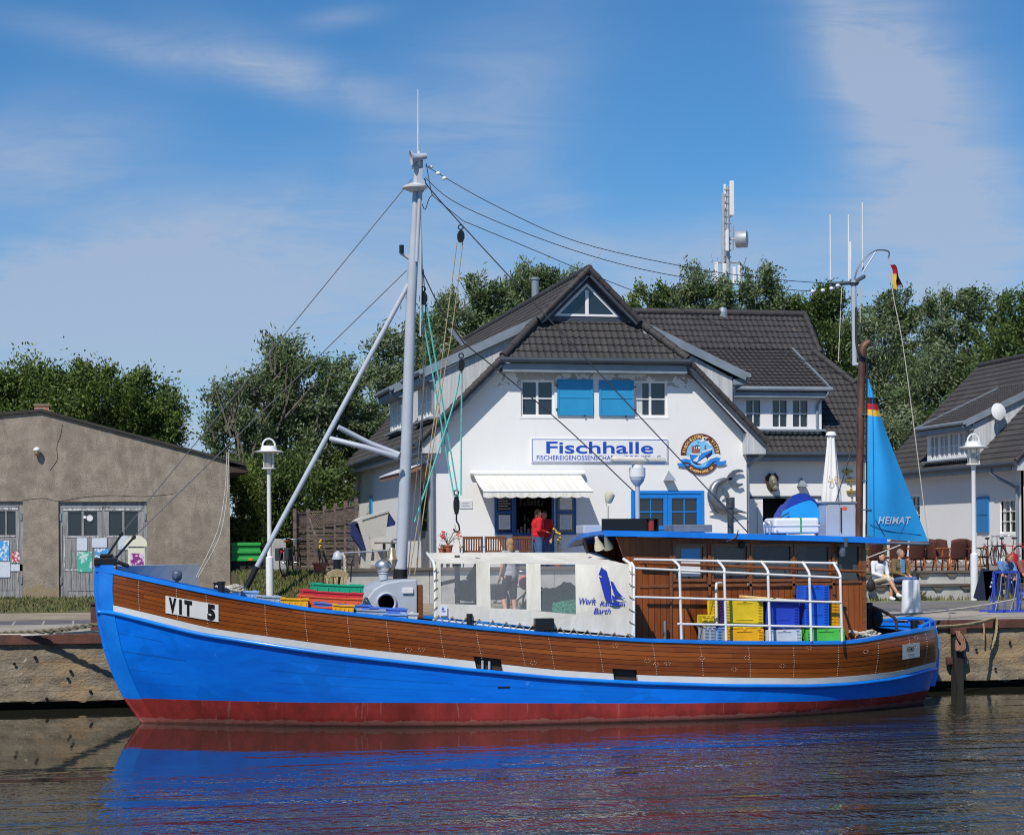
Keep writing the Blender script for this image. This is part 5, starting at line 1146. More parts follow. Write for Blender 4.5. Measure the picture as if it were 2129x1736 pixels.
for (xa, xb), top, (pa, pb_) in (((1028, 1068), 'chalkboard', (1036, 1060)), ((1155, 1197), 'paper', (1163, 1188))):
    a, b_, c, d = fr_(xa, 1026, xb, 1111); mb = MB(); e = .06; zm = (c + d) / 2 + .05
    for q in ((a, a + e, c, d), (b_ - e, b_, c, d), (a + e, b_ - e, c, c + e), (a + e, b_ - e, d - e, d), (a + e, b_ - e, zm - .03, zm + .03)): mb.box(q[0], q[1], HYF - .06, HYF - .002, q[2], q[3])
    lf = mb.build('hatch_leaf', 'deep_blue', ha); mb = MB(); mb.box(a + e, b_ - e, HYF - .035, HYF - .03, c + e, d - e); mb.build('pane', 'glass_dark', lf)
    q0, q1, _, _ = fr_(pa, 1030, pb_, 1060)
    if top == 'paper': MB().box(q0, q1, HYF - .04, HYF - .036, zm + .08, d - .1).build('notice', 'paper', lf)
    else:
        MB().box(a + e + .001, b_ - e - .001, HYF - .042, HYF - .036, zm + .031, d - e - .001).build('chalkboard', 'chalkboard', lf); mb = MB()
        for i in range(5): z = lerp(d - .14, zm + .1, i / 4); mb.box(a + .1, b_ - .1 - .08 * (i % 2), HYF - .044, HYF - .0425, z - .008, z + .006)
        mb.build('chalk_line', 'chalk', lf)
    MB().box(q0, q1, HYF - .04, HYF - .036, c + .14, zm - .08).build('notice', 'paper', lf)
    mb = MB()
    for i in range(6): z = lerp(zm - .13, c + .2, i / 5); mb.box(q0 + .04, q1 - .04, HYF - .0425, HYF - .041, z - .006, z + .005)
    mb.build('print_line', 'print_grey', lf)
# awning
mat('awning_cloth', (.78, .76, .71), .85, col2=(.69, .66, .58), vscale=1., stretch=(6.5, .05, .05), detail=1, ramp=(.46, .54))
aw = empty('awning', P(1095, 985, Y=HYF), 'cream striped awning with scalloped valance over the serving hatch', 'awning')
a, b_ = P(984, 986, Y=HYF - .06), P(1207, 986, Y=HYF - .06); ya = HYF - 1.5; c, d = P(1034, 1020, Y=ya), P(1226, 1020, Y=ya)
mb = MB(); n = 40; rows = []
xw0, xw1 = a.x, b_.x; zt_, zf = a.z, c.z
for i in range(9):
    g = i / 8; rows.append([V((lerp(xw0, xw1, k / n), lerp(HYF - .06, ya, g), lerp(zt_, zf, g) - .04 * math.sin(math.pi * g))) for k in range(n + 1)])
rows.append([V((lerp(xw0, xw1, k / n), ya - .01, zf - .05)) for k in range(n + 1)]); rows.append([V((lerp(xw0, xw1, k / n), ya - .015 + .012 * math.sin(k * 1.9), zf - .17 - .035 * abs(math.sin(k * math.pi / 4)))) for k in range(n + 1)])
mb.grid(rows); mb.build('awning_cloth', 'awning_cloth', aw, smooth=40)
mb = MB(); mb.tube([(xw0 - .1, HYF - .1, zt_ + .03), (xw1 + .1, HYF - .1, zt_ + .03)], .07, 8); mb.tube([(xw0, ya, zf - .02), (xw1, ya, zf - .02)], .03, 8)
for x in (xw0 + .3, xw1 - .3): mb.tube([(x, HYF - .1, zt_ - .1), (x + .3, HYF - .8, zt_ - .42), (x, ya, zf - .03)], .02, 6)
mb.build('awning_frame', 'pvc_white', aw, smooth=50)
# blue double door
x0, x1, z0, z1 = hz['door']; dr = MB(); e = .09; xm = (x0 + x1) / 2
for q in ((x0, x0 + e, z0, z1), (x1 - e, x1, z0, z1), (x0 + e, x1 - e, z1 - e, z1)): dr.box(q[0], q[1], HYF - .02, HYF + .1, q[2], q[3])
dd = dr.build('blue_door', 'door_blue', hall.root)
for l0, l1 in ((x0 + e + .004, xm - .004), (xm + .004, x1 - e - .004)):
    lf = MB(); lf.box(l0, l1, HYF + .02, HYF + .06, z0, z1 - 1.12); lf = lf.build('door_leaf', 'door_blue', dd)
    window(lf, lambda u, v: V((u, HYF + .01, v)), l0, l1, z1 - 1.12, z1 - e - .004, OUT, 2, 2, .12, 'door_window', 'door_blue', depth=.08)
# lettering sign
a, b_, c, d = fr_(1104, 912, 1388, 962); sg_ = empty('shop_sign', V(((a + b_) / 2, HYF, c)), 'white oblong sign with blue lettering and a thin blue border on the gable wall', 'sign')
MB().box(a, b_, HYF - .045, HYF - .003, c, d).build('sign_board', 'pvc_white', sg_); mb = MB(); mat('sign_blue', rgb(25, 75, 180), .5)
for q in ((a + .02, b_ - .02, d - .035, d - .02), (a + .02, b_ - .02, c + .02, c + .035), (a + .02, a + .035, c + .036, d - .036), (b_ - .035, b_ - .02, c + .036, d - .036)): mb.box(q[0], q[1], HYF - .05, HYF - .046, q[2], q[3])
mb.build('sign_border', 'sign_blue', sg_); mb = MB()
p0, p1, q0, q1 = fr_(1135, 918, 1357, 944); letters(mb, 'Fischhalle', ((p0 + p1) / 2, HYF - .05, (q0 + q1) / 2), (1, 0, 0), (0, 0, 1), (q1 - q0) * 1.33, p1 - p0, bold=.008); mb.build('lettering', 'sign_blue', sg_)
mb = MB(); p0, p1, q0, q1 = fr_(1115, 947, 1376, 957); letters(mb, 'FISCHEREIGENOSSENSCHAFT HIDDENSEE e.G.', ((p0 + p1) / 2, HYF - .05, (q0 + q1) / 2), (1, 0, 0), (0, 0, 1), (q1 - q0) * 1.3, p1 - p0, bold=.0015); mb.build('lettering', 'sign_blue', sg_)
# round painted emblem
C = P(1455.8, 944, Y=HYF); rr = 43.5 / 73.8; em = empty('round_emblem', V((C.x, HYF, C.z - rr)), 'round brown sign with a painted blue boat and wavy ribbon on the gable', 'sign')
mat('emblem_brown', rgb(105, 52, 36), .6); mat('emblem_sky', rgb(120, 195, 238), .6); mat('emblem_blue', rgb(40, 130, 215), .6); mat('emblem_white', (.78, .78, .76), .6); mat('emblem_gold', rgb(235, 195, 125), .6); mat('emblem_navy', rgb(18, 40, 90), .6); mat('emblem_red', rgb(165, 85, 65), .6)
M90 = Matrix.Rotation(R(90), 3, 'X')
def disc(r, y, m, nm, par): return MB().lathe([(0, 0), (r, 0), (r, -.012), (0, -.012)], (C.x, y, C.z), 48, M90).build(nm, m, par)
MB().lathe([(0, .0), (rr, .0), (rr, .035), (0, .035)], (C.x, HYF - .004, C.z), 48, M90).build('emblem_disc', 'emblem_brown', em)
MB().lathe([(0, .0), (rr * .72, .0), (rr * .72, .004), (0, .004)], (C.x, HYF - .04, C.z), 40, M90).build('emblem_field', 'emblem_sky', em)
k_ = rr / 455
def ep(x, y, d): return V((C.x + (x - 785) * k_, HYF - d, C.z - (y - 812) * k_))
def epoly(nm, m, polys, d):
    mb = MB()
    for p in polys:
        q = [ep(x, y, d) for x, y in p]; tr = tessellate_polygon([q]); mb.add(q, [tuple(t) for t in tr])
    return mb.build(nm, m, em)
epoly('emblem_hull', 'emblem_navy', [[(535, 800), (545, 900), (600, 1010), (690, 1055), (800, 1050), (930, 960), (1060, 800), (1050, 690), (940, 760), (800, 830), (640, 810)]], .047)
epoly('emblem_hull', 'emblem_blue', [[(550, 810), (560, 900), (620, 1000), (700, 1000), (850, 880), (1030, 760), (1045, 700), (820, 760), (780, 830), (640, 815)]], .049)
epoly('emblem_hull', 'emblem_white', [[(535, 795), (545, 825), (790, 835), (790, 800)], [(810, 760), (1050, 680), (1040, 715), (820, 790)], [(700, 1010), (900, 880), (960, 950), (820, 1040)], [(640, 620), (770, 620), (770, 690), (640, 700)], [(600, 960), (760, 830), (700, 980)]], .051)
epoly('emblem_cabin', 'emblem_red', [[(575, 640), (635, 630), (635, 790), (575, 790)], [(640, 700), (770, 692), (765, 780), (640, 790)], [(875, 620), (910, 620), (915, 710), (870, 710)]], .053)
epoly('emblem_gulls', 'emblem_white', [[(680, 465), (740, 500), (790, 520), (850, 420), (870, 520), (800, 550)], [(850, 430), (980, 440), (900, 480)], [(900, 540), (960, 520), (985, 510), (970, 560), (1055, 625), (1010, 630)], [(630, 500), (640, 500), (640, 620), (630, 620)]], .053)
epoly('emblem_mark', 'emblem_navy', [[(650, 650), (675, 645), (675, 690), (650, 690)], [(698, 648), (722, 648), (722, 690), (698, 690)], [(640, 625), (700, 610), (775, 625), (770, 640), (640, 640)], [(730, 545), (745, 540), (745, 565), (725, 565)]], .055)
epoly('emblem_ribbon', 'emblem_white', [[(285, 900), (330, 850), (440, 850), (540, 880), (540, 940), (430, 915), (330, 940)], [(950, 900), (1080, 820), (1200, 800), (1260, 860), (1240, 900), (1150, 880), (1020, 920), (960, 960)], [(210, 945), (330, 975), (325, 1020), (250, 1020)], [(1225, 920), (1365, 885), (1330, 965), (1215, 980)]], .057)
epoly('emblem_ribbon', 'emblem_blue', [[(325, 940), (430, 915), (540, 945), (560, 1030), (440, 990), (345, 1010)], [(960, 960), (1020, 920), (1150, 880), (1240, 900), (1215, 980), (1100, 970), (1020, 1010), (900, 1070), (940, 1010)], [(250, 1020), (345, 1010), (430, 1035), (505, 1030), (500, 1085), (440, 1105), (240, 1075)], [(1090, 1000), (1210, 975), (1345, 970), (1395, 1000), (1330, 1050), (1190, 1065), (1080, 1030)], [(540, 1020), (680, 1095), (850, 1100), (1060, 990), (960, 1090), (800, 1150), (640, 1110)]], .059)
def arc_text(body, r, a0, a1, size, inward=False):
    mb = MB(); n = len(body)
    for i, ch in enumerate(body):
        if ch == ' ': continue
        a = R(lerp(a0, a1, i / (n - 1))); up = V((math.sin(a), 0, math.cos(a))); rt = V((math.cos(a), 0, -math.sin(a)))
        if inward: up, rt = -up, -rt
        c = V((C.x, HYF - .052, C.z)) + V((math.sin(a), 0, math.cos(a))) * r; letters(mb, ch, c, rt, up, size, bold=.004)
    mb.build('lettering', 'emblem_gold', em)
arc_text('FISCH\u00b7BISTRO', rr * .85, -82, 3, .125); arc_text('VITTE', rr * .86, 45, 82, .125); arc_text('ACHTERN DIEK 20', rr * .87, 218, 139, .105, True)
# metal fish sculpture on the wall
mat('pewter', rgb(140, 145, 150), .38, metal=.75, var=.3, vscale=4)
kf = lambda x, y, d: P((1400 + x * .288) / 1.1273, (1100 + y * .288) / 1.1273, Y=HYF - d)
mb = MB(); sp_ = [(1065, 80, 22), (1010, 95, 40), (960, 130, 52), (935, 190, 62), (945, 250, 70), (985, 300, 70), (1045, 335, 52), (1100, 345, 34), (1150, 340, 22), (1215, 355, 5)]
pts = curve([kf(x, y, .12) for x, y, r in sp_], 4); rs = [float(np.interp(i / 4, range(len(sp_)), [p[2] for p in sp_])) * .00225 for i in range(len(pts))]
mb.tube(pts, rs, 10)
def fin(pl): mb.prism([kf(x, y, .13) for x, y in pl], (0, .04, 0))
fin([(1045, 88), (1070, 40), (1105, 8), (1150, -2), (1185, 6), (1192, 20), (1140, 28), (1112, 52), (1092, 88)]); fin([(1056, 72), (1076, 100), (1108, 132), (1150, 145), (1188, 126), (1182, 112), (1150, 116), (1125, 98), (1098, 62)]); fin([(1005, 215), (1030, 200), (1022, 140), (1060, 175), (1080, 222), (1040, 215)]); fin([(905, 345), (960, 330), (1010, 340), (985, 358)]); fin([(1060, 350), (1100, 300), (1165, 335), (1130, 362)])
tag(mb.build('fish_sculpture', 'pewter', base=kf(1050, 350, 0), smooth=60), 'silvery metal leaping fish mounted on the white wall beside the blue door', 'sculpture')
# wall lamps
def wall_lamp(px, py, Y, label, out=V((0, -1, 0))):
    c = P(px, py, Y=Y); t = empty('wall_lamp', c, label, 'wall lamp', 'pyramid shaped wall lamps'); mb = MB(); w_, h, dp = .16, .15, .24
    a = [c + V((-w_, 0, -h)), c + V((w_, 0, -h)), c + V((w_, -dp, -h)), c + V((-w_, -dp, -h))]; mb.add(a + [c + V((0, 0, h))], [(0, 1, 2, 3), (0, 1, 4), (1, 2, 4), (2, 3, 4), (3, 0, 4)]); mb.build('lamp_shade', 'zinc', t)
    MB().tube([c + V((0, -.1, -h)), c + V((0, -.1, -h - .03))], .06, 8).build('bulb_cover', 'curtain', t)
wall_lamp(1390, 989, HYF, 'grey pyramid wall lamp below the round sign on the gable wall')
# plaque and downpipes
a, b_, c, d = fr_(955, 1041, 982, 1057); mb = MB(); mb.box(a, b_, HYF - .02, HYF - .002, c, d); o = mb.build('wall_plaque', 'paper', base=((a + b_) / 2, HYF, c)); tag(o, 'small white notice plate on the wall left of the awning', 'plaque')
mb = MB()
for i in range(3): z = lerp(d - .06, c + .07, i / 2); mb.box(a + .06, b_ - .08 - .05 * (i % 2), HYF - .023, HYF - .0205, z - .008, z + .006)
mb.build('print_line', 'print_grey', o)
def downpipe(pts, par, nm='downpipe'): return MB().tube(curve(pts, 5), .055, 8).build(nm, 'zinc', par, smooth=60)
e_ = hall.ez
downpipe([FM(-.5, -.3, e_ - .1), FM(-.48, -.3, e_ - .3), FM(-.1, -.1, e_ - .75), FM(-.09, -.09, e_ - 1.), FM(-.09, -.09, HZ)], hall.root)
downpipe([FM(9.65, -.3, e_ - .1), FM(9.6, -.25, e_ - .3), FM(9.3, .1, e_ - .6), FM(9.26, .12, e_ - .9), FM(9.26, .12, HZ)], hall.root)
MB().tube([FM(4.62, .5, 8.6 - .9), FM(4.62, -.02, 7.3)], .02, 6).build('wall_conduit', 'curtain', hall.root) if 0 else None
hall.dormer(-1, .75, 3.9, None, 'pvc_white'); hall.dormer(-1, 6.6, 9.7, None, 'pvc_white'); hall.dormer(1, .75, 3.9)
# side wall details
sx = HX
sd = P(865, 1060, X=sx); MBd = MB(); a0, a1 = 1.0, 2.3
mb = MB(); mb.box(sx - .03, sx - .002, HYF + .9, HYF + 2.3, HZ, HZ + 2.5); sdn = mb.build('side_door', 'steel_plate', hall.root); mb = MB(); mb.box(sx - .045, sx - .031, HYF + 1.1, HYF + 2.1, HZ + 1.1, HZ + 2.3); mb.build('door_window', 'glass_dark', sdn)
mat('tan_wood', rgb(150, 112, 88), .8, var=.3, vscale=3)
cn = MB(); cn.prism([FM(-.005, .3, 5.45), FM(-.005, 4.6, 5.45), FM(-.9, 4.6, 5.1), FM(-.9, .3, 5.1)], (0, 0, .1)); can = cn.build('porch_roof', 'tan_wood', hall.root)
mb = MB(); mb.prism([FM(-.02, .28, 5.57), FM(-.02, 4.62, 5.57), FM(-.93, 4.62, 5.215), FM(-.93, .28, 5.215)], (0, 0, .035)); mb.build('porch_cover', 'curtain', can)
p = P(773, 1058, X=sx); mb = MB(); mb.box(sx - .05, sx - .002, p.y - .25, p.y + .35, p.z - .45, p.z + .45); mb.build('side_shutter', 'shutter_blue', hall.root)
# chimneys
mb = MB(); c = FM(4.0, 16.5, 10.9); c = P(1113, 600, Y=HYF + 9); mb.tube([c - V((0, 0, .8)), c + V((0, 0, .28))], .13, 12); mb.tube([c + V((0, 0, .28)), c + V((0, 0, .36))], .16, 12); mb.build('flue', 'zinc', hall.root, smooth=50)
# ---- wing: same section turned, gable to the right
WXE = 24.25; WY = 60.0
FWg = lambda u, v, z: V((WXE - v, WY + u, z))
wing = House('', '', FWg, 7.4, HZ - .5, 11.05, root=hall.root)
wing.roof((-1, 1), WXE - 13.8)
dx0, dx1, _, _ = rect(1500, 870, 1712, 871, WY); wing.dormer(-1, WXE - dx1, WXE - dx0 + .9, [tuple(WXE - q for q in rect(a, 870, b_, 871, WY + .17)[1::-1]) for a, b_ in ((1547, 1585), (1602, 1640), (1644, 1683))], 'pvc_white')
rr_ = {'dark': rect(1586, 1035, 1640, 1150, WY), 'leaf': rect(1640.5, 1035, 1700, 1150, WY)}
mb = MB(); wall_face(mb, [(HX + 9.185, HZ - .5), (WXE, HZ - .5), (WXE, 6.4), (HX + 9.185, 6.4)], [rloop(*rr_['dark'])], lambda u, v: V((u, WY, v)), (0, .25, 0)); mb.box(WXE - .25, WXE, WY + .26, WY + 9.18, HZ - .5, 6.3)
mb.prism([(WXE - .2, WY + .0, 6.3), (WXE - .2, WY + 9.18, 6.3), (WXE - .2, WY + 4.59 + 2.9, 8.05), (WXE - .2, WY + 4.59 - 2.9, 8.05)], (.19, 0, 0)); mb.build('wall', 'render_white', wing.root)
x0, x1, z0, z1 = rr_['dark']; MB().box(x0 - .2, x1 + .2, WY + .6, WY + .7, z0, z1 + .2).build('dark_backing', 'dark_void', wing.root)  # black sheet behind the doorway stands for the unlit inside
a, b_, c, d = rect(1556, 1035, 1585.5, 1150, WY); window(wing.root, lambda u, v: V((u, WY - .03, v)), a, b_, c, d, OUT, 1, 2, .17, 'door_leaf', depth=.06)
a, b_, c, d = rr_['leaf']; window(wing.root, lambda u, v: V((u, WY - .03, v)), a, b_, c, d, OUT, 1, 2, .14, 'door_leaf', depth=.06)
mb = MB(); a, _, _, d = rr_['dark']; mb.box(rect(1552, 1030, 1560, 1035, WY)[0], rect(1690, 1030, 1706, 1035, WY)[1], WY - .06, WY - .031, d - .02, d + .06); mb.build('door_rail', 'zinc_dark', wing.root)
wall_lamp(1666, 1002, WY, 'grey pyramid wall lamp above the open doorway of the wing')
wall_lamp(1551, 988, HYF + 4, 'grey pyramid wall lamp in the corner where the two house walls meet', ) if 0 else None
tr_ = empty('fish_trophy', P(1605, 1023, Y=WY), 'dark wooden shield with a mounted fish head above the wing doorway', 'trophy')
mb = MB(); mb.prism([P(x, y, Y=WY - .06) for x, y in ((1592, 993), (1600, 983), (1606, 988), (1612, 983), (1619, 992), (1618, 1008), (1610, 1021), (1602, 1022), (1595, 1012))], (0, .055, 0)); mb.build('shield', 'trim_wood' if 0 else 'shelf_brown', tr_)
mat('fish_grey', rgb(135, 130, 115), .5, var=.5, vscale=9); mb = MB(); mb.ball(P(1608, 1004, Y=WY - .15), (.14, .16, .27), 12, Matrix.Rotation(R(-12), 3, 'Y')); mb.ball(P(1612, 1015, Y=WY - .24), (.1, .1, .1), 10); mb.build('fish_head', 'fish_grey', tr_, smooth=60)
mb = MB(); mb.ball(P(1609, 1002, Y=WY - .3), .025, 8); mb.build('fish_eye', 'curtain', tr_)
# brass anchor fittings right of the parasol
mat('gold_paint', rgb(170, 145, 75), .4, metal=.4)
for px, py in ((1762, 980), (1768, 998), (1770, 1022), (1772, 1046)):
    c = P(px, py, Y=WY - .06); mb = MB(); mb.box(c.x - .16, c.x + .18, WY - .1, WY - .02, c.z - .035, c.z + .035); mb.box(c.x - .03, c.x + .03, WY - .09, WY - .003, c.z - .14, c.z + .1)
    tag(mb.build('wall_cleat', 'gold_paint', base=(c.x, WY, c.z), bev=.012), 'golden wall cleat on the wing wall beside the brown funnel', 'wall cleat', 'golden cleats on the wing wall')
mb = MB(); c = P(1503, 652, Y=WY + 4.6); mb.tube([c - V((0, 0, .4)), c + V((0, 0, .06))], .17, 12); mb.tube([c + V((0, 0, .06)), c + V((0, 0, .2))], [.17, .12], 12); mb.build('flue', 'zinc', wing.root, smooth=50)
mb = MB(); mb.tube([FM(4.59, .5, 11.15), FM(5.0, .5, 11.6)], .012, 5); mb.build('lightning_rod', 'zinc', hall.root)
# ---- right hand house
RX, RY, RZ = 32.2, 64.8, 2.35
FR = lambda u, v, z: V((RX + u, RY + v, z))
rh = House('neighbour_house', 'white house with dark tile roof and satellite dish at the right edge', FR, 12.5, RZ - .4, 10.55, 8.3)
rh.roof((-1, 1)); rh.dormer(-1, 3.5, 7.7, [(3.9 + .9 * k, 4.72 + .9 * k) for k in range(4)], 'pvc_white')
mb = MB(); w1 = P(2095, 1072, X=RX); w2 = P(1902, 1060, X=RX)
hA = [(w1.y - .62, w1.z - .65), (w1.y + .62, w1.z - .65), (w1.y + .62, w1.z + .6), (w1.y - .62, w1.z + .6)]; hB = [(w2.y - .5, w2.z - .65), (w2.y + .6, w2.z - .65), (w2.y + .6, w2.z + .6), (w2.y - .5, w2.z + .6)]
wall_face(mb, [(RY + .003, RZ - .4), (RY + 12.5, RZ - .4), (RY + 12.5, 6.3), (RY + .003, 6.3)], [hA, hB], lambda a, z: V((RX, a, z)), (.2, 0, 0))
wall_face(mb, [(RX, RZ - .4), (RX + 8.3, RZ - .4), (RX + 8.3, 6.2), (RX + 6.7, 7.6), (RX + 1.6, 7.6), (RX, 6.2)], [], lambda a, z: V((a, RY, z)), (0, .2, 0)); mb.build('wall', 'render_white', rh.root)
for h in (hA, hB): window(rh.root, lambda a, z: V((RX + .08, a, z)), h[1][0], h[0][0], h[0][1], h[2][1], V((-1, 0, 0)), 2, 3, .07, sill=True, curtain=True)
p = P(2045, 1069, X=RX); mb = MB(); mb.box(RX - .06, RX - .012, p.y - .5, p.y + .5, p.z - .68, p.z + .65); mb.box(RX - .075, RX - .061, p.y - .45, p.y + .45, p.z - .02, p.z + .02); mb.build('shutter', mat('house_blue', rgb(45, 122, 185), .6), rh.root)
e_ = rh.ez; downpipe([FR(-.5, 1.6, e_ - .1), FR(-.45, 1.5, e_ - .4), FR(-.12, .5, e_ - .85), FR(-.09, .35, e_ - 1.1), FR(-.09, .35, RZ)], rh.root)
dsh = empty('satellite_dish', P(2076, 872, Y=RY + 3.55), 'round white satellite dish on the grey dormer cheek of the neighbouring house', 'satellite dish')
c = P(2076, 856, Y=RY + 3.1); mb = MB(); mb.lathe([(0, .07), (.16, .05), (.32, 0), (.33, .012), (.16, .065), (0, .085)], c, 24, Matrix.Rotation(R(80), 3, 'X') @ Matrix.Rotation(R(12), 3, 'Y')); mb.build('dish', 'pvc_white', dsh, smooth=50)
mb = MB(); mb.tube([c + V((0, 0, -.2)), c + V((0.05, .45, -.3))], .025, 6); mb.tube([c + V((.1, -.05, -.3)), c + V((.12, -.3, -.2))], .02, 6); mb.build('dish_arm', 'zinc', dsh)

# ---- concrete shed on the left
SY = 57.5; mat('roughcast', (.40, .34, .27), .95, col2=(.20, .165, .13), vscale=2.6, bump=1., bscale=34, detail=12, ramp=(.28, .72)); mat('old_grey_wood', (.36, .36, .36), .85, col2=(.17, .17, .17), vscale=3, stretch=(7, 7, .7), bump=.3, bscale=30, detail=8); mat('felt_roof', (.05, .045, .04), .9, var=.3)
mat('peeling_white', (.6, .6, .6), .8, col2=(.27, .27, .27), vscale=5, stretch=(2, 2, 1), detail=8, ramp=(.45, .55))
S = lambda x, y: P(x, y, Y=SY)
zb = gz(SY) - .2; apex = S(85, 857); rt = S(477, 961); xr = rt.x; sl_ = (rt.z - apex.z) / (rt.x - apex.x); xl = -18.5; zl = apex.z + .265 * (xl - apex.x) * 1
d1, d2 = rect(-80, 1042, 48, 1246, SY), rect(122, 1043, 306, 1246, SY)
shed = empty('harbour_shed', ((xl + xr) / 2, SY, zb), 'brown roughcast concrete shed with grey double doors covered in posters', 'shed')
mb = MB(); zl = rt.z - .2
wall_face(mb, [(xl, zb), (xr, zb), (xr, rt.z), (apex.x, apex.z), (xl, zl)], [rloop(d1[0], d1[1], zb + .02, d1[3]), rloop(d2[0], d2[1], zb + .02, d2[3])], lambda u, v: V((u, SY, v)), (0, .22, 0)); mb.box(xr - .25, xr, SY + .225, SY + 11, zb, rt.z - .03); mb.box(xl, xl + .2, SY + .225, SY + 11, zb, zl - .03); mb.build('wall', 'roughcast', shed)
mb = MB(); oh = S(508, 972)
for (x0, z0), (x1, z1) in (((apex.x, apex.z), (oh.x + .05, apex.z + sl_ * (oh.x + .05 - apex.x))), ((apex.x, apex.z), (xl - .4, apex.z + (zl - apex.z) / (xl - apex.x) * (xl - .4 - apex.x)))):
    mb.prism([(x0, SY - .08, z0 + .01), (x1, SY - .08, z1 + .01), (x1, SY - .08, z1 + .09), (x0, SY - .08, z0 + .09)], (0, 11.5, 0))
mb.build('roof', 'felt_roof', shed); MB().box(xr + .002, xr + .5, SY + .02, SY + 11, rt.z - .3, rt.z - .12).build('eave_soffit', 'dark_wood', shed)
bm_ = mat('red_brick', (.42, .12, .06), .9, col2=(.3, .07, .04), vscale=6, bump=.4); nt = bm_.node_tree; bk = nt.nodes.new('ShaderNodeTexBrick'); t_ = nt.nodes.new('ShaderNodeTexCoord'); mp_ = nt.nodes.new('ShaderNodeMapping'); mp_.inputs['Rotation'].default_value = (R(90), 0, 0); nt.links.new(t_.outputs['Object'], mp_.inputs[0]); nt.links.new(mp_.outputs[0], bk.inputs['Vector']); bk.inputs['Scale'].default_value = 1; bk.inputs['Brick Width'].default_value = .22; bk.inputs['Row Height'].default_value = .085; bk.inputs['Mortar Size'].default_value = .012; bk.inputs['Color1'].default_value = (.5, .13, .06, 1); bk.inputs['Color2'].default_value = (.36, .085, .045, 1); bk.inputs['Mortar'].default_value = (.35, .33, .3, 1); nt.links.new(bk.outputs['Color'], nt.nodes['Principled BSDF'].inputs['Base Color'])
a, b_, c, d = rect(72, 840, 102, 875, SY + 1.2); mb = MB(); mb.box(a, b_, SY + 1, SY + 1.45, c - .3, d - .08); ch_ = mb.build('chimney', 'red_brick', shed); MB().box(a - .02, b_ + .02, SY + .98, SY + 1.47, d - .078, d).build('chimney_cap', 'old_concrete', ch_)
mb = MB(); MB().tube(curve([S(130, 882) + V((0, -.004, 0)), S(126, 905) + V((0, -.004, 0)), S(118, 930) + V((0, -.004, 0)), S(119, 955) + V((0, -.004, 0)), S(104, 978) + V((0, -.004, 0))], 5), .007, 4).build('wall_crack', 'hole_black', shed); MB().tube(curve([S(x, y) + V((0, -.003, 0)) for x, y in ((48, 1040), (90, 1036), (122, 1042), (170, 1034), (230, 1030), (300, 1032), (360, 1027))], 5), .006, 4).build('wall_crack', 'hole_black', shed)
c = S(77, 941); mb = MB(); mb.ball(c + V((0, -.14, 0)), (.085, .085, .1), 12); lp = mb.build('wall_lamp', 'brass', shed, smooth=60); mb = MB(); mb.tube([c, c + V((0, -.14, .1))], .03, 6); mb.lathe([(.1, .03), (.1, .08), (.03, .13), (0, .13)], c + V((0, -.14, .02)), 12); mb.build('lamp_cap', 'pvc_white', lp, smooth=40)
mat('poster_green', rgb(70, 175, 150), .6, col2=rgb(190, 215, 215), vscale=5, ramp=(.48, .52)); mat('poster_blue', rgb(70, 155, 215), .6, col2=rgb(220, 228, 235), vscale=9, ramp=(.46, .5)); mat('poster_magenta', rgb(140, 45, 130), .6, col2=rgb(225, 200, 225), vscale=7, ramp=(.46, .5)); mat('poster_pale', rgb(205, 212, 222), .6, col2=rgb(150, 150, 160), vscale=12, ramp=(.33, .4)); mat('poster_cream', rgb(225, 222, 200), .6); mat('poster_red', rgb(190, 60, 75), .6, col2=rgb(225, 220, 222), vscale=11, ramp=(.46, .5))
YD = SY + .14
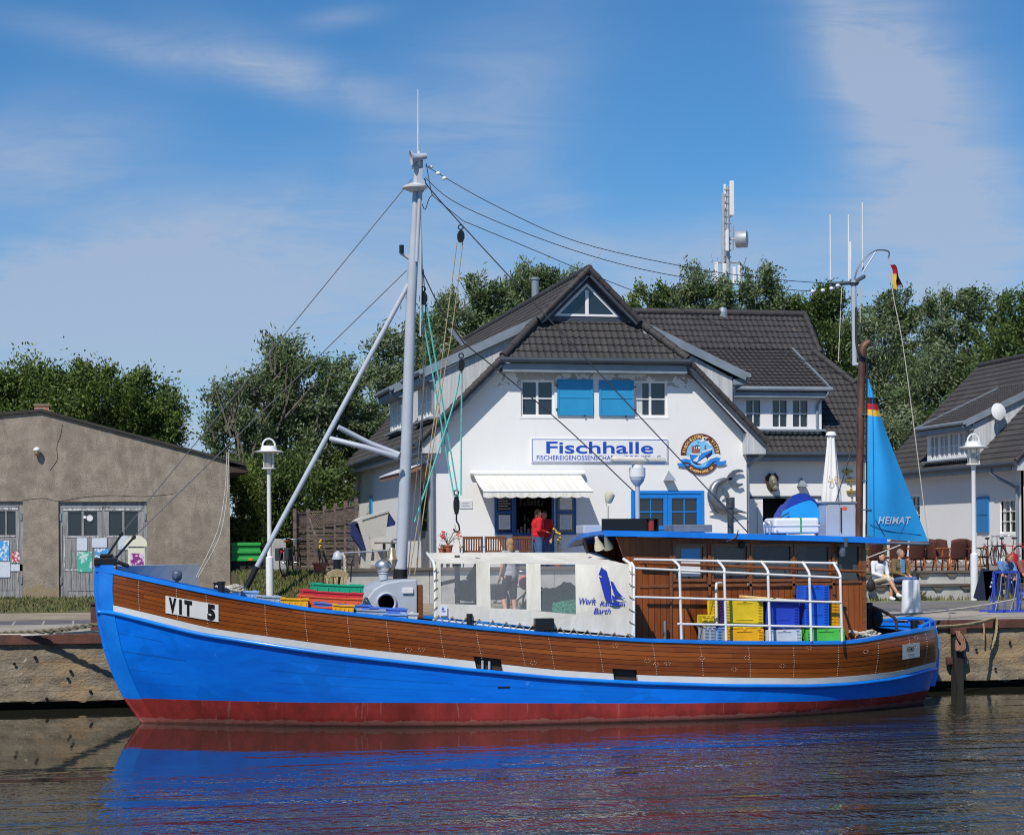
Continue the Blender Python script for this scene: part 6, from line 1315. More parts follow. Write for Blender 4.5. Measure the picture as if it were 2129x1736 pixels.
def shed_door(r, cols_px, posters, lead):
    x0, x1, z0, z1 = r; fr = MB(); e = .1; fr.box(x0, x0 + e, YD - .06, YD + .06, z0, z1); fr.box(x1 - e, x1, YD - .06, YD + .06, z0, z1); fr.box(x0 + e, x1 - e, YD - .06, YD + .06, z1 - e - .05, z1); do = fr.build('double_door', 'old_grey_wood', shed)
    xm = (x0 + x1) / 2; zw0, zw1 = lerp(z0, z1, .655), lerp(z0, z1, .9)
    for l0, l1 in ((x0 + e + .01, xm - .01), (xm + .01, x1 - e - .01)):
        mb = MB(); y0, y1 = YD - .03, YD + .03
        wall_face(mb, [(l0, z0 + .03), (l1, z0 + .03), (l1, z1 - e - .06), (l0, z1 - e - .06)], [rloop(lerp(l0, l1, .14), lerp(l0, l1, .475), zw0, zw1), rloop(lerp(l0, l1, .53), lerp(l0, l1, .87), zw0, zw1)], lambda u, v: V((u, y0, v)), (0, .05, 0))
        n = 7
        for i in range(n): a, b_ = lerp(l0 + .12, l1 - .12, i / n), lerp(l0 + .12, l1 - .12, (i + 1) / n); mb.box(a + .008, b_ - .008, y0 - .012, y0 - .001, z0 + .25, z0 + .82)
        for i in range(n): a, b_ = lerp(l0 + .12, l1 - .12, i / n), lerp(l0 + .12, l1 - .12, (i + 1) / n); mb.box(a + .008, b_ - .008, y0 - .012, y0 - .001, z0 + .9, zw0 - .1)
        lf = mb.build('door_leaf', 'old_grey_wood', do); mb = MB()
        for q in ((l0 + .02, l1 - .02, z0 + .83, z0 + .88), (l0 + .02, l1 - .02, zw1 + .03, zw1 + .1), (l0 + .03, l0 + .06, z0 + .9, zw0), (l1 - .05, l1 - .03, z0 + .5, zw0 - .1), (l0 + .1, l1 - .1, zw0 - .05, zw0 - .015)): mb.box(q[0], q[1], y0 - .016, y0 - .0005, q[2], q[3])
        mb.build('flaking_paint', 'peeling_white', lf); MB().box(l0 + .05, l1 - .05, y0 + .045, y0 + .055, zw0 - .02, zw1 + .02).build('door_pane', 'glass_dark', lf)
    mb = MB()
    for z in (.2, .85): mb.box(x0 + .03, x0 + .08, YD - .09, YD - .061, lerp(z0, z1, z) - .12, lerp(z0, z1, z) + .1); mb.box(x1 - .08, x1 - .03, YD - .09, YD - .061, lerp(z0, z1, z) - .12, lerp(z0, z1, z) + .1)
    mb.build('hinge', 'zinc', do)
    for i, (a, b_, c, d, m) in enumerate(posters):
        q = rect(a, b_, c, d, YD - .05); p = MB(); p.box(q[0], q[1], YD - .056 - .002 * i, YD - .048 - .002 * i, q[2], q[3]); p.build('poster', m, do)
    return do
do = shed_door(d2, None, [(160, 1118, 181, 1145, 'poster_pale'), (191, 1118, 222, 1138, 'poster_pale'), (160, 1147, 191, 1189, 'poster_green'), (197, 1140, 228, 1181, 'poster_blue'), (246, 1114, 267, 1143, 'poster_pale'), (268, 1145, 318 - 0, 1181, 'poster_cream'), (275, 1153, 312 - 0, 1178, 'poster_magenta')][:5] + [(266, 1139, 301, 1180, 'poster_cream'), (271, 1150, 299, 1177, 'poster_magenta')], True)
q = S(283, 1136); mb = MB(); mb.lathe([(.0, 0), (.33, 0), (.33, .012), (0, .012)], (q.x, YD - .055, q.z), 28, M90); 
mb.v = [(x, y, max(z, q.z)) for x, y, z in mb.v]; mb.build('round_board', 'poster_cream', do)
q = S(183, 1077); mb = MB(); mb.lathe([(0, 0), (.09, 0), (.09, .006), (0, .006)], (q.x + .05, YD - .028, q.z), 16, M90); mb.lathe([(0, 0), (.045, 0), (.045, .006), (0, .006)], (q.x - .09, YD - .028, q.z + .03), 12, M90); mb.build('window_sticker', 'pvc_white', do)
do = shed_door(d1, None, [(-20, 1124, 19, 1166, 'poster_blue'), (25, 1147, 41, 1169, 'poster_red'), (22, 1173, 47, 1187, 'poster_pale'), (-10, 1168, 21, 1200, 'poster_pale')], False)

def spots(mm, noise, over, su, so):
    over(mm('MULTIPLY', mm('GREATER_THAN', noise((1, 1, 1), 14., 3), .69), .55), (.62, .58, .52)); over(mm('MULTIPLY', mm('GREATER_THAN', noise((1, 1, 1.2), 19., 2), .66), .55), (.10, .08, .06)); over(mm('MULTIPLY', mm('GREATER_THAN', noise((1.6, 1, .4), .8, 5), .53), .3), (.17, .14, .11))
    over(mm('MULTIPLY', mm('LESS_THAN', so.outputs['Z'], mm('MULTIPLY', noise((1.3, 1, 1), 1.6, 5), 1.1)), .5), (.30, .23, .10))
decorate('roughcast', spots)
def weather(mm, noise, over, su, so):
    over(mm('MULTIPLY', mm('GREATER_THAN', noise((2.2, 2.2, .22), 1.5, 6), .64), .12), (.55, .54, .51)); over(mm('MULTIPLY', mm('LESS_THAN', so.outputs['Z'], mm('MULTIPLY', noise((1, 1, 1), 1.2, 4), 1.5)), .12), (.45, .44, .40))
def weather2(mm, noise, over, su, so): weather(mm, noise, over, su, so); over(mm('MULTIPLY', mm('MULTIPLY', mm('GREATER_THAN', so.outputs['Z'], mm('ADD', mm('MULTIPLY', noise((1.2, 1.2, .5), 2., 6), .35), 5.5)), mm('GREATER_THAN', noise((1, 1, 1), 1.1, 4), .5)), .6), (.22, .19, .15))
decorate('render_white', weather2)
def tile_wear(mm, noise, over, su, so): over(mm('MULTIPLY', mm('GREATER_THAN', noise((.4, .4, .4), 1.6, 5), .56), .4), (.068, .063, .06)); over(mm('MULTIPLY', mm('GREATER_THAN', noise((1, 1, 1), 7., 3), .72), .5), (.24, .23, .21))
decorate('roof_tile', tile_wear)
def quay_marks(mm, noise, over, su, so):
    over(mm('MULTIPLY', mm('GREATER_THAN', noise((1, 1, 1.3), 9., 4), .66), .7), (.55, .50, .40)); over(mm('MULTIPLY', mm('GREATER_THAN', noise((1, 1, 1.6), 12., 3), .67), .8), (.05, .04, .03)); over(mm('MULTIPLY', mm('GREATER_THAN', noise((.5, 1, 1), .7, 5), .56), .5), (.36, .24, .12))
    over(mm('MULTIPLY', mm('LESS_THAN', mm('ABSOLUTE', mm('SUBTRACT', mm('FRACT', mm('ADD', mm('MULTIPLY', so.outputs['Z'], 3.6), mm('MULTIPLY', noise((.6, 1, 1), 1., 3), .35))), .5)), .03), mm('MULTIPLY', noise((.8, 1, 1), 1.5, 3), .9)), (.09, .07, .05))
decorate('old_concrete', quay_marks)
# ================================================================== THINGS ON THE BOAT
def plastic(name, c): return mat(name, c, .45, var=.18, vscale=3, bump=.1, bscale=30)
for n_, c_ in dict(crate_green=(25, 165, 125), crate_red=(200, 45, 60), crate_orange=(225, 100, 55), crate_blue=(85, 120, 210), crate_yellow=(245, 180, 20), crate_lemon=(232, 200, 35), crate_royal=(40, 70, 195), crate_cobalt=(25, 95, 215), crate_white=(205, 212, 222), crate_lime=(85, 195, 75), crate_purple=(95, 55, 150), crate_sky=(140, 180, 230), crate_cream=(235, 205, 140), crate_grey=(170, 180, 195)).items(): plastic(n_, rgb(*c_))
CG = 'fish crates stacked on the fore deck'
def tray(px0, px1, py0, py1, Y, m, label, W=.5, tilt=0., cat='crate'):
    """open fish crate with a rim, ribs and hand holds, long side to the water"""
    a, b_, t, u = P(px0, (py0 + py1) / 2, Y=Y), P(px1, (py0 + py1) / 2, Y=Y), P((px0 + px1) / 2, py0, Y=Y), P((px0 + px1) / 2, py1, Y=Y)
    Lh, H = (b_.x - a.x) / 2, t.z - u.z; c = V(((a.x + b_.x) / 2, Y + W / 2, u.z)); mb = MB(); w_ = .022; Wh = W / 2; hh = .035 if H > .1 else .02
    M = Matrix.Rotation(R(tilt), 4, 'Y')
    def bx(x0, x1, y0, y1, z0, z1): mb.box(x0, x1, y0, y1, z0, z1)
    bx(-Lh, Lh, -Wh, Wh, 0, .02)
    for s in (-1, 1):
        y0, y1 = sorted((s * Wh, s * (Wh - w_))); 
        bx(-Lh, -Lh * .62, y0, y1, .021, H); bx(Lh * .62, Lh, y0, y1, .021, H); bx(-Lh * .62, Lh * .62, y0, y1, .021, H - hh * .3)
        yy0, yy1 = sorted((s * (Wh + .016), s * (Wh + .001))); bx(-Lh - .012, -Lh * .58, yy0, yy1, H - hh, H + .004); bx(Lh * .58, Lh + .012, yy0, yy1, H - hh, H + .004); bx(-Lh * .58, Lh * .58, yy0, yy1, H - 1.1 * hh, H - hh * .32)
        for k in range(5): x = lerp(-Lh * .85, Lh * .85, k / 4); bx(x - .012, x + .012, *sorted((s * (Wh + .012), s * (Wh + .001))), .03, H - 1.95 * hh)
        x0, x1 = sorted((s * Lh, s * (Lh - w_))); bx(x0, x1, -Wh + w_, -Wh * .35, .021, H); bx(x0, x1, Wh * .35, Wh - w_, .021, H); bx(x0, x1, -Wh * .35, Wh * .35, .021, H * .6); bx(x0, x1, -Wh * .35, Wh * .35, H * .82, H)
    mb.v = [tuple(c + (M @ V(p))) for p in mb.v]
    return tag(mb.build('fish_crate', m, base=c, bev=.004), label, cat, CG)
Yc_ = YC - 1.45
tray(650, 755, 1214, 1240, Yc_ + .1, 'crate_green', 'green fish crate on top of the pile on the fore deck', tilt=3.)
tray(629, 754, 1229, 1247, Yc_ + .05, 'crate_red', 'dark red fish crate right under the green one on the fore deck', tilt=4)
tray(624, 752, 1240, 1260, Yc_ + .0, 'crate_orange', 'orange fish crate third from the top of the fore deck pile', tilt=4)
tray(653, 770, 1254, 1268, Yc_ - .1, 'crate_blue', 'pale blue fish crate under the orange one in the pile', tilt=4)
tray(648, 690, 1260, 1278, Yc_ - .2, 'crate_orange', 'small orange crate corner showing just above the rail left of the yellow one', tilt=4)
tray(692, 735, 1256, 1278, Yc_ - .35, 'crate_yellow', 'yellow fish crate lying against the rail below the pile', tilt=4)
tray(583, 640, 1243, 1268, Yc_ - .1, 'crate_yellow', 'yellow crate turned on its side, left of the pile', W=.3, tilt=2)
tray(533, 583, 1238, 1260, Yc_ - .1, 'crate_grey', 'pale grey fish crate behind the rail beside the boom foot', tilt=4)
tray(500, 536, 1228, 1245, Yc_ + .3, 'crate_sky', 'light blue crate behind the black boom foot', tilt=4)
tray(740, 800, 1266, 1284, Yc_ - .3, 'crate_grey', 'pale grey crate lying under the grey hood by the rail', tilt=3)
tray(768, 845, 1263, 1280, Yc_ - .1, 'crate_blue', 'long blue crate in front of the round port of the grey hood', tilt=4)
tray(796, 845, 1275, 1290, Yc_ - .42, 'crate_sky', 'light blue crate with dark hand holes lowest by the rail', tilt=3)
tray(836, 868, 1274, 1292, Yc_ - .35, 'crate_white', 'white crate next to the sliding door of the hood', tilt=3)
BG = 'plastic bins beside the wheelhouse'
def bin_(px0, px1, py0, py1, Y, m, label, dp=.42, rot=0.):
    """plastic bin lying on its side: ribbed base panel to the water, rim behind"""
    a, b_, t, u = P(px0, (py0 + py1) / 2, Y=Y), P(px1, (py0 + py1) / 2, Y=Y), P((px0 + px1) / 2, py0, Y=Y), P((px0 + px1) / 2, py1, Y=Y)
    x0, x1, z0, z1 = a.x, b_.x, u.z, t.z; w_, h = x1 - x0, z1 - z0; mb = MB(); e = .012
    mb.box(x0, x1, Y, Y + .03, z0, z1)
    for q in ((x0, x0 + .03, z0, z1), (x1 - .03, x1, z0, z1), (x0 + .03, x1 - .03, z0, z0 + .03), (x0 + .03, x1 - .03, z1 - .03, z1)): mb.box(q[0], q[1], Y + .031, Y + dp - .05, q[2], q[3])
    f = .03
    for q in ((x0 - .01, x1 + .01, z0 - .008, z0 + f), (x0 - .01, x1 + .01, z1 - f, z1 + .008), (x0 - .01, x0 + f, z0 + f, z1 - f), (x1 - f, x1 + .01, z0 + f, z1 - f)): mb.box(q[0], q[1], Y + dp - .05, Y + dp, q[2], q[3])
    for cx in (x0 + .02, x1 - .10):
        n = max(3, int(h / .03))
        for k in range(n): z = lerp(z0 + .03, z1 - .05, k / (n - 1)); mb.box(cx, cx + .08, Y - e, Y - .0005, z, z + .012)
    mb.box(x0 + w_ * .3, x1 - w_ * .3, Y - e, Y - .0005, z1 - .045, z1 - .03); mb.box(x0 + w_ * .28, x1 - w_ * .28, Y - e, Y - .0005, z0 + h * .3, z0 + h * .3 + .012)
    for cx in (x0 + w_ * .12, x0 + w_ * .5, x0 + w_ * .88): mb.box(cx - .03, cx + .03, Y - .02, Y - .0005, z1 - .02, z1 + .006); mb.box(cx - .03, cx + .03, Y - .02, Y - .0005, z0 - .006, z0 + .02)
    return tag(mb.build('plastic_bin', m, base=((x0 + x1) / 2, Y + dp / 2, z0), bev=.006), label, 'bin', BG)
Yb = YC - 2.08
bin_(1508, 1587, 1249, 1306, Yb, 'crate_lemon', 'large yellow bin lying on its side in the upper row beside the wheelhouse')
bin_(1507, 1588, 1308, 1345, Yb - .03, 'crate_yellow', 'amber bin in the lower row under the large yellow bin')
bin_(1594, 1662, 1250, 1306, Yb + .01, 'crate_royal', 'royal blue bin between the yellow bin and the tall blue one')
bin_(1594, 1667, 1309, 1345, Yb - .02, 'crate_white', 'white bin in the lower row under the royal blue one')
bin_(1673, 1724, 1218, 1305, Yb + .02, 'crate_cobalt', 'tall bright blue bin standing on end behind the railing')
bin_(1727, 1746, 1250, 1305, Yb + .2, 'crate_yellow', 'narrow yellow bin edge to the right of the tall blue bin', .25)
bin_(1677, 1757, 1308, 1345, Yb - .04, 'crate_lime', 'bright green bin in the lower row at the aft end')
bin_(1494, 1506, 1248, 1304, Yb + .06, 'crate_purple', 'thin purple bin standing left of the large yellow bin', .4)
bin_(1484, 1493, 1247, 1296, Yb + .05, 'crate_lemon', 'thin yellow lid standing on edge beside the purple bin', .35)
bin_(1460, 1485, 1279, 1301, Yb - .01, 'crate_lemon', 'small yellow box with a hand hole at the left end of the bins', .3)
bin_(1463, 1488, 1303, 1345, Yb - .02, 'crate_grey', 'grey canvas sided box in the lower row at the left end', .3)
bin_(1489, 1505, 1305, 1345, Yb, 'crate_sky', 'light blue slim box between the grey and amber ones', .3)
c = P(1545, 1248, Y=Yb + .28); mb = MB(); q0, q1 = P(1543, 1240, Y=Yb + .25), P(1640, 1248, Y=Yb + .25); mb.bar(q0, q1, .36, .05); tag(mb.build('plastic_bin', 'crate_cream', base=q0, bev=.01), 'cream coloured flat lid leaning across the upper bins', 'lid', BG)
q0, q1 = P(1572, 1246, Y=Yb + .06), P(1668, 1248, Y=Yb + .06); mb = MB(); mb.bar(q0, q1, .3, .035); tag(mb.build('plastic_bin', 'crate_white', base=q0, bev=.008), 'thin white lid lying on the royal blue bin', 'lid', BG)
# life raft canister
x0, x1, z0, z1 = rect(1601, 1077, 1694, 1111, YRN + .55); zr0 = zr_((x0 + x1) / 2) + .02; t = empty('life_raft', ((x0 + x1) / 2, YRN + .55, zr0), 'white plastic life raft canister strapped on the wheelhouse roof', 'life raft')
mb = MB(); mb.box(x0, x1, YRN + .3, YRN + .9, zr0 + .01, (zr0 + z1) / 2 + .02); mb.build('lower_shell', 'pvc_white', t, bev=.04, seg=4)
mb = MB(); mb.box(x0, x1, YRN + .3, YRN + .9, (zr0 + z1) / 2 + .0, z1); mb.build('upper_shell', 'pvc_white', t, bev=.05, seg=4)
mb = MB(); mb.box(x0 - .012, x1 + .012, YRN + .285, YRN + .915, (zr0 + z1) / 2 - .005, (zr0 + z1) / 2 + .025); mb.build('seam_flange', 'pvc_white', t, bev=.01)
mat('strap_green', rgb(60, 165, 105), .7); xm_ = lerp(x0, x1, .58); mb = MB(); mb.box(xm_ - .012, xm_ + .012, YRN + .28, YRN + .92, zr0 + .0, z1 + .006); mb.build('strap', 'strap_green', t)
mb = MB(); 
for k in range(2): mb.tube(curve([V((x0 - .06, YRN + .4 + .3 * k, zr0 - .01)), V((x0 - .07, YRN + .4 + .3 * k, zr0 + .2)), V((x0 - .02, YRN + .4 + .3 * k, zr0 + .22)), V((x0 + .06, YRN + .29, zr0 + .03))], 4), .018, 6)
mb.build('cradle', 'chrome', t, smooth=50)
# covered bundle behind it
mat('tarp_blue', rgb(35, 65, 170), .45, var=.3, vscale=3, bump=.4, bscale=5); mat('panel_blue', rgb(35, 160, 235), .45, var=.05)
Yq = YC - .2; t = empty('covered_bundle', roofbase(1665, Yq), 'bright blue panel with a dark blue tarpaulin bundle lashed on the wheelhouse roof', 'bundle')
pl = [(1622, 1080), (1630, 1062), (1650, 1052), (1672, 1043), (1686, 1040), (1696, 1047), (1703, 1060), (1712, 1070), (1711, 1079), (1700, 1090), (1690, 1094), (1640, 1106), (1612, 1104), (1606, 1085)]
mb = MB(); q = [P(x, y, Y=Yq - .35) for x, y in pl]; n = len(q); o = [p + V((0, .05, 0)) for p in q]; tr = tessellate_polygon([q]); mb.add(q + o, [tuple(a) for a in tr] + [tuple(i + n for i in a) for a in tr] + [(i, (i + 1) % n, n + (i + 1) % n, n + i) for i in range(n)]); mb.build('side_panel', 'panel_blue', t)
mb = MB(); arch = [(1613, 1108), (1617, 1080), (1625, 1052), (1636, 1032), (1652, 1025), (1668, 1028), (1684, 1040), (1700, 1062), (1708, 1090), (1706, 1108)]
rows = []
for k in range(6): y = Yq - .28 + k * .2; g = 1 - .06 * k; m_ = P(1660, 1108, Y=Yq); rows.append([V((lerp(m_.x, P(x, yy, Y=Yq).x, g), y, lerp(m_.z, P(x, yy, Y=Yq).z, g) + .01 * math.sin(k * 3 + x))) for x, yy in arch])
mb.grid(rows); mb.add(rows[0], [tuple(range(len(arch)))]); mb.build('tarpaulin', 'tarp_blue', t, smooth=50)
mb = MB(); mb.tube([P(x, y, Y=Yq - .4) for x, y in ((1606, 1082), (1622, 1076), (1640, 1066))], .012, 5); mb.build('lashing', 'black_rubber', t)
# grey cabinet
x0, x1, z0, z1 = rect(1718, 1044, 1779, 1112, YC - .9); z0 = zr_(x1) + .002; t = empty('roof_cabinet', ((x0 + x1) / 2, YC - .6, z0), 'grey metal cabinet with an orange sticker on the wheelhouse roof', 'cabinet')
mb = MB(); mb.box(x0, x1, YC - .9, YC - .3, z0, z1 - .02); mb.build('cabinet_body', 'grey_paint', t, bev=.01); mb = MB(); mb.box(x0 - .02, x1 + .02, YC - .93, YC - .28, z1 - .02, z1 + .01); mb.build('cabinet_lid', 'zinc', t)
xm_ = lerp(x0, x1, .45); mb = MB(); mb.box(x0 + .02, xm_ - .01, YC - .912, YC - .901, z0 + .02, z1 - .04); mb.box(xm_ + .01, x1 - .02, YC - .912, YC - .901, z0 + .02, z1 - .04); mb.build('cabinet_door', 'grey_paint', t)
mb = MB(); mb.tube([(xm_ + .02, YC - .93, z0 + .1), (xm_ + .02, YC - .93, z1 - .1)], .012, 6); mb.build('latch_rod', 'black_paint', t); mat('sticker_orange', rgb(235, 100, 50), .5); q = P(1756, 1057, Y=YC - .914); mb = MB(); mb.lathe([(0, 0), (.055, 0), (.055, .003), (0, .003)], q, 16, M90); mb.v = [(x, y, q.z + (z - q.z) * .6) for x, y, z in mb.v]; mb.build('sticker', 'sticker_orange', t)
# flag
a = P(1853, 550, Y=Yf + .2); mb = MB(); rows = []
for i in range(13):
    f = i / 12; l = lerp(P(1853, 550, Y=Yf + .2), P(1862, 598, Y=Yf + .2), f); r = lerp(P(1858, 552, Y=Yf + .2), P(1876, 596, Y=Yf + .2), f)
    rows.append([l.lerp(r, k / 9) + V((.03 * math.sin(f * 5 + k * .2), .08 * math.sin(k * 1.1 + f * 3), .04 * math.sin(k * .7 + f * 4) * f)) for k in range(10)])
mb.grid(rows)
for j in range(len(mb.f)): k = j % 9; mb.m[j] = 0 if k >= 6 else 1 if k >= 3 and j // 9 < 9 else 2 if j // 9 > 4 and k < 5 else 1
tag(mb.build('ensign_flag', ['flag_black', 'flag_red', 'flag_gold'], base=a, smooth=60), 'small black red and gold flag hanging from the halyard behind the aerials', 'flag')
# net, winch gear, fender seen through the cover
mat('net_green', rgb(60, 185, 150), .9, col2=rgb(25, 95, 80), vscale=30, bump=2, bscale=60, ramp=(.42, .58)); r3 = random.Random(8)
mb = MB(); c = P(1165, 1290, Y=YC - 1.5); rows = []
for i in range(13):
    a = math.pi * i / 12; row = []
    for k in range(25):
        x = lerp(-.75, .55, k / 24); h = .62 * (1 - abs(x / .8) ** 3) + .05 * math.sin(x * 9) + .03 * math.sin(x * 21 + i); row.append(c + V((x, -.4 * math.cos(a) * 1.3, max(0, h * math.sin(a) + .04 * math.sin(i * 2 + k)))))
    rows.append(row)
mb.grid(rows); tag(mb.build('fishing_net', 'net_green', base=c, smooth=60), 'green trawl net heaped up behind the clear window of the cover', 'fishing net')
mb = MB(); c = P(958, 1262, Y=YC - .9); mb.tube([c + V((-.42, 0, .42)), c + V((-.05, 0, .5))], .035, 8); mb.tube([c + V((-.06, 0, -.2)), c + V((-.06, 0, .95))], .05, 8); mb.tube([c + V((.12, -.2, .3)), c + V((.12, .25, .3))], .2, 16); mb.tube([c + V((.14, 0, .5)), c + V((.3, 0, .75)), c + V((.33, 0, .9))], .05, 8); mb.ball(c + V((.3, 0, .35)), (.13, .16, .3), 12); mb.box(c.x + .02, c.x + .4, c.y - .2, c.y + .2, c.z - .2, c.z + .08); mb.build('trawl_winch', 'sooty_steel', boat, smooth=40)
mat('fender_pink', rgb(225, 100, 95), .5); mb = MB(); c = P(1094, 1211, Y=YC + .6); mb.ball(c, .15, 14); o = mb.build('buoy', 'fender_pink', base=c, smooth=60); tag(o, 'round salmon pink buoy behind the middle cover window', 'buoy'); mb = MB(); mb.tube([c + V((0, 0, .14)), c + V((0, 0, .22))], .03, 8); mb.build('buoy_eye', 'tarp_blue', o)
# ropes
def rope_thing(name, pts, r, m, label, lay=3): mb = MB(); rope(mb, pts, r, lay); return tag(mb.build(name, m, base=pts[0], smooth=60), label, 'rope')
a = P(-60, 1316, Y=40.2); e = V((P(232, 1292, Y=38.6).x, 38.6, P(232, 1292, Y=38.6).z)); mat('rope_old', rgb(120, 112, 90), .9, var=.5, vscale=14); rope_thing('mooring_rope', sag(a, e, .08, 16), .05, 'rope_old', 'thick twisted bow mooring rope lying along the quay edge at the left', 2)
MB_ = MB(); MB_.tube(sag(P(-60, 1319, Y=40), P(250, 1312, Y=38.7), .02), .016, 6); MB_.tube(sag(P(-60, 1322, Y=40), P(250, 1305, Y=38.7), .05), .013, 6); tag(MB_.build('mooring_line', 'rope_white', base=P(-60, 1320, Y=40)), 'pair of thin pale lines running beside the twisted bow rope', 'rope')
a = V((hp(.985, 1.2, 1, -.05).x, hp(.985, 1.2, 1).y, lv('sheer', .985))); b_ = P(2068, 1285, Y=39.5); rope_thing('mooring_rope', sag(P(1945, 1303, Y=YC + .3), b_, .05, 10) + curve([b_, P(2072, 1292, Y=39.5), P(2070, 1320, Y=39.48), P(2060, 1350, Y=39.48)], 4)[1:], .035, 'rope_tan', 'thick tan stern rope looped over the quay edge')
rope_thing('mooring_rope', sag(P(1806, 1280, Y=YC + 1.2), P(2180, 1229, Y=43.), .12, 20), .022, 'rope_white', 'long pale stern line rising over the quay to the right')
rope_thing('hanging_rope', curve([P(2044, 1296, Y=39.5), P(2046, 1310, Y=39.48), P(2045, 1330, Y=39.48)], 5), .02, 'rope_tan', 'short rope end hanging down the quay wall')
mat('rope_pink', rgb(160, 118, 100), .85, var=.3, vscale=20); mb = MB()
for k in range(11): mb.tube(curve([P(1988 + r3.uniform(-2, 8), 1312, Y=39.3), P(1996 + r3.uniform(-6, 6), 1325 + r3.uniform(-5, 8), Y=39.27), P(2003 + r3.uniform(-5, 5), 1342 + r3.uniform(-6, 6), Y=39.25), P(1994 + r3.uniform(-6, 6), 1352, Y=39.25), P(1988, 1330, Y=39.3)], 5), .013, 5)
c = P(1992, 1312, Y=39.3); tag(mb.build('rope_tangle', 'rope_pink', base=c, smooth=60), 'tangle of faded pink rope hung on the dark fender pile', 'rope')
mat('pile_wood', (.022, .02, .018), .85, col2=(.012, .011, .01), vscale=4, stretch=(4, 4, .5)); fp = empty('fender_pile', P(1993, 1430, Y=39.4), 'dark timber fender pile standing against the quay wall by the stern', 'pile')
a, b_, c, d = rect(1984, 1308, 2004, 1440, 39.38); mb = MB(); mb.box(a, b_, 39.36, 39.58, -1.2, d); mb.build('pile_timber', 'pile_wood', fp, bev=.03); mb = MB(); mb.box(a - .12, b_ + .06, 39.45, 39.56, d - .75, d - .6); mb.box(a - .04, b_ + .04, 39.33, 39.5, d - .1, d + .02); mb.build('iron_strap', 'rust_steel', fp)
bl = empty('mooring_post', V((P(196, 1315, Y=40.3).x, 40.3, gz(40.3))), 'rusty square mooring post on the quay just behind the bow', 'mooring post'); p = ORG[bl.name]; MB().box(p.x - .07, p.x + .1, 40.22, 40.4, p.z - .1, p.z + .52).build('post_shaft', 'rust_steel', bl, bev=.015); MB().box(p.x - .1, p.x + .13, 40.19, 40.43, p.z + .52, p.z + .56).build('post_cap', 'rust_steel', bl)
def coil(c, r0, n, r, m, label, squash=1., seed=1):
    mb = MB(); q = random.Random(seed)
    for k in range(n):
        pts = []; rr2 = r0 * q.uniform(.55, 1.05); o = V((q.uniform(-.08, .08), q.uniform(-.05, .05), r * 1.5 * k * .6))
        for i in range(25): a = 2 * math.pi * i / 24; pts.append(V(c) + o + V((rr2 * 1.25 * math.cos(a), rr2 * .7 * math.sin(a), .02 * math.sin(a * 3 + k))))
        rope(mb, pts, r, 3)
    return tag(mb.build('rope_coil', m, base=c, smooth=60), label, 'rope coil')
t_ = .935; q = hp(t_, lv('sheer', t_) + .04, -1, -.12); coil((P(1800, 1326, Y=q.y).x, P(1800, 1326, Y=q.y).y, P(1800, 1327, Y=q.y).z), .2, 5, .034, 'rope_white', 'fat coil of white rope on the stern rail by the wheelhouse')
t_ = pxx(482, 'sheer'); q = hp(t_, lv('sheer', t_) + .05, -1, -.45); coil(P(478, 1229, Y=q.y), .2, 6, .02, 'rope_white', 'loose coil of white rope behind the bow rail', seed=3)

# ================================================================== QUAY FURNITURE
mat('lamp_white', (.8, .8, .79), .35, var=.06, vscale=3); film('lamp_glass', (.5, .48, .42), .42, .1)
def street_lamp(px, label, foot_y=1250, Yl=None):
    b = P(px, foot_y, Z=1.62) if Yl is None else P(px, foot_y, Y=Yl); z0 = gz(b.y); h = 4.42
    t = empty('street_lamp', V((b.x, b.y, z0)), label, 'street lamp', 'white harbour street lamps'); c = V((b.x, b.y, z0))
    mb = MB(); mb.tube([c - V((0, 0, .05)), c + V((0, 0, 1.2)), c + V((0, 0, 1.24)), c + V((0, 0, 3.5)), c + V((0, 0, 3.55))], [.1, .1, .06, .056, .075], 16); mb.build('pole', 'lamp_white', t, smooth=40)
    mb = MB(); mb.tube([c + V((0, 0, 3.55)), c + V((0, 0, 3.58))], .19, 18)
    for k in range(4): a = k * math.pi / 2 + .6; mb.tube([c + V((.17 * math.cos(a), .17 * math.sin(a), 3.57)), c + V((.17 * math.cos(a), .17 * math.sin(a), 3.98))], .014, 6)
    mb.build('lantern_cage', 'lamp_white', t, smooth=40); mb = MB(); mb.lathe([(.15, 3.58), (.15, 3.98)], c, 18); mb.build('lantern_glass', 'lamp_glass', t, smooth=60)
    mb = MB(); mb.tube([c + V((0, 0, 3.6)), c + V((0, 0, 3.86))], .06, 10); mb.build('lamp_bulb', 'curtain', t, smooth=50)
    mb = MB(); mb.lathe([(0, 3.97), (.19, 3.97), (.40, 3.99), (.41, 4.005), (.22, 4.05), (.21, 4.12), (.19, 4.16), (0, 4.17)], c, 28); mb.build('lamp_hat', 'lamp_white', t, smooth=40)
    mb = MB(); mb.tube([c + V((.165 * math.cos(a), 0, 4.16 + .19 * math.sin(a))) for a in [math.pi * k / 14 for k in range(15)]], .024, 8); mb.build('lifting_ring', 'lamp_white', t, smooth=60); return t
street_lamp(561, 'white street lamp with hat shade on the lawn right of the shed', 1252, 52.3)
street_lamp(2026, 'white street lamp with hat shade in front of the seating steps', 1252, 48.0 - .1)
mat('tub_white', rgb(225, 230, 235), .35, var=.08); p = P(1902, 1281, Z=1.5); q0, q1 = P(1881, 1281, Y=p.y), P(1924, 1281, Y=p.y); zt_ = P(1902, 1206, Y=p.y).z; t = empty('white_tub', V((p.x, p.y, gz(p.y))), 'tall white plastic tub standing on the quay edge behind the stern', 'tub'); mb = MB(); z0 = gz(p.y)
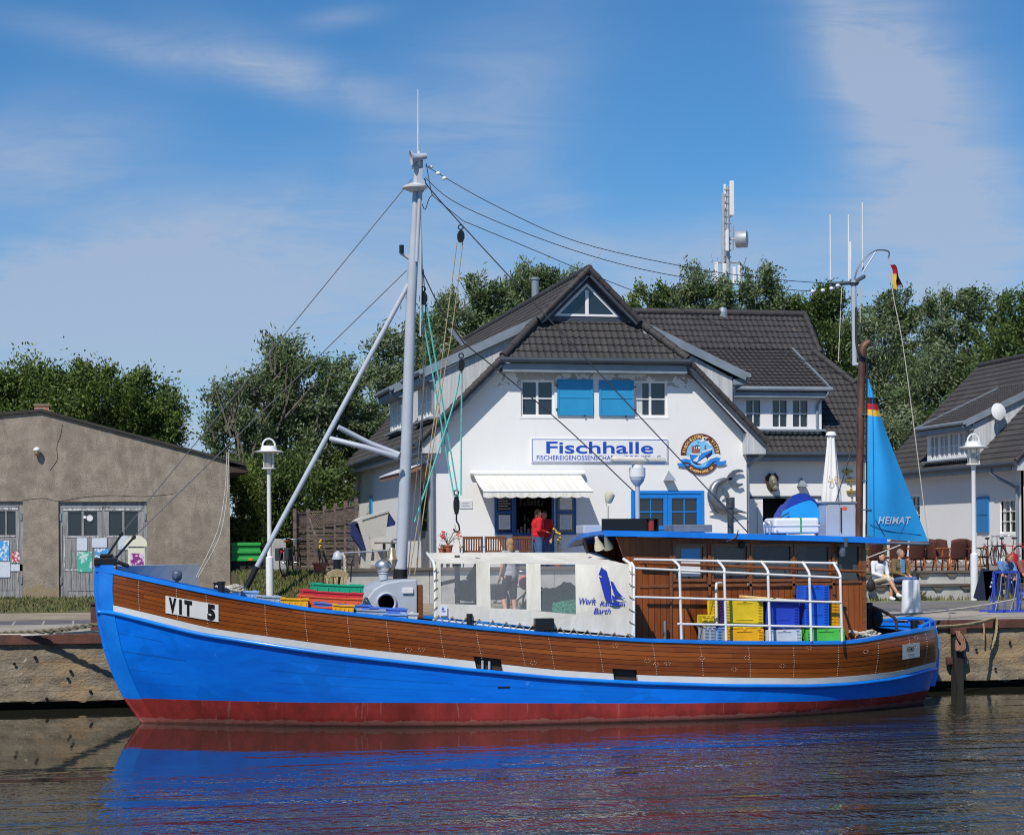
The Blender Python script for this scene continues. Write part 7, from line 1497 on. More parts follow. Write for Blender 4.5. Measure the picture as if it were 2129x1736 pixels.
mb.lathe([(.0, 0), (.21, 0), (.225, .05), (.195, zt_ - z0 - .03), (.18, zt_ - z0), (0, zt_ - z0)], (p.x, p.y + .2, z0), 24); mb.v = [(x, y, z) if abs(x - p.x) < .12 else (x, y, z) for x, y, z in mb.v]; mb.build('tub_body', 'tub_white', t, smooth=40)
mb = MB(); mb.box(p.x - .02, p.x + .06, p.y - .03, p.y - .005, z0 + .02, zt_ - .03); mb.box(p.x - .14, p.x - .09, p.y + .005, p.y + .02, z0 + .02, zt_ - .03); mb.build('tub_rib', 'tub_white', t, bev=.01)
# blue bicycle rack
mat('rack_blue', rgb(45, 75, 185), .45, var=.1); p = P(2092, 1277, Z=1.5); Yr = p.y; z0 = gz(Yr); x0, x1 = P(2050, 1277, Y=Yr).x, P(2150, 1277, Y=Yr).x; zt_ = P(2090, 1189, Y=Yr).z; t = empty('bicycle_rack', V(((x0 + x1) / 2, Yr, z0)), 'blue steel bicycle rack with wire loops on the quay at the right', 'bicycle rack')
mb = MB(); xa, xb_ = P(2066, 1200, Y=Yr).x, P(2116, 1200, Y=Yr).x
for x in (xa, xb_): mb.bar((x, Yr, z0), (x, Yr, zt_), .05, .05); 
mb.bar((xa, Yr, zt_), (xb_, Yr, zt_), .05, .05); mb.bar((x0, Yr - .1, z0 + .025), (x1, Yr - .1, z0 + .025), .04, .04); mb.bar((x0, Yr + .35, z0 + .025), (x1, Yr + .35, z0 + .025), .04, .04); mb.build('rack_frame', 'rack_blue', t)
for k in range(6): x = x0 + .1 + k * .19; mb = MB(); mb.tube(curve([V((x - .12, Yr - .1, z0 + .03)), V((x + .03, Yr - .05, z0 + .45)), V((x + .1, Yr, zt_ - .06)), V((x + .15, Yr + .05, zt_ - .01)), V((x + .2, Yr + .08, zt_ - .06)), V((x + .3, Yr + .2, z0 + .45)), V((x + .36, Yr + .35, z0 + .03))], 5), .012, 6); mb.build('rack_loop', 'steel_plate' if k % 2 else 'rack_blue', t, smooth=60)
# A board, gas bottle, bags
mat('board_navy', rgb(28, 34, 62), .6); p = P(2046, 1246, Y=47.6); z0 = gz(47.6); t = empty('sandwich_board', V((p.x, 47.6, z0)), 'dark blue folding board standing beside the right street lamp', 'sandwich board'); w_ = P(2062, 1190, Y=47.6).x
for s_, nm in ((-1, 'board_panel'), (1, 'board_panel')): mb = MB(); a = V((p.x + .12 + s_ * .18, 47.6, z0)); b_ = V((w_ - .02 + s_ * .02, 47.6, z0 + .78)); mb.bar(a, b_, .5, .035, (0, 1, 0)); mb.v = [(x, y, z) for x, y, z in mb.v]; mb.build(nm, 'board_navy', t)
mb = MB(); pa = V((p.x - .06, 47.33, z0)); nrm = V((w_ - .04 - pa.x, 0, .78)).normalized()
for k in range(4): c = pa + nrm * (.72 - .11 * k) + V((-.0, 0, 0)); mb.obox(c + V((.0, 0, 0)), nrm * .03, V((0, .004, 0)), nrm.cross(V((0, 1, 0))) * .02)
mb.build('board_mark', 'chalk', t)
mat('gas_red', rgb(165, 30, 30), .4); p = P(2106, 1186, Y=50.6); c = V((p.x, 50.6, 2.335)); mb = MB(); mb.lathe([(.0, 0), (.14, 0), (.155, .04), (.155, .40), (.13, .47), (.06, .5), (.05, .53), (0, .53)], c, 18); t = mb.build('gas_bottle', 'gas_red', base=c, smooth=40); tag(t, 'red gas bottle on the terrace behind the seated men', 'gas bottle'); MB().tube([c + V((0, 0, .52)), c + V((0, 0, .6))], .03, 8).build('valve', 'brass', t)
mat('bag_black', (.015, .015, .018), .7, bump=.5, bscale=9); mat('bag_blue', rgb(30, 70, 160), .65, var=.3)
def bag(px, py, Y, w_, h, d, m, label, cat='bag'):
    p = P(px, py, Y=Y); mb = MB(); mb.ball(p + V((0, 0, h / 2)), (w_ / 2, d / 2, h / 2), 14); mb.v = [(x, y, max(z, p.z)) for x, y, z in mb.v]; o = mb.build('shoulder_bag', m, base=p, smooth=60); tag(o, label, cat); MB().tube(curve([p + V((-w_ * .25, 0, h * .8)), p + V((0, 0, h * 1.15)), p + V((w_ * .25, 0, h * .8))], 5), .012, 5).build('bag_strap', m, o)
bag(1902, 1215, 48.35, .22, .34, .2, 'bag_black', 'black backpack on the plank seat right of the seated man'); bag(1811, 1230, 48.0, .24, .32, .2, 'bag_black', 'black bag beside the seated woman on the left'); bag(2046, 1238, 48.3, .4, .42, .25, 'bag_blue', 'blue bag on the step behind the street lamp')

# wicker chairs
mat('wicker', rgb(104, 52, 38), .6, col2=rgb(66, 30, 22), vscale=45, bump=1., bscale=90); mat('cane', rgb(160, 95, 45), .55, var=.2, vscale=5)
def wicker_chair(loc, rz, label):
    t = empty('wicker_chair', loc, label, 'chair', 'wicker chairs set out on the terrace'); z = V(loc); W_ = .24
    mb = MB(); rows = []
    for i in range(9):
        f = i / 8; h = .34 + .52 * f; ww = W_ * (1 - .1 * abs(f - .45)) + .02 * f; rows.append([z + V((lerp(-ww, ww, k / 8), .2 + .1 * f + .05 * (1 - (k / 4 - 1) ** 2), h + (.05 * (1 - (k / 4 - 1) ** 2) if i == 8 else 0))) for k in range(9)])
    mb.grid(rows); o = mb.build('backrest', 'wicker', t, smooth=60); md = o.modifiers.new('thick', 'SOLIDIFY'); md.thickness = .03
    mb = MB(); mb.box(z.x - W_, z.x + W_, z.y - .24, z.y + .22, z.z + .38, z.z + .43); mb.build('seat', 'wicker', t, bev=.015)
    for sx in (-1, 1):
        mb = MB(); mb.tube(curve([z + V((sx * W_, .27, .64)), z + V((sx * (W_ + .03), .1, .65)), z + V((sx * (W_ + .03), -.2, .63)), z + V((sx * W_, -.24, .42))], 4), .018, 6); mb.build('armrest', 'cane', t, smooth=60)
        for y0, y1 in ((-.22, -.25), (.2, .27)): mb = MB(); mb.tube([z + V((sx * (W_ - .01), y0, .42)), z + V((sx * (W_ + .01), y1, 0))], .018, 6); mb.build('leg', 'cane', t)
        mb = MB(); mb.tube([z + V((sx * (W_ - .01), -.23, .15)), z + V((sx * (W_ - .01), .23, .15))], .011, 5); mb.tube([z + V((sx * (W_ - .02), -.23, .36)), z + V((sx * .06, -.23, .25))], .01, 5); mb.tube([z + V((sx * (W_ - .02), .23, .36)), z + V((sx * .06, .24, .25))], .01, 5); mb.build('stretcher', 'cane', t)
    t.rotation_euler = (0, 0, rz); return t
TZ = 2.395
cpos = [(1808, 50.0, 200, 'wicker chair at the left end of the row, half hidden by the wheelhouse'), (1834, 50.6, 20, 'wicker chair behind the seated woman'), (1862, 49.9, 175, 'wicker chair with its tall back right behind the seated man'), (1897, 49.8, 188, 'wicker chair under the tip of the mizzen boom'), (1919, 50.9, -60, 'wicker chair turned sideways in the middle of the row'), (1946, 49.8, 110, 'wicker chair turned to the right under the end of the blue sail'), (1966, 50.9, 10, 'wicker chair standing in the second row behind the broad backed one'), (1984, 49.75, 185, 'broad backed wicker chair left of the street lamp'), (2013, 49.9, 120, 'wicker chair turned sideways directly left of the lamp post'), (2035, 50.4, 60, 'wicker chair half hidden behind the lamp post'), (1880, 51.4, 30, 'wicker chair farthest back behind the boom'), (2000, 51.6, -30, 'wicker chair in the back row near the house wall')]
ch0 = None
for i, (px, Y, a, lb) in enumerate(cpos):
    p = P(px, 1180, Y=Y); loc = V((p.x, Y, TZ if Y < 49.5 else 2.336))
    if ch0 is None: ch0 = wicker_chair(loc, R(a), lb)
    else: copy_tree(ch0, loc, R(a), lb)
# terrace benches
def slat_bench(px0, px1, Y, label, rz=0.):
    a, b_ = P(px0, 1120, Y=Y), P(px1, 1120, Y=Y); L_ = b_.x - a.x; c = V(((a.x + b_.x) / 2, Y, 2.501)); t = empty('garden_bench', c, label, 'bench', 'slatted wooden benches on the terrace'); h = L_ / 2
    mb = MB(); mb.bar(c + V((-h, 0, .86)), c + V((h, 0, .86)), .035, .07); mb.bar(c + V((-h, .03, .5)), c + V((h, .03, .5)), .03, .05); n = int(L_ / .062)
    for k in range(n): x = lerp(-h + .03, h - .03, k / (n - 1)); mb.bar(c + V((x, .03, .5)), c + V((x, 0, .84)), .038, .014, (0, 1, 0))
    mb.build('backrest', 'trim_wood', t); mb = MB()
    for k in range(6): mb.box(c.x - h, c.x + h, Y + .05 + k * .075, Y + .11 + k * .075, c.z + .42, c.z + .445)
    mb.build('seat', 'trim_wood', t)
    for s_ in (-1, 1):
        mb = MB(); mb.bar(c + V((s_ * h, 0, 0)), c + V((s_ * h, 0, .9)), .03, .04); mb.bar(c + V((s_ * h, .45, 0)), c + V((s_ * h, .45, .62)), .03, .04); mb.bar(c + V((s_ * h, 0, .62)), c + V((s_ * h, .48, .62)), .04, .03); mb.build('side_frame', 'grey_metal', t)
    t.rotation_euler = (0, 0, rz)
slat_bench(963, 1003, 51.4, 'slatted wooden bench beside the flower pot, first from the left'); slat_bench(1009, 1053, 51.3, 'slatted wooden bench in the middle of the three on the terrace'); slat_bench(1064, 1107, 51.3, 'slatted wooden bench nearest the woman in red')
# plants
mat('leaf_dark', (.05, .09, .025), .7, var=.5, vscale=8); mat('terracotta', rgb(190, 105, 75), .8, var=.2); mat('petal_red', rgb(215, 60, 70), .6); mat('petal_yellow', rgb(250, 205, 30), .6); mat('twig', (.16, .13, .09), .9)
def pot_plant(px, py, Y, pot, h, spread, label, flower=None, n=120, nf=14, cat='potted plant', seed=0, z=None, potm='terracotta', stand=0.):
    q = random.Random(seed); b = P(px, py, Y=Y); b.z = z if z is not None else b.z; t = empty('potted_plant', b, label, cat)
    if stand:
        mb = MB(); mb.box(b.x - .2, b.x + .2, b.y - .18, b.y + .18, b.z + stand - .04, b.z + stand)
        for i in (-1, 1): mb.box(b.x + i * .17 - .02, b.x + i * .17 + .02, b.y - .16, b.y + .16, b.z, b.z + stand - .041)
        mb.build('plant_stand', 'bench_plank', t); b = b + V((0, 0, stand))
    if pot: mb = MB(); mb.lathe([(0, 0), (pot * .7, 0), (pot * .95, pot * 1.3), (pot * 1.08, pot * 1.3), (pot * 1.08, pot * 1.55), (pot * .9, pot * 1.55), (pot * .85, pot * 1.4), (0, pot * 1.4)], b, 16); mb.build('pot', potm, t, smooth=40)
    b2 = b + V((0, 0, pot * 1.4)); mb = MB(); tips = []
    for k in range(9):
        e = b2 + V((q.gauss(0, 1) * spread * .6, q.gauss(0, 1) * spread * .5, h * q.uniform(.5, 1))); mb.tube(curve([b2, (b2 + e) / 2 + V((0, 0, .1 * h)), e], 3), .008, 4); tips.append(e)
    mb.build('stem', 'twig', t); mb = MB()
    for k in range(n):
        e = tips[k % 9]; c = b2.lerp(e, q.uniform(.35, 1.05)) + V((q.gauss(0, .05), q.gauss(0, .05), q.gauss(0, .04))); a = V((q.gauss(0, 1), q.gauss(0, 1), q.gauss(.3, .6))).normalized() * .07; s_ = a.orthogonal().normalized() * .022; mb.add([c - s_, c + a * .5 + s_ * .6, c + a, c - s_ * 0 + a * .2], [(0, 1, 2, 3)])
    mb.build('foliage', 'leaf_dark', t)
    if flower:
        mb = MB()
        for k in range(nf): e = tips[q.randrange(9)] + V((q.gauss(0, .05), q.gauss(0, .05), q.uniform(-.05, .08))); mb.ball(e, (.035, .035, .03), 6)
        mb.build('blossom', flower, t)
pot_plant(931, 1150, 51.1, .14, .42, .2, 'terracotta pot with a red flowering oleander on the terrace left of the benches', 'petal_red', seed=2, z=2.501, stand=.46)
pot_plant(918, 1150, 51.0, .09, .12, .06, 'small terracotta pot beside the red flowering oleander', None, n=30, seed=3, z=2.501, stand=.46)
pot_plant(1160, 1150, 53.4, .13, .95, .04, 'slim yellow flowered plant beside the blue hatch panel', 'petal_yellow', n=150, nf=9, seed=4, z=2.501)
pot_plant(665, 1190, 54.5, .2, .75, .12, 'terracotta pot with a tall sunflower by the slatted fence', 'petal_yellow', n=110, nf=4, seed=5, z=lz(54.5))
# parasol
mat('parasol_cloth', (.78, .77, .75), .85, bump=.3, bscale=6); p = P(1729, 1080, Y=53.6); t = empty('closed_parasol', V((p.x, 53.6, 2.336)), 'closed white parasol with golden script standing on the terrace beside the wing', 'parasol')
zt_, zb_2 = P(1729, 898, Y=53.6).z, P(1729, 1072, Y=53.6).z; mb = MB(); rows = []
for i in range(15):
    f = i / 14; z = lerp(zt_ - .1, zb_2, f); rad = tab([(0, .1), (.15, .12), (.75, .25), (.93, .24), (1, .2)], f); rows.append([V((p.x + rad * (1 + .18 * math.cos(6 * a + 2 * f)) * math.cos(a), 53.6 + rad * (1 + .18 * math.cos(6 * a + 2 * f)) * math.sin(a), z - .05 * math.cos(6 * a) * f)) for a in [2 * math.pi * k / 36 for k in range(37)]])
mb.grid(rows); mb.build('folded_canopy', 'parasol_cloth', t, smooth=60); mb = MB(); mb.lathe([(.1, zt_ - .12), (.16, zt_ - .1), (.12, zt_), (.0, zt_ + .02)], (p.x, 53.6, 0), 12); mb.build('canopy_cap', 'parasol_cloth', t, smooth=40)
MB().tube([(p.x, 53.6, 2.336), (p.x, 53.6, zt_ - .1)], .028, 8).build('parasol_pole', 'grey_metal', t); mat('script_gold', rgb(200, 165, 115), .6); mb = MB(); letters(mb, 'LaRue', V((p.x - .0, 53.29, P(1729, 998, Y=53.6).z)), (1, 0, -.1), (0, 0, 1), .3, .44, shear=.4); mb.build('lettering', 'script_gold', t)
# beach chair
mat('wicker_white', rgb(225, 222, 212), .7, col2=rgb(175, 168, 155), vscale=40, bump=1.2, bscale=50, stretch=(1, 1, 3)); mat('lining_shade_navy', rgb(25, 40, 95), .8)
Yk = 51.3; t = empty('beach_chair', V((P(785, 1185, Y=Yk).x, Yk, 2.501)), 'white wicker hooded beach chair on the terrace left of the mast', 'beach chair'); k2 = lambda x, y: P(x, y, Y=Yk)
def slab(nm, m, pts, w0, w1): mb = MB(); q = [k2(*p) for p in pts]; n = len(q); tr = tessellate_polygon([q]); a = [p + V((0, w0, 0)) for p in q]; b = [p + V((0, w1, 0)) for p in q]; mb.add(a + b, [tuple(x) for x in tr] + [tuple(i + n for i in x) for x in tr] + [(i, (i + 1) % n, n + (i + 1) % n, n + i) for i in range(n)]); return mb.build(nm, m, t)
hs = [(741, 1084), (750, 1079), (808, 1063), (802, 1113), (770, 1120), (757, 1100)]
slab('hood_side', 'wicker_white', hs, 0, .05); slab('hood_side', 'wicker_white', hs, .95, 1.); slab('hood_top', 'wicker_white', [(741, 1083), (752, 1076), (809, 1060), (809, 1064), (754, 1081), (745, 1088)], -.03, 1.03)
slab('back_panel', 'lining_shade_navy', [(738, 1088), (747, 1086), (766, 1142), (760, 1145), (738, 1114)], .6, .94); slab('side_wing', 'wicker_white', [(743, 1083), (753, 1083), (765, 1110), (773, 1142), (769, 1184), (759, 1184), (762, 1145), (752, 1112)], -.05, .05); slab('side_wing', 'wicker_white', [(743, 1083), (753, 1083), (765, 1110), (773, 1142), (769, 1184), (759, 1184), (762, 1145), (752, 1112)], .95, 1.05)  # dark back panel: shade inside the hood painted as colour
slab('sun_visor', 'lining_shade_navy', [(808, 1064), (823, 1086), (821, 1092), (803, 1096)], .03, .97); slab('seat_box', 'wicker_white', [(770, 1142), (806, 1142), (806, 1162), (770, 1166)], .06, .94)
c = k2(785, 1160); mb = MB(); mb.box(c.x - .1, c.x + .65, Yk - .7, Yk - .1, 3.22, 3.26)
for x in (.1, .35, .6): mb.box(c.x + x - .04, c.x + x + .03, Yk - .6, Yk - .53, 2.5, 3.22)
tag(mb.build('side_table', 'bench_plank', base=(c.x + .3, Yk - .4, 2.5)), 'narrow dark wooden table in front of the beach chair', 'table')
# slatted fence
mat('fence_wood', rgb(122, 105, 96), .85, col2=rgb(78, 66, 60), vscale=3, stretch=(1, 1, 5), bump=.3, bscale=25)
def fence_panel(a, b_, z0, h, par, lattice=False):
    a, b_ = V((a.x, a.y, z0)), V((b_.x, b_.y, z0)); d = (b_ - a).normalized(); n = V((-d.y, d.x, 0)); L_ = (b_ - a).length; mb = MB(); hb = h - .42
    for k in range(int(hb / .11)):
        z = .08 + k * .11; mb.bar(a + V((0, 0, z)) + n * (.015 * (1 if k % 2 else -1)), b_ + V((0, 0, z)) + n * (.015 * (1 if k % 2 else -1)), .012, .095 if not k % 2 else .075)
    mb.build('slat_board', 'fence_wood', par); mb = MB()
    if lattice:
        for k in range(-3, int(L_ / .1)):
            for s_ in (1, -1):
                x0, x1 = k * .1, k * .1 + .36; f0, f1 = max(0, x0), min(L_, x1)
                if f1 - f0 < .05: continue
                zz = lambda x: (x - x0) if s_ > 0 else .36 - (x - x0)
                mb.bar(a + d * f0 + V((0, 0, hb + zz(f0))) + n * .008 * s_, a + d * f1 + V((0, 0, hb + zz(f1))) + n * .008 * s_, .01, .03)
    else:
        for k in range(int(L_ / .1)): x = k * .1 + .05; mb.bar(a + d * x + V((0, 0, hb + .02)), a + d * x + V((0, 0, h - .02)), .09, .012, n)
    mb.build('top_panel', 'fence_wood', par); mb = MB(); mb.bar(a + V((0, 0, h)), b_ + V((0, 0, h)), .05, .05); mb.bar(a + V((0, 0, hb - .03)), b_ + V((0, 0, hb - .03)), .05, .06); mb.build('rail', 'fence_wood', par)
fp_ = [P(675, 1190, Y=57.2), P(698, 1190, Y=56.), P(719, 1190, Y=54.9), P(741, 1190, Y=53.8)]; z0 = lz(56) + .02
fn = empty('slatted_fence', V((fp_[1].x, fp_[1].y, z0)), 'dark brown slatted privacy fence running up to the beach chair', 'fence')
for i in range(3): fence_panel(fp_[i], fp_[i + 1], z0, tab([(0, 1.78), (2, 1.84)], i), fn)
for i, p in enumerate(fp_): MB().box(p.x - .05, p.x + .05, p.y - .08, p.y - .0, z0 - .1, z0 + tab([(0, 1.92), (3, 2.05)], i)).build('post', 'fence_wood', fn)
fq = [P(613, 1190, Y=58.), P(641, 1190, Y=58.2), P(674, 1190, Y=57.6)]; f2_ = empty('lattice_fence', V((fq[1].x, fq[1].y, z0)), 'brown wooden fence with a diamond lattice top behind the sunflower', 'fence')
fence_panel(fq[0], fq[1], z0, 1.72, f2_); fence_panel(fq[1], fq[2], z0, 1.75, f2_, True)
for p in fq[:2]: MB().box(p.x - .05, p.x + .05, p.y - .08, p.y, z0 - .1, z0 + 1.85).build('post', 'fence_wood', f2_)
a, b_ = P(643, 1080, Y=57.), P(656, 1190, Y=55.5); mb = MB(); mb.bar(a, V((b_.x, b_.y, z0 + 1.0)), .05, .08); mb.box(b_.x - .05, b_.x + .05, b_.y - .05, b_.y + .05, z0 - .1, z0 + 1.02); mb.build('handrail', 'fence_wood', f2_)
p = P(580, 1190, Y=56.2); mb = MB(); mb.box(P(566, 1190, Y=56.2).x, P(595, 1190, Y=56.2).x, 56.2, 56.5, lz(56) - .05, P(580, 1120, Y=56.2).z); tag(mb.build('meter_cabinet', 'kerb_concrete', base=p, bev=.015), 'pale concrete meter cabinet right of the left street lamp', 'cabinet')
# green trailer
mat('trailer_green', rgb(50, 165, 75), .5, var=.15); Yt_ = 57.9; t = empty('farm_trailer', V((P(500, 1190, Y=Yt_).x, Yt_, lz(Yt_))), 'green ribbed farm trailer parked behind the shed corner', 'trailer'); a, b_, c, d = rect(481, 1131, 541, 1163, Yt_); mb = MB()
mb.box(a, b_, Yt_, Yt_ + 1.8, c, d); 
for k in range(3): z = lerp(c, d, k / 2); mb.box(a - .02, b_ + .02, Yt_ - .06, Yt_ - .001, z - .045, z + .045)
mb.build('trailer_box', 'trailer_green', t, bev=.01); mb = MB(); mb.box(a, b_ - .05, Yt_ + .1, Yt_ + 1.7, c - .28, c - .01); mb.build('chassis', mat('chassis_red', rgb(120, 45, 30), .7, var=.3), t); mb = MB()
for px in (532, 494): q = P(px, 1180, Y=Yt_ + .1); mb.lathe([(0, -.1), (.3, -.1), (.33, 0), (.3, .1), (0, .1)], V((q.x, Yt_ + .15, lz(Yt_) + .33)), 18, M90)
mb.build('wheel', 'black_rubber', t, smooth=40); mat('reflector', rgb(230, 140, 40), .3); mb = MB(); q = P(520, 1162, Y=Yt_); mb.box(q.x - .05, q.x + .06, Yt_ - .075, Yt_ - .061, c - .03, c + .04); mb.build('side_reflector', 'reflector', t)

# bicycles
mat('spoke', (.5, .5, .52), .3, metal=.9); mat('tyre', (.012, .012, .012), .8); mat('frame_dark', (.02, .022, .03), .3, metal=.3); mat('frame_red', rgb(180, 30, 30), .35); mat('saddle_brown', rgb(120, 60, 30), .5); mat('pannier', (.03, .03, .035), .8); mat('rear_red', (.5, .01, .01), .25)
def bicycle(loc, rz, label, frame='frame_dark', saddle='black_rubber', pannier=False):
    z = V(loc); t = empty('bicycle', loc, label, 'bicycle'); Wr = .34
    for x in (-.53, .53):
        c = z + V((x, 0, Wr)); mb = MB(); mb.ring(c, Wr, .02, (0, 1, 0), 28, 6); w_ = mb.build('wheel', 'tyre', t, smooth=60); mb = MB(); mb.ring(c, Wr - .025, .01, (0, 1, 0), 28, 5)
        for k in range(12): a = k * math.pi / 6; mb.tube([c + V((0, .02 * (-1) ** k, 0)), c + V((math.cos(a) * (Wr - .03), 0, math.sin(a) * (Wr - .03)))], .0025, 3)
        mb.tube([c - V((0, .05, 0)), c + V((0, .05, 0))], .022, 8); mb.build('rim', 'spoke', w_); mb = MB(); mb.ring(c, Wr + .03, .022, (0, 1, 0), 20, 5, .42); mb.v = [tuple(V(p)) for p in mb.v]; g = mb.build('mudguard', frame, t)
    r, f = z + V((-.53, 0, Wr)), z + V((.53, 0, Wr)); bb = z + V((-.08, 0, .28)); st_ = z + V((-.22, 0, .78)); hd = z + V((.36, 0, .82)); hl = z + V((.39, 0, .62)); mb = MB()
    for a, b, q in ((bb, st_, .016), (bb, hl, .018), (st_ - V((-.03, 0, .12)), hl + V((-.02, 0, .08)), .015), (bb, r, .01), (st_ - V((-.02, 0, .08)), r, .01), (hd, hl, .018), (hl, f, .013), (st_, st_ + V((-.03, 0, .12)), .013)): mb.tube([a, b], q, 7)
    mb.build('frame', frame, t, smooth=60); mb = MB(); mb.tube(curve([hd + V((-.18, -.3, .16)), hd + V((-.02, -.22, .2)), hd + V((.02, 0, .16)), hd + V((-.02, .22, .2)), hd + V((-.18, .3, .16))], 4), .011, 6); mb.tube([hd, hd + V((.02, 0, .17))], .013, 6); mb.build('handlebar', 'spoke', t, smooth=60)
    mb = MB(); mb.ball(st_ + V((-.05, 0, .15)), (.14, .085, .04), 10); mb.build('saddle', saddle, t, smooth=60); mb = MB(); mb.ring(bb, .09, .008, (0, 1, 0), 16); mb.tube([bb + V((0, -.1, 0)), bb + V((.12, -.1, -.1))], .009, 5); mb.tube([bb + V((0, .1, 0)), bb + V((-.12, .1, .1))], .009, 5); mb.build('crankset', 'spoke', t)
    mb = MB(); mb.bar(r + V((-.16, 0, .4)), r + V((.2, 0, .4)), .1, .015); mb.tube([r, r + V((-.08, 0, .4))], .006, 4); mb.build('carrier', frame, t); mb = MB(); mb.box(r.x - .2, r.x - .18, z.y - .03, z.y + .03, z.z + .62, z.z + .68); mb.build('rear_light', 'rear_red', t)
    if pannier:
        for s_ in (-1, 1): mb = MB(); mb.box(r.x - .18, r.x + .16, z.y + s_ * .13 - .07, z.y + s_ * .13 + .07, z.z + .4, z.z + .74); mb.build('pannier', 'pannier', t, bev=.03)
    t.rotation_euler = (0, 0, rz); return t
p = P(603, 1198, Y=54.3); bicycle(V((p.x, 54.3, lz(54.3))), R(66), 'bicycle with dark panniers and brown saddle parked by the slatted fence', saddle='saddle_brown', pannier=True)
for px, Y, a, lb, fr in ((2057, 62.5, 50, 'dark bicycle leaning left of the red one at the neighbouring house', 'frame_dark'), (2079, 61.5, 78, 'dark bicycle standing in the middle of the three by the house wall', 'frame_dark'), (2099, 60.8, 100, 'red framed bicycle by the downpipe of the neighbouring house', 'frame_red')): p = P(px, 1168, Y=Y); bicycle(V((p.x, Y, 2.336)), R(a), lb, fr)
p = P(1074, 1290, Y=42.6); bicycle(V((p.x, 42.7, gz(42.7))), R(20), 'bicycle held by the blond person on the quay, seen through the cover window', pannier=True)

# mobile phone mast beyond the trees
Ym = 112; mm_ = empty('phone_mast', V((P(1514, 900, Y=Ym).x, Ym, 1.5)), 'slender mobile phone mast with white panel aerials and a drum dish above the trees', 'mast'); q_ = lambda x, y, d=0: P(x, y, Y=Ym + d); mat('mast_grey', rgb(175, 180, 185), .5, metal=.3, var=.2); mat('panel_white', rgb(225, 226, 226), .5)
mb = MB(); b0 = q_(1513, 600); mb.tube([V((b0.x, Ym, 1.5)), q_(1513, 560), q_(1513, 388)], [.26, .15, .09], 12)
for k in range(12): y = 395 + k * 14; c = q_(1513, y); mb.box(c.x - .2, c.x + .2, Ym - .12, Ym + .12, c.z - .03, c.z + .03)
mb.build('mast_pole', 'mast_grey', mm_, smooth=40); mb = MB(); mb.tube([q_(1502, 600, -.3), q_(1502, 402, -.3)], .06, 6); mb.tube([q_(1504.5, 600, -.3), q_(1504.5, 402, -.3)], .06, 6)
for k in range(30): y = 404 + k * 6.5; mb.tube([q_(1502, y, -.3), q_(1504.5, y, -.3)], .03, 4)
mb.build('ladder', 'mast_grey', mm_)
for x0, x1, y0, y1, dd in ((1518.5, 1527, 376, 448, -.5), (1506, 1510, 383, 440, .3), (1510, 1516, 478, 522, -.5), (1487, 1494, 545, 590, -.6), (1524, 1531, 555, 590, -.4), (1504, 1511, 548, 596, -.6), (1535, 1540, 552, 592, -.2)):
    a, b_, c, d = rect(x0, y0, x1, y1, Ym + dd); mb = MB(); mb.box(a, b_, Ym + dd, Ym + dd + .25, c, d); mb.build('panel_aerial', 'panel_white', mm_, bev=.04)
mb = MB(); mb.lathe([(0, .35), (.5, .35), (.5, -.25), (.47, -.3), (0, -.3)], q_(1541, 498, -.6), 24, Matrix.Rotation(R(62), 3, 'Z') @ M90); mb.build('drum_dish', 'mast_grey', mm_, smooth=40); mb = MB(); mb.tube([q_(1487, 545), q_(1540, 547)], .06, 6); mb.tube([q_(1515, 498), q_(1538, 498, -.5)], .06, 6); mb.tube([q_(1524, 520, -.2), q_(1524, 470, -.2)], .05, 6)
for x, y in ((1482, 540), (1494, 545), (1546, 545)): mb.tube([q_(x, y + 8), q_(x - 3 if x < 1500 else x + 6, y - 10)], .02, 4)
mb.build('mast_arm', 'mast_grey', mm_)
# ================================================================== PEOPLE
mat('skin', rgb(215, 160, 130), .6, var=.1, vscale=9); mat('skin_tan', rgb(190, 125, 95), .6, var=.1, vscale=9); mat('eye_dark', (.02, .015, .01), .4); mat('lip', rgb(170, 90, 80), .6)
def cloth(n, c, v=.25): return mat(n, rgb(*c), .85, var=v, vscale=5, bump=.4, bscale=14)
cloth('jacket_red', (205, 25, 35)); cloth('shirt_red', (185, 25, 35)); cloth('jeans', (75, 105, 150)); cloth('capri_black', (38, 38, 46)); cloth('knit_grey', (175, 175, 178)); cloth('fleece_white', (222, 224, 228), .12); cloth('shorts_beige', (222, 205, 180)); cloth('jacket_olive', (120, 98, 62)); cloth('shirt_blue', (95, 135, 185)); cloth('shirt_brown', (140, 80, 70)); cloth('trouser_dark', (60, 65, 80)); cloth('shoe_white', (230, 230, 232), .1); cloth('shoe_dark', (45, 40, 40)); cloth('collar_navy', (30, 32, 48)); cloth('stripe_blue', (120, 165, 205))
cloth('hair_blond', (175, 140, 95)); cloth('hair_brown', (120, 92, 62)); cloth('hair_dark', (40, 30, 26)); cloth('hair_grey', (150, 140, 130))
def remesh(o, vx): m = o.modifiers.new('skin', 'REMESH'); m.mode = 'VOXEL'; m.voxel_size = vx; m.use_smooth_shade = True; s_ = o.modifiers.new('soft', 'SMOOTH'); s_.iterations = 3; s_.factor = .5
def limb(mb, pts, rs):
    mb.tube(pts, rs, 10)
    for p, r in zip(pts, rs): mb.ball(p, r, 10)
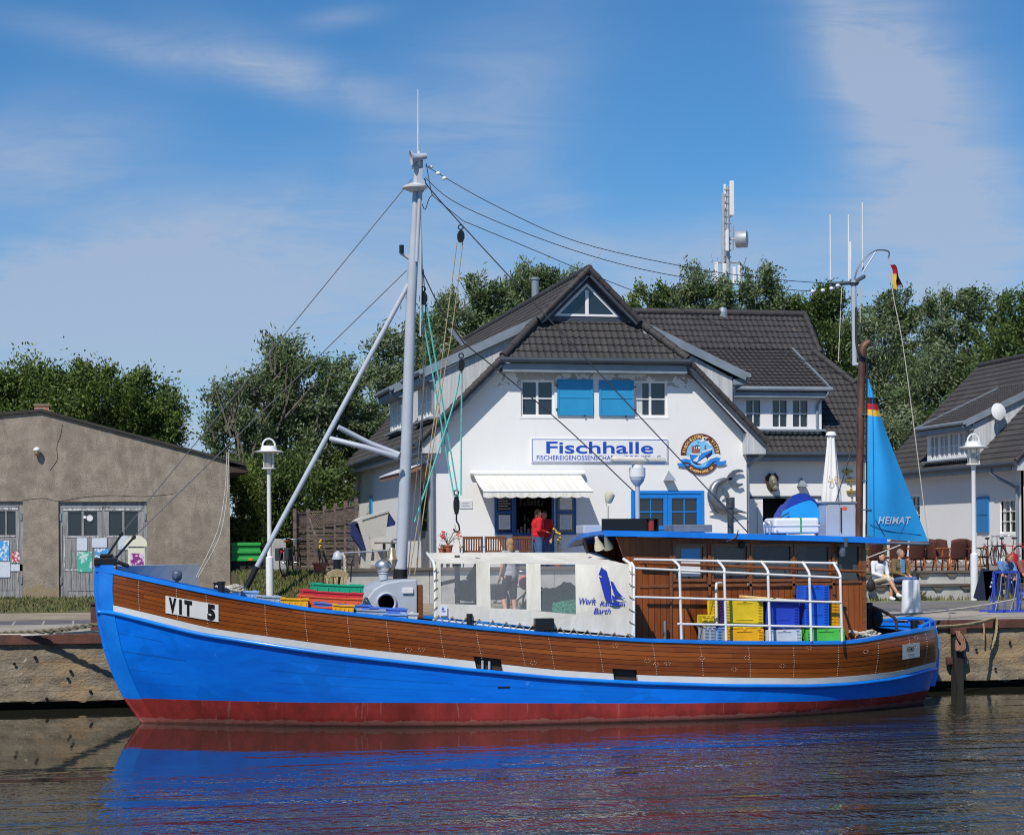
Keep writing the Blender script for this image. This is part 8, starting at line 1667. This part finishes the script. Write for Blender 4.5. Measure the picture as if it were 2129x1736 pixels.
def pose_standing(h=1.7, stride=.1):
    k = h / 1.7; return {a: V(b) * k for a, b in dict(pel=(0, 0, .92), wst=(0, 0, 1.08), chest=(0, .0, 1.28), neck=(0, .01, 1.45), head=(.02, 0, 1.60), sl=(0, .18, 1.40), sr=(0, -.18, 1.40), el=(-.03, .25, 1.12), er=(-.03, -.25, 1.12), wl=(.08, .24, .88), wr=(.08, -.24, .88), hl=(0, .09, .90), hr=(0, -.09, .90), kl=(.03, .1, .49), kr=(.02, -.1, .49), al=(0, .1, .09), ar=(-.02, -.1, .09)).items()}
def pose_sitting(h=1.7, seat=.45):
    k = h / 1.7; d = {a: V(b) * k for a, b in dict(pel=(-.05, 0, .12), wst=(-.06, 0, .26), chest=(-.03, 0, .46), neck=(.0, 0, .62), head=(.04, 0, .77), sl=(-.02, .18, .57), sr=(-.02, -.18, .57), el=(.05, .22, .30), er=(.05, -.22, .30), wl=(.27, .08, .22), wr=(.27, -.08, .22), hl=(0, .09, .11), hr=(0, -.09, .11), kl=(.43, .1, .13), kr=(.43, -.1, .13), al=(.42, .1, -.33), ar=(.42, -.1, -.33)).items()}
    for v in d.values(): v.z += seat
    d['al'].z = d['ar'].z = .085; return d
def person(loc, yaw, label, J, skin='skin', hair='hair_brown', top='jacket_red', legs='jeans', shoes='shoe_dark', short=False, sleeves=True, bulk=1., hairlen=.0, look=0., extra=None):
    """x forward, y left; joints in metres from the point under the body"""
    M3 = Matrix.Rotation(yaw, 3, 'Z'); o = V(loc); T = lambda p: o + M3 @ V(p); root = empty('person', loc, label, 'person'); fw = M3 @ V((1, 0, 0)); j = {k: T(v) for k, v in J.items()}
    ML = Matrix.Rotation(yaw + look, 3, 'Z'); H = j['head']; hx = lambda a, b, c: H + ML @ V((a, b, c))
    mb = MB(); mb.ball(H, (.088, .072, .108), 16, ML); mb.ball(hx(.035, 0, -.065), (.05, .05, .05), 12, ML); mb.ball(hx(.088, 0, -.008), (.02, .014, .028), 8, ML)
    for s_ in (-1, 1): mb.ball(hx(-.005, s_ * .073, -.005), (.02, .012, .032), 8, ML)
    limb(mb, [j['neck'] - V((0, 0, .04)), j['neck'].lerp(H, .4)], [.055, .05])
    limb(mb, [j['pel'], j['wst'], j['chest'], j['neck']], [.12, .11, .12, .05])
    for a in 'lr':
        limb(mb, [j['chest'], j['s' + a]], [.1, .05]); limb(mb, [j['s' + a], j['e' + a], j['w' + a]], [.05, .038, .026]); limb(mb, [j['h' + a], j['k' + a], j['k' + a].lerp(j['a' + a], .3), j['a' + a]], [.085, .055, .054, .036]); limb(mb, [j['pel'], j['h' + a]], [.12, .085])
        f = (j['w' + a] - j['e' + a]).normalized(); sd = f.cross(V((0, 0, 1))).normalized() if abs(f.z) < .9 else M3 @ V((0, 1, 0)); up = sd.cross(f); w_ = j['w' + a]; pc = w_ + f * .05; Mp = Matrix((f, sd, up)).transposed()
        mb.ball(pc, (.05, .04, .018), 10, Mp); cl_ = M3 @ V((.3, 0, -.6))
        for k, ln in enumerate((.068, .078, .072, .055)): b = pc + f * .04 + sd * (.027 - .018 * k); m_ = b + f * ln * .55 + cl_ * .008; e = m_ + (f * .6 + cl_ * .5).normalized() * ln * .5; mb.tube([b - f * .02, b, m_, e], [.0095, .0095, .0088, .0075], 7)
        th = 1 if a == 'r' else -1; b = w_ + f * .03 + sd * .03 * th; mb.tube([b - sd * .01 * th, b + (f + sd * th * .8).normalized() * .035, b + (f * 1.3 + sd * th * .5).normalized() * .062], [.012, .011, .009], 7)
        if short: pass
    body = mb.build('body', skin, root); remesh(body, .011)
    mb = MB()
    for s_ in (-1, 1): mb.ball(hx(.077, s_ * .031, .018), (.009, .013, .008), 8, ML)
    mb.build('eyes', 'eye_dark', root); mb = MB(); mb.ball(hx(.083, 0, -.05), (.008, .024, .006), 8, ML); mb.build('mouth', 'lip', root)
    mb = MB(); mb.ball(hx(-.022, 0, .028), (.088, .083, .098), 14, ML)
    if hairlen: mb.ball(hx(-.055, 0, -.03 - hairlen / 2), (.052, .075, .06 + hairlen / 2), 12, ML); mb.ball(hx(.03, 0, .075), (.055, .065, .035), 10, ML)
    h_ = mb.build('hair', hair, root); remesh(h_, .014)
    B = bulk; mb = MB(); Ms = M3
    mb.ball(j['chest'] + V((0, 0, .0)), (.135 * B, .19 * B, .17), 14, Ms); mb.ball(j['wst'], (.135 * B, .165 * B, .15), 14, Ms); mb.ball(j['pel'] + V((0, 0, .04)), (.14 * B, .18 * B, .12), 14, Ms); limb(mb, [j['pel'], j['wst'], j['chest'], j['neck'] - V((0, 0, .03))], [.14 * B, .14 * B, .13 * B, .07])
    for a in 'lr':
        limb(mb, [j['chest'] + V((0, 0, .06)), j['s' + a]], [.11 * B, .075 * B]); e = j['w' + a] if sleeves else None
        if sleeves: limb(mb, [j['s' + a], j['e' + a], j['e' + a].lerp(j['w' + a], .9)], [.075 * B, .058 * B, .046])
        else: limb(mb, [j['s' + a], j['s' + a].lerp(j['e' + a], .7)], [.072 * B, .064 * B])
    tp = mb.build('jacket' if sleeves else 'shirt', top, root); remesh(tp, .016); mb = MB()
    mb.ball(j['pel'], (.135 * B, .17 * B, .12), 12, Ms)
    for a in 'lr':
        en = j['k' + a].lerp(j['a' + a], .12 if short else .93); limb(mb, [j['pel'].lerp(j['h' + a], .8), j['k' + a], en], [.105 * B, .078, .07 if short else .058])
    lg = mb.build('shorts' if short else 'trousers', legs, root); remesh(lg, .016)
    for a in 'lr': mb = MB(); mb.ball(j['a' + a] + fw * .065 - V((0, 0, .035)), (.135, .052, .05), 12, M3); mb.ball(j['a' + a], (.058, .05, .055), 10, M3); mb.v = [(x, y, max(z, o.z + .002)) if j['a' + a].z - o.z < .12 else (x, y, z) for x, y, z in mb.v]; s_ = mb.build('shoe', shoes, root); remesh(s_, .014)
    if extra: extra(root, j, M3)
    return root
# woman in red at the hatch, man behind her
p = P(1118, 1120, Y=53.3); J = pose_standing(1.63); J['er'] = V((-.06, -.25, 1.06)); J['wr'] = V((.17, -.17, 1.02)); J['el'] = V((-.02, .24, 1.06)); J['wl'] = V((.2, .12, 1.04)); person(V((p.x, 53.3, 2.5)), R(8), 'woman in a red jacket and jeans standing at the serving hatch', J, hair='hair_brown', top='jacket_red', bulk=1.25, hairlen=.07)
p = P(1132, 1120, Y=53.9); J = pose_standing(1.6); person(V((p.x, 53.9, 2.5)), R(-120), 'person in a red shirt standing behind the woman at the hatch', J, skin='skin_tan', hair='hair_dark', top='shirt_red', legs='jeans', sleeves=False, hairlen=.04)
# blond person with bicycle on the quay
p = P(1062, 1290, Y=42.2); J = pose_standing(1.74); J['kl'] = V((.16, .1, .5)); J['al'] = V((.02, .1, .1)); J['er'] = V((.06, -.27, 1.14)); J['wr'] = V((.12, -.3, .9)); person(V((p.x, 42.2, gz(42.2))), R(118), 'blond person in a grey top and black capri trousers holding a bicycle on the quay', J, hair='hair_blond', top='knit_grey', legs='capri_black', short=True, sleeves=False, hairlen=.14, bulk=.98)
# couple on the steps
SEATZ = 2.058
def sit(px, Y, yaw, label, J, **k):
    p = P(px, 1249, Y=Y); return person(V((p.x, Y, gz(Y) + .003)), yaw, label, J, **k)
seat_h = SEATZ - gz(48.2)
J = pose_sitting(1.66, seat_h); J['kr'] = V((.42, .0, .60)); J['ar'] = V((.60, .17, .17)); J['al'] = V((.36, .12, .085)); J['head'] += V((.05, 0, -.02))
def collar(root, j, M3): mb = MB(); mb.ring(j['neck'] - V((0, 0, .025)), .068, .032, (0, .0, 1), 16, 8); mb.build('collar', 'collar_navy', root, smooth=60); mb = MB(); mb.tube([j['wr'] + V((0, 0, .03)), j['wl'] + V((0, 0, .03))], .025, 8); mb.build('snack', 'crate_cream', root)
sit(1829, 48.42, R(-80), 'woman in a white fleece and beige shorts sitting on the steps with crossed legs', J, hair='hair_dark', top='fleece_white', legs='shorts_beige', shoes='shoe_white', short=True, hairlen=.04, look=R(25), extra=collar)
J = pose_sitting(1.78, seat_h); J['al'] += V((.06, -.02, 0)); J['ar'] += V((-.03, -.04, 0))
def stripes(root, j, M3):
    mb = MB(); c = j['chest']; f = M3 @ V((1, 0, 0)); s_ = M3 @ V((0, 1, 0))
    for k in range(6): z = .14 - .06 * k; mb.obox(c + f * (.135 + .004 * k) + V((0, 0, z)), f * .012, s_ * .075, V((0, 0, .027)))
    mb.build('shirt_front', 'stripe_blue', root, bev=.008); mb = MB(); mb.ring(j['neck'] - V((0, 0, .03)), .07, .03, (0, .0, 1), 16, 8); mb.build('collar', 'collar_navy', root, smooth=60)
sit(1871, 48.42, R(-70), 'balding man in an olive jacket and jeans sitting beside the woman on the steps', J, hair='hair_grey', top='jacket_olive', legs='jeans', shoes='shoe_white', look=R(45), bulk=1.12, extra=stripes)
J = pose_sitting(1.75, seat_h); J['wst'] += V((.02, 0, 0)); J['chest'] += V((.12, 0, -.05)); J['neck'] += V((.2, 0, -.1)); J['head'] += V((.28, 0, -.14)); J['sl'] += V((.14, 0, -.06)); J['sr'] += V((.14, 0, -.06)); J['el'] = V((.36, .22, seat_h + .2)); J['er'] = V((.36, -.22, seat_h + .2)); J['wl'] = V((.5, .05, seat_h + .13)); J['wr'] = V((.5, -.05, seat_h + .13))
sit(2086, 48.42, R(-85), 'man in a blue shirt leaning forward on the steps behind the bicycle rack', {k: V(v) for k, v in J.items()}, skin='skin_tan', hair='hair_brown', top='shirt_blue', legs='trouser_dark', sleeves=False, look=R(35))
sit(2126, 48.42, R(-80), 'man in a brown shirt sitting at the right edge of the picture', {k: V(v) for k, v in J.items()}, skin='skin_tan', hair='hair_grey', top='shirt_brown', legs='trouser_dark', sleeves=False, bulk=1.15)
p = P(1707, 1100, Y=52.5); J = pose_standing(1.58); J['wl'] = V((.22, -.08, 1.06)); J['wr'] = V((.22, .08, 1.1)); person(V((p.x, 52.5, 2.336)), R(-60), 'person in a red top with folded arms on the terrace behind the roof cabinet', J, hair='hair_grey', top='shirt_red', legs='trouser_dark', sleeves=False)

# ================================================================== TREES
def leaf_mat(name, c1, c2, c3):
    m = bpy.data.materials.new(name); m.use_nodes = True; nt = m.node_tree; N = nt.nodes; L = nt.links; b = N['Principled BSDF']; MATS[name] = m
    g = N.new('ShaderNodeNewGeometry'); t = N.new('ShaderNodeTexCoord'); n = N.new('ShaderNodeTexNoise'); n.inputs['Scale'].default_value = .55; n.inputs['Detail'].default_value = 3; L.new(t.outputs['Object'], n.inputs['Vector'])
    a = N.new('ShaderNodeMath'); a.operation = 'MULTIPLY_ADD'; L.new(g.outputs['Random Per Island'], a.inputs[0]); a.inputs[1].default_value = .5; L.new(n.outputs['Fac'], a.inputs[2])
    r = N.new('ShaderNodeValToRGB'); e = r.color_ramp.elements; e[0].position = .45; e[0].color = (*c1, 1); e[1].position = 1.; e[1].color = (*c3, 1); q = e.new(.72); q.color = (*c2, 1)
    L.new(a.outputs[0], r.inputs['Fac']); L.new(r.outputs['Color'], b.inputs['Base Color']); b.inputs['Roughness'].default_value = .55; b.inputs['Specular IOR Level'].default_value = .3
    tr = N.new('ShaderNodeBsdfTranslucent'); L.new(r.outputs['Color'], tr.inputs['Color']); mx = N.new('ShaderNodeMixShader'); mx.inputs[0].default_value = .28; L.new(b.outputs[0], mx.inputs[1]); L.new(tr.outputs[0], mx.inputs[2]); L.new(mx.outputs[0], N['Material Output'].inputs['Surface']); return m
leaf_mat('leaf_bush', (0.049, 0.091, 0.016), (0.091, 0.152, 0.027), (0.183, 0.232, 0.061)); leaf_mat('leaf_willow', (0.055, 0.098, 0.029), (0.116, 0.171, 0.061), (0.293, 0.342, 0.207)); leaf_mat('leaf_deep', (0.039, 0.076, 0.017), (0.079, 0.134, 0.032), (0.159, 0.207, 0.061)); leaf_mat('leaf_bright', (0.061, 0.110, 0.015), (0.110, 0.171, 0.027), (0.207, 0.244, 0.061)); mat('bark', (.13, .11, .085), .9, var=.5, vscale=4, bump=.6)
mat('bark_pale', (.19, .165, .13), .9, var=.4, vscale=4)
def tree(label, Y, blobs, m, nleaf, size=(.34, .12), seed=1, name='tree', wind=0., trunk=True, bare=0, group=None, dz=0):
    """blobs: (px, py, rx, ry) of the photograph at distance Y; leaves clustered in sprays"""
    g = np.random.default_rng(seed); B = []
    for px, py, rx, ry in blobs:
        c = P(px, py, Y=Y); s = FPX / ((c - CAM).dot(FW)); B.append((np.array(c), rx / s, ry / s, min(rx, ry) / s * .9 + .3))
    base = V((float(np.mean([b[0][0] for b in B])), Y, gz(Y) - .1)); t = empty(name, base, label, 'tree' if name == 'tree' else 'bush', group)
    vol = np.array([b[1] * b[2] for b in B]); vol /= vol.sum(); pos, nrm = [], []
    for (c, rx, ry, rd), w_ in zip(B, vol):
        n = int(nleaf * 2.1 * w_); ns = max(14, int(rx * ry * 9)); d = g.normal(size=(ns, 3)); d /= np.linalg.norm(d, axis=1)[:, None]; rad = g.uniform(.45, 1.06, ns) ** .6; R3 = np.array([rx, rd, ry])
        sc = d * rad[:, None] * R3 * .93; k = g.integers(0, ns, n); sp = .13 + .20 * g.random(ns); L_ = .28 * min(rx, ry) + .18
        ax = d * .6 + g.normal(size=(ns, 3)) * .35 + np.array([wind, 0, .35]); ax /= np.linalg.norm(ax, axis=1)[:, None]
        u = g.normal(size=n) * .55; off = ax[k] * (u * L_)[:, None] + g.normal(size=(n, 3)) * (sp[k] * (min(rx, ry) * .42 + .3))[:, None]
        pos.append(c + sc[k] + off); nn = ax[k] + g.normal(size=(n, 3)) * .55; nrm.append(nn)
    p = np.concatenate(pos); a = np.concatenate(nrm); a /= np.linalg.norm(a, axis=1)[:, None]; n = len(p); keep = p[:, 2] > gz(Y) + .02; p, a = p[keep], a[keep]; n = len(p)
    rv = g.normal(size=(n, 3)); s_ = np.cross(a, rv); s_ /= np.linalg.norm(s_, axis=1)[:, None] + 1e-9; ln = size[0] * .68 * g.uniform(.55, 1.25, n)[:, None]; wd_ = size[1] * .74 * g.uniform(.6, 1.2, n)[:, None]
    vs = np.stack([p - a * ln / 2, p + s_ * wd_ / 2, p + a * ln / 2, p - s_ * wd_ / 2], 1).reshape(-1, 3) - np.array(base)
    me = bpy.data.meshes.new('crown'); me.vertices.add(4 * n); me.vertices.foreach_set('co', vs.ravel()); me.loops.add(4 * n); me.loops.foreach_set('vertex_index', np.arange(4 * n)); me.polygons.add(n); me.polygons.foreach_set('loop_start', np.arange(0, 4 * n, 4)); me.polygons.foreach_set('loop_total', np.full(n, 4)); me.update(); me.validate()
    me.materials.append(MATS[m]); o = bpy.data.objects.new('crown', me); COL.objects.link(o); o.parent = t
    if trunk:
        rr_ = random.Random(seed); big = max(B, key=lambda b: b[1] * b[2]); top = V(big[0]); f = V((top.x, Y, base.z)); H = top.z - base.z; mid = f + V((rr_.uniform(-.2, .2), 0, H * .45)); mb = MB(); mb.tube([f, f.lerp(mid, .5) + V((.05, 0, 0)), mid, top], [.24, .19, .15, .05], 9)
        for b in B: e = V(b[0]) + V((0, 0, b[2] * .5)); mb.tube(curve([mid, mid.lerp(e, .5) + V((rr_.uniform(-.3, .3), 0, -.1 * H)), e], 4), [.10 - .07 * i / 8 for i in range(9)], 6)
        for k in range(bare):
            b = B[rr_.randrange(len(B))]; e = V(b[0]) + V((rr_.uniform(-1, 1) * b[1] * 1.1, -b[3] * rr_.uniform(.6, 1.1), rr_.uniform(-.2, 1.15) * b[2])); s0 = V(b[0]) + V((rr_.uniform(-.3, .3) * b[1], -b[3] * .7, -b[2] * rr_.uniform(.5, 1.1))); mb.mi(1); mb.tube(curve([s0, s0.lerp(e, .5) + V((rr_.uniform(-.2, .2), 0, .1)), e], 4), [.05, .045, .04, .035, .03, .026, .02, .015, .008], 5)
        mb.build('trunk', ['bark', 'bark_pale'], t, smooth=60)
    return t
tree('broad dense dark green tree behind the shed chimney', 76, [(40, 850, 110, 92), (-50, 862, 80, 96), (110, 855, 90, 95), (150, 815, 70, 58), (40, 808, 60, 42)], 'leaf_bush', 16000, (.26, .11), 11)
tree('dense dark green tree bulging over the shed roof slope', 74, [(220, 832, 85, 80), (290, 860, 75, 80), (340, 880, 50, 62), (200, 784, 55, 30), (320, 900, 55, 45), (250, 900, 60, 50)], 'leaf_bush', 15000, (.25, .11), 12)
tree('tall grey green willow left of the grey mast with bare twigs', 72, [(575, 745, 42, 50), (600, 800, 62, 75), (560, 850, 60, 80), (640, 830, 55, 70), (600, 930, 90, 90)], 'leaf_willow', 14000, (.30, .085), 13, wind=.2, bare=10)
tree('thin willow with dead twigs beside the shed roof end', 70, [(480, 850, 45, 55), (455, 895, 36, 45), (510, 920, 55, 70), (530, 800, 22, 26)], 'leaf_willow', 6500, (.27, .08), 14, bare=16)
tree('leafy willow half hidden behind the slanting grey boom', 73, [(700, 790, 40, 50), (720, 840, 55, 80), (680, 900, 60, 90), (745, 920, 45, 90)], 'leaf_willow', 10000, (.29, .085), 15, wind=.2)
tree('dark bush filling the gap between shed and white house', 68, [(520, 1040, 60, 90), (600, 1050, 80, 110), (660, 1040, 60, 110), (560, 1130, 90, 60)], 'leaf_deep', 12000, (.26, .1), 16, 'bush')
tree('bright green hanging shrub at the right shed corner', 63, [(505, 1010, 32, 55), (520, 1060, 30, 60)], 'leaf_bright', 3200, (.22, .07), 17, 'bush', trunk=False)
tree('bright green shrub against the left wall of the white house', 71, [(708, 1030, 22, 90), (695, 1090, 28, 60), (640, 1110, 40, 50)], 'leaf_bright', 4200, (.22, .07), 18, 'bush', trunk=False)
tree('willow rising just right of the grey mast top bracket', 84, [(795, 715, 34, 32), (830, 760, 65, 60), (880, 760, 60, 80), (800, 830, 70, 80)], 'leaf_willow', 9000, (.34, .10), 19, wind=.25)
tree('wind bent willow behind the left roof slope', 88, [(1000, 600, 36, 30), (965, 650, 62, 55), (1040, 640, 50, 50), (920, 700, 55, 60), (1000, 700, 80, 60)], 'leaf_willow', 11000, (.36, .10), 20, wind=.45)
tree('wind bent willow around the steel flue behind the ridge', 90, [(1105, 575, 36, 28), (1130, 590, 32, 30), (1080, 620, 60, 45), (1180, 620, 60, 45)], 'leaf_willow', 6500, (.36, .10), 21, wind=.45)
tree('low dark green tree right of the pointed gable', 92, [(1345, 640, 40, 38), (1390, 630, 40, 30), (1380, 690, 80, 50)], 'leaf_deep', 6500, (.34, .13), 22)
tree('rounded green tree left of the phone mast', 91, [(1455, 590, 38, 36), (1440, 640, 55, 45), (1490, 630, 45, 45), (1470, 690, 80, 50)], 'leaf_willow', 8000, (.33, .11), 23, wind=.2)
tree('rounded green tree right of the phone mast', 91, [(1575, 590, 42, 38), (1600, 630, 50, 45), (1550, 650, 60, 50), (1640, 650, 45, 40), (1600, 710, 90, 60)], 'leaf_willow', 9000, (.33, .11), 24, wind=.2)
tree('green tree behind the end of the long roof', 90, [(1690, 650, 50, 45), (1720, 630, 36, 32), (1730, 720, 70, 70), (1760, 790, 70, 80)], 'leaf_deep', 11000, (.32, .12), 25)
tree('green tree behind the stub of the mizzen pole', 88, [(1840, 640, 40, 35), (1870, 650, 42, 40), (1830, 710, 80, 70), (1850, 800, 90, 80), (1820, 880, 70, 80)], 'leaf_willow', 16000, (.32, .10), 26, wind=.2)
tree('tall wind blown willow above the blue sail', 86, [(1990, 620, 30, 28), (2020, 640, 36, 30), (1960, 670, 60, 50), (1990, 740, 85, 80), (1940, 830, 80, 90), (1900, 900, 70, 70)], 'leaf_willow', 18000, (.33, .095), 27, wind=.5)
tree('dark green tree behind the satellite dish house', 84, [(2110, 650, 40, 42), (2080, 720, 60, 60), (2140, 740, 60, 90), (2060, 820, 80, 80), (2000, 880, 60, 60), (2120, 840, 60, 70)], 'leaf_deep', 16000, (.31, .12), 28, wind=.2)
mat('far_green', (.035, .055, .018), .9, var=.4, vscale=.3)
mb = MB(); r3 = random.Random(6); q = [(lerp(-400, 500, i / 90), 190 + 8 * math.sin(i), 1.5) for i in range(91)]; mb.grid([[V(p) for p in q], [V(p) + V((0, 3, 2 + r3.uniform(0, 3))) for p in q], [V(p) + V((0, 40, 3)) for p in q]]); tag(mb.build('far_hedge', 'far_green'), kind='stuff')
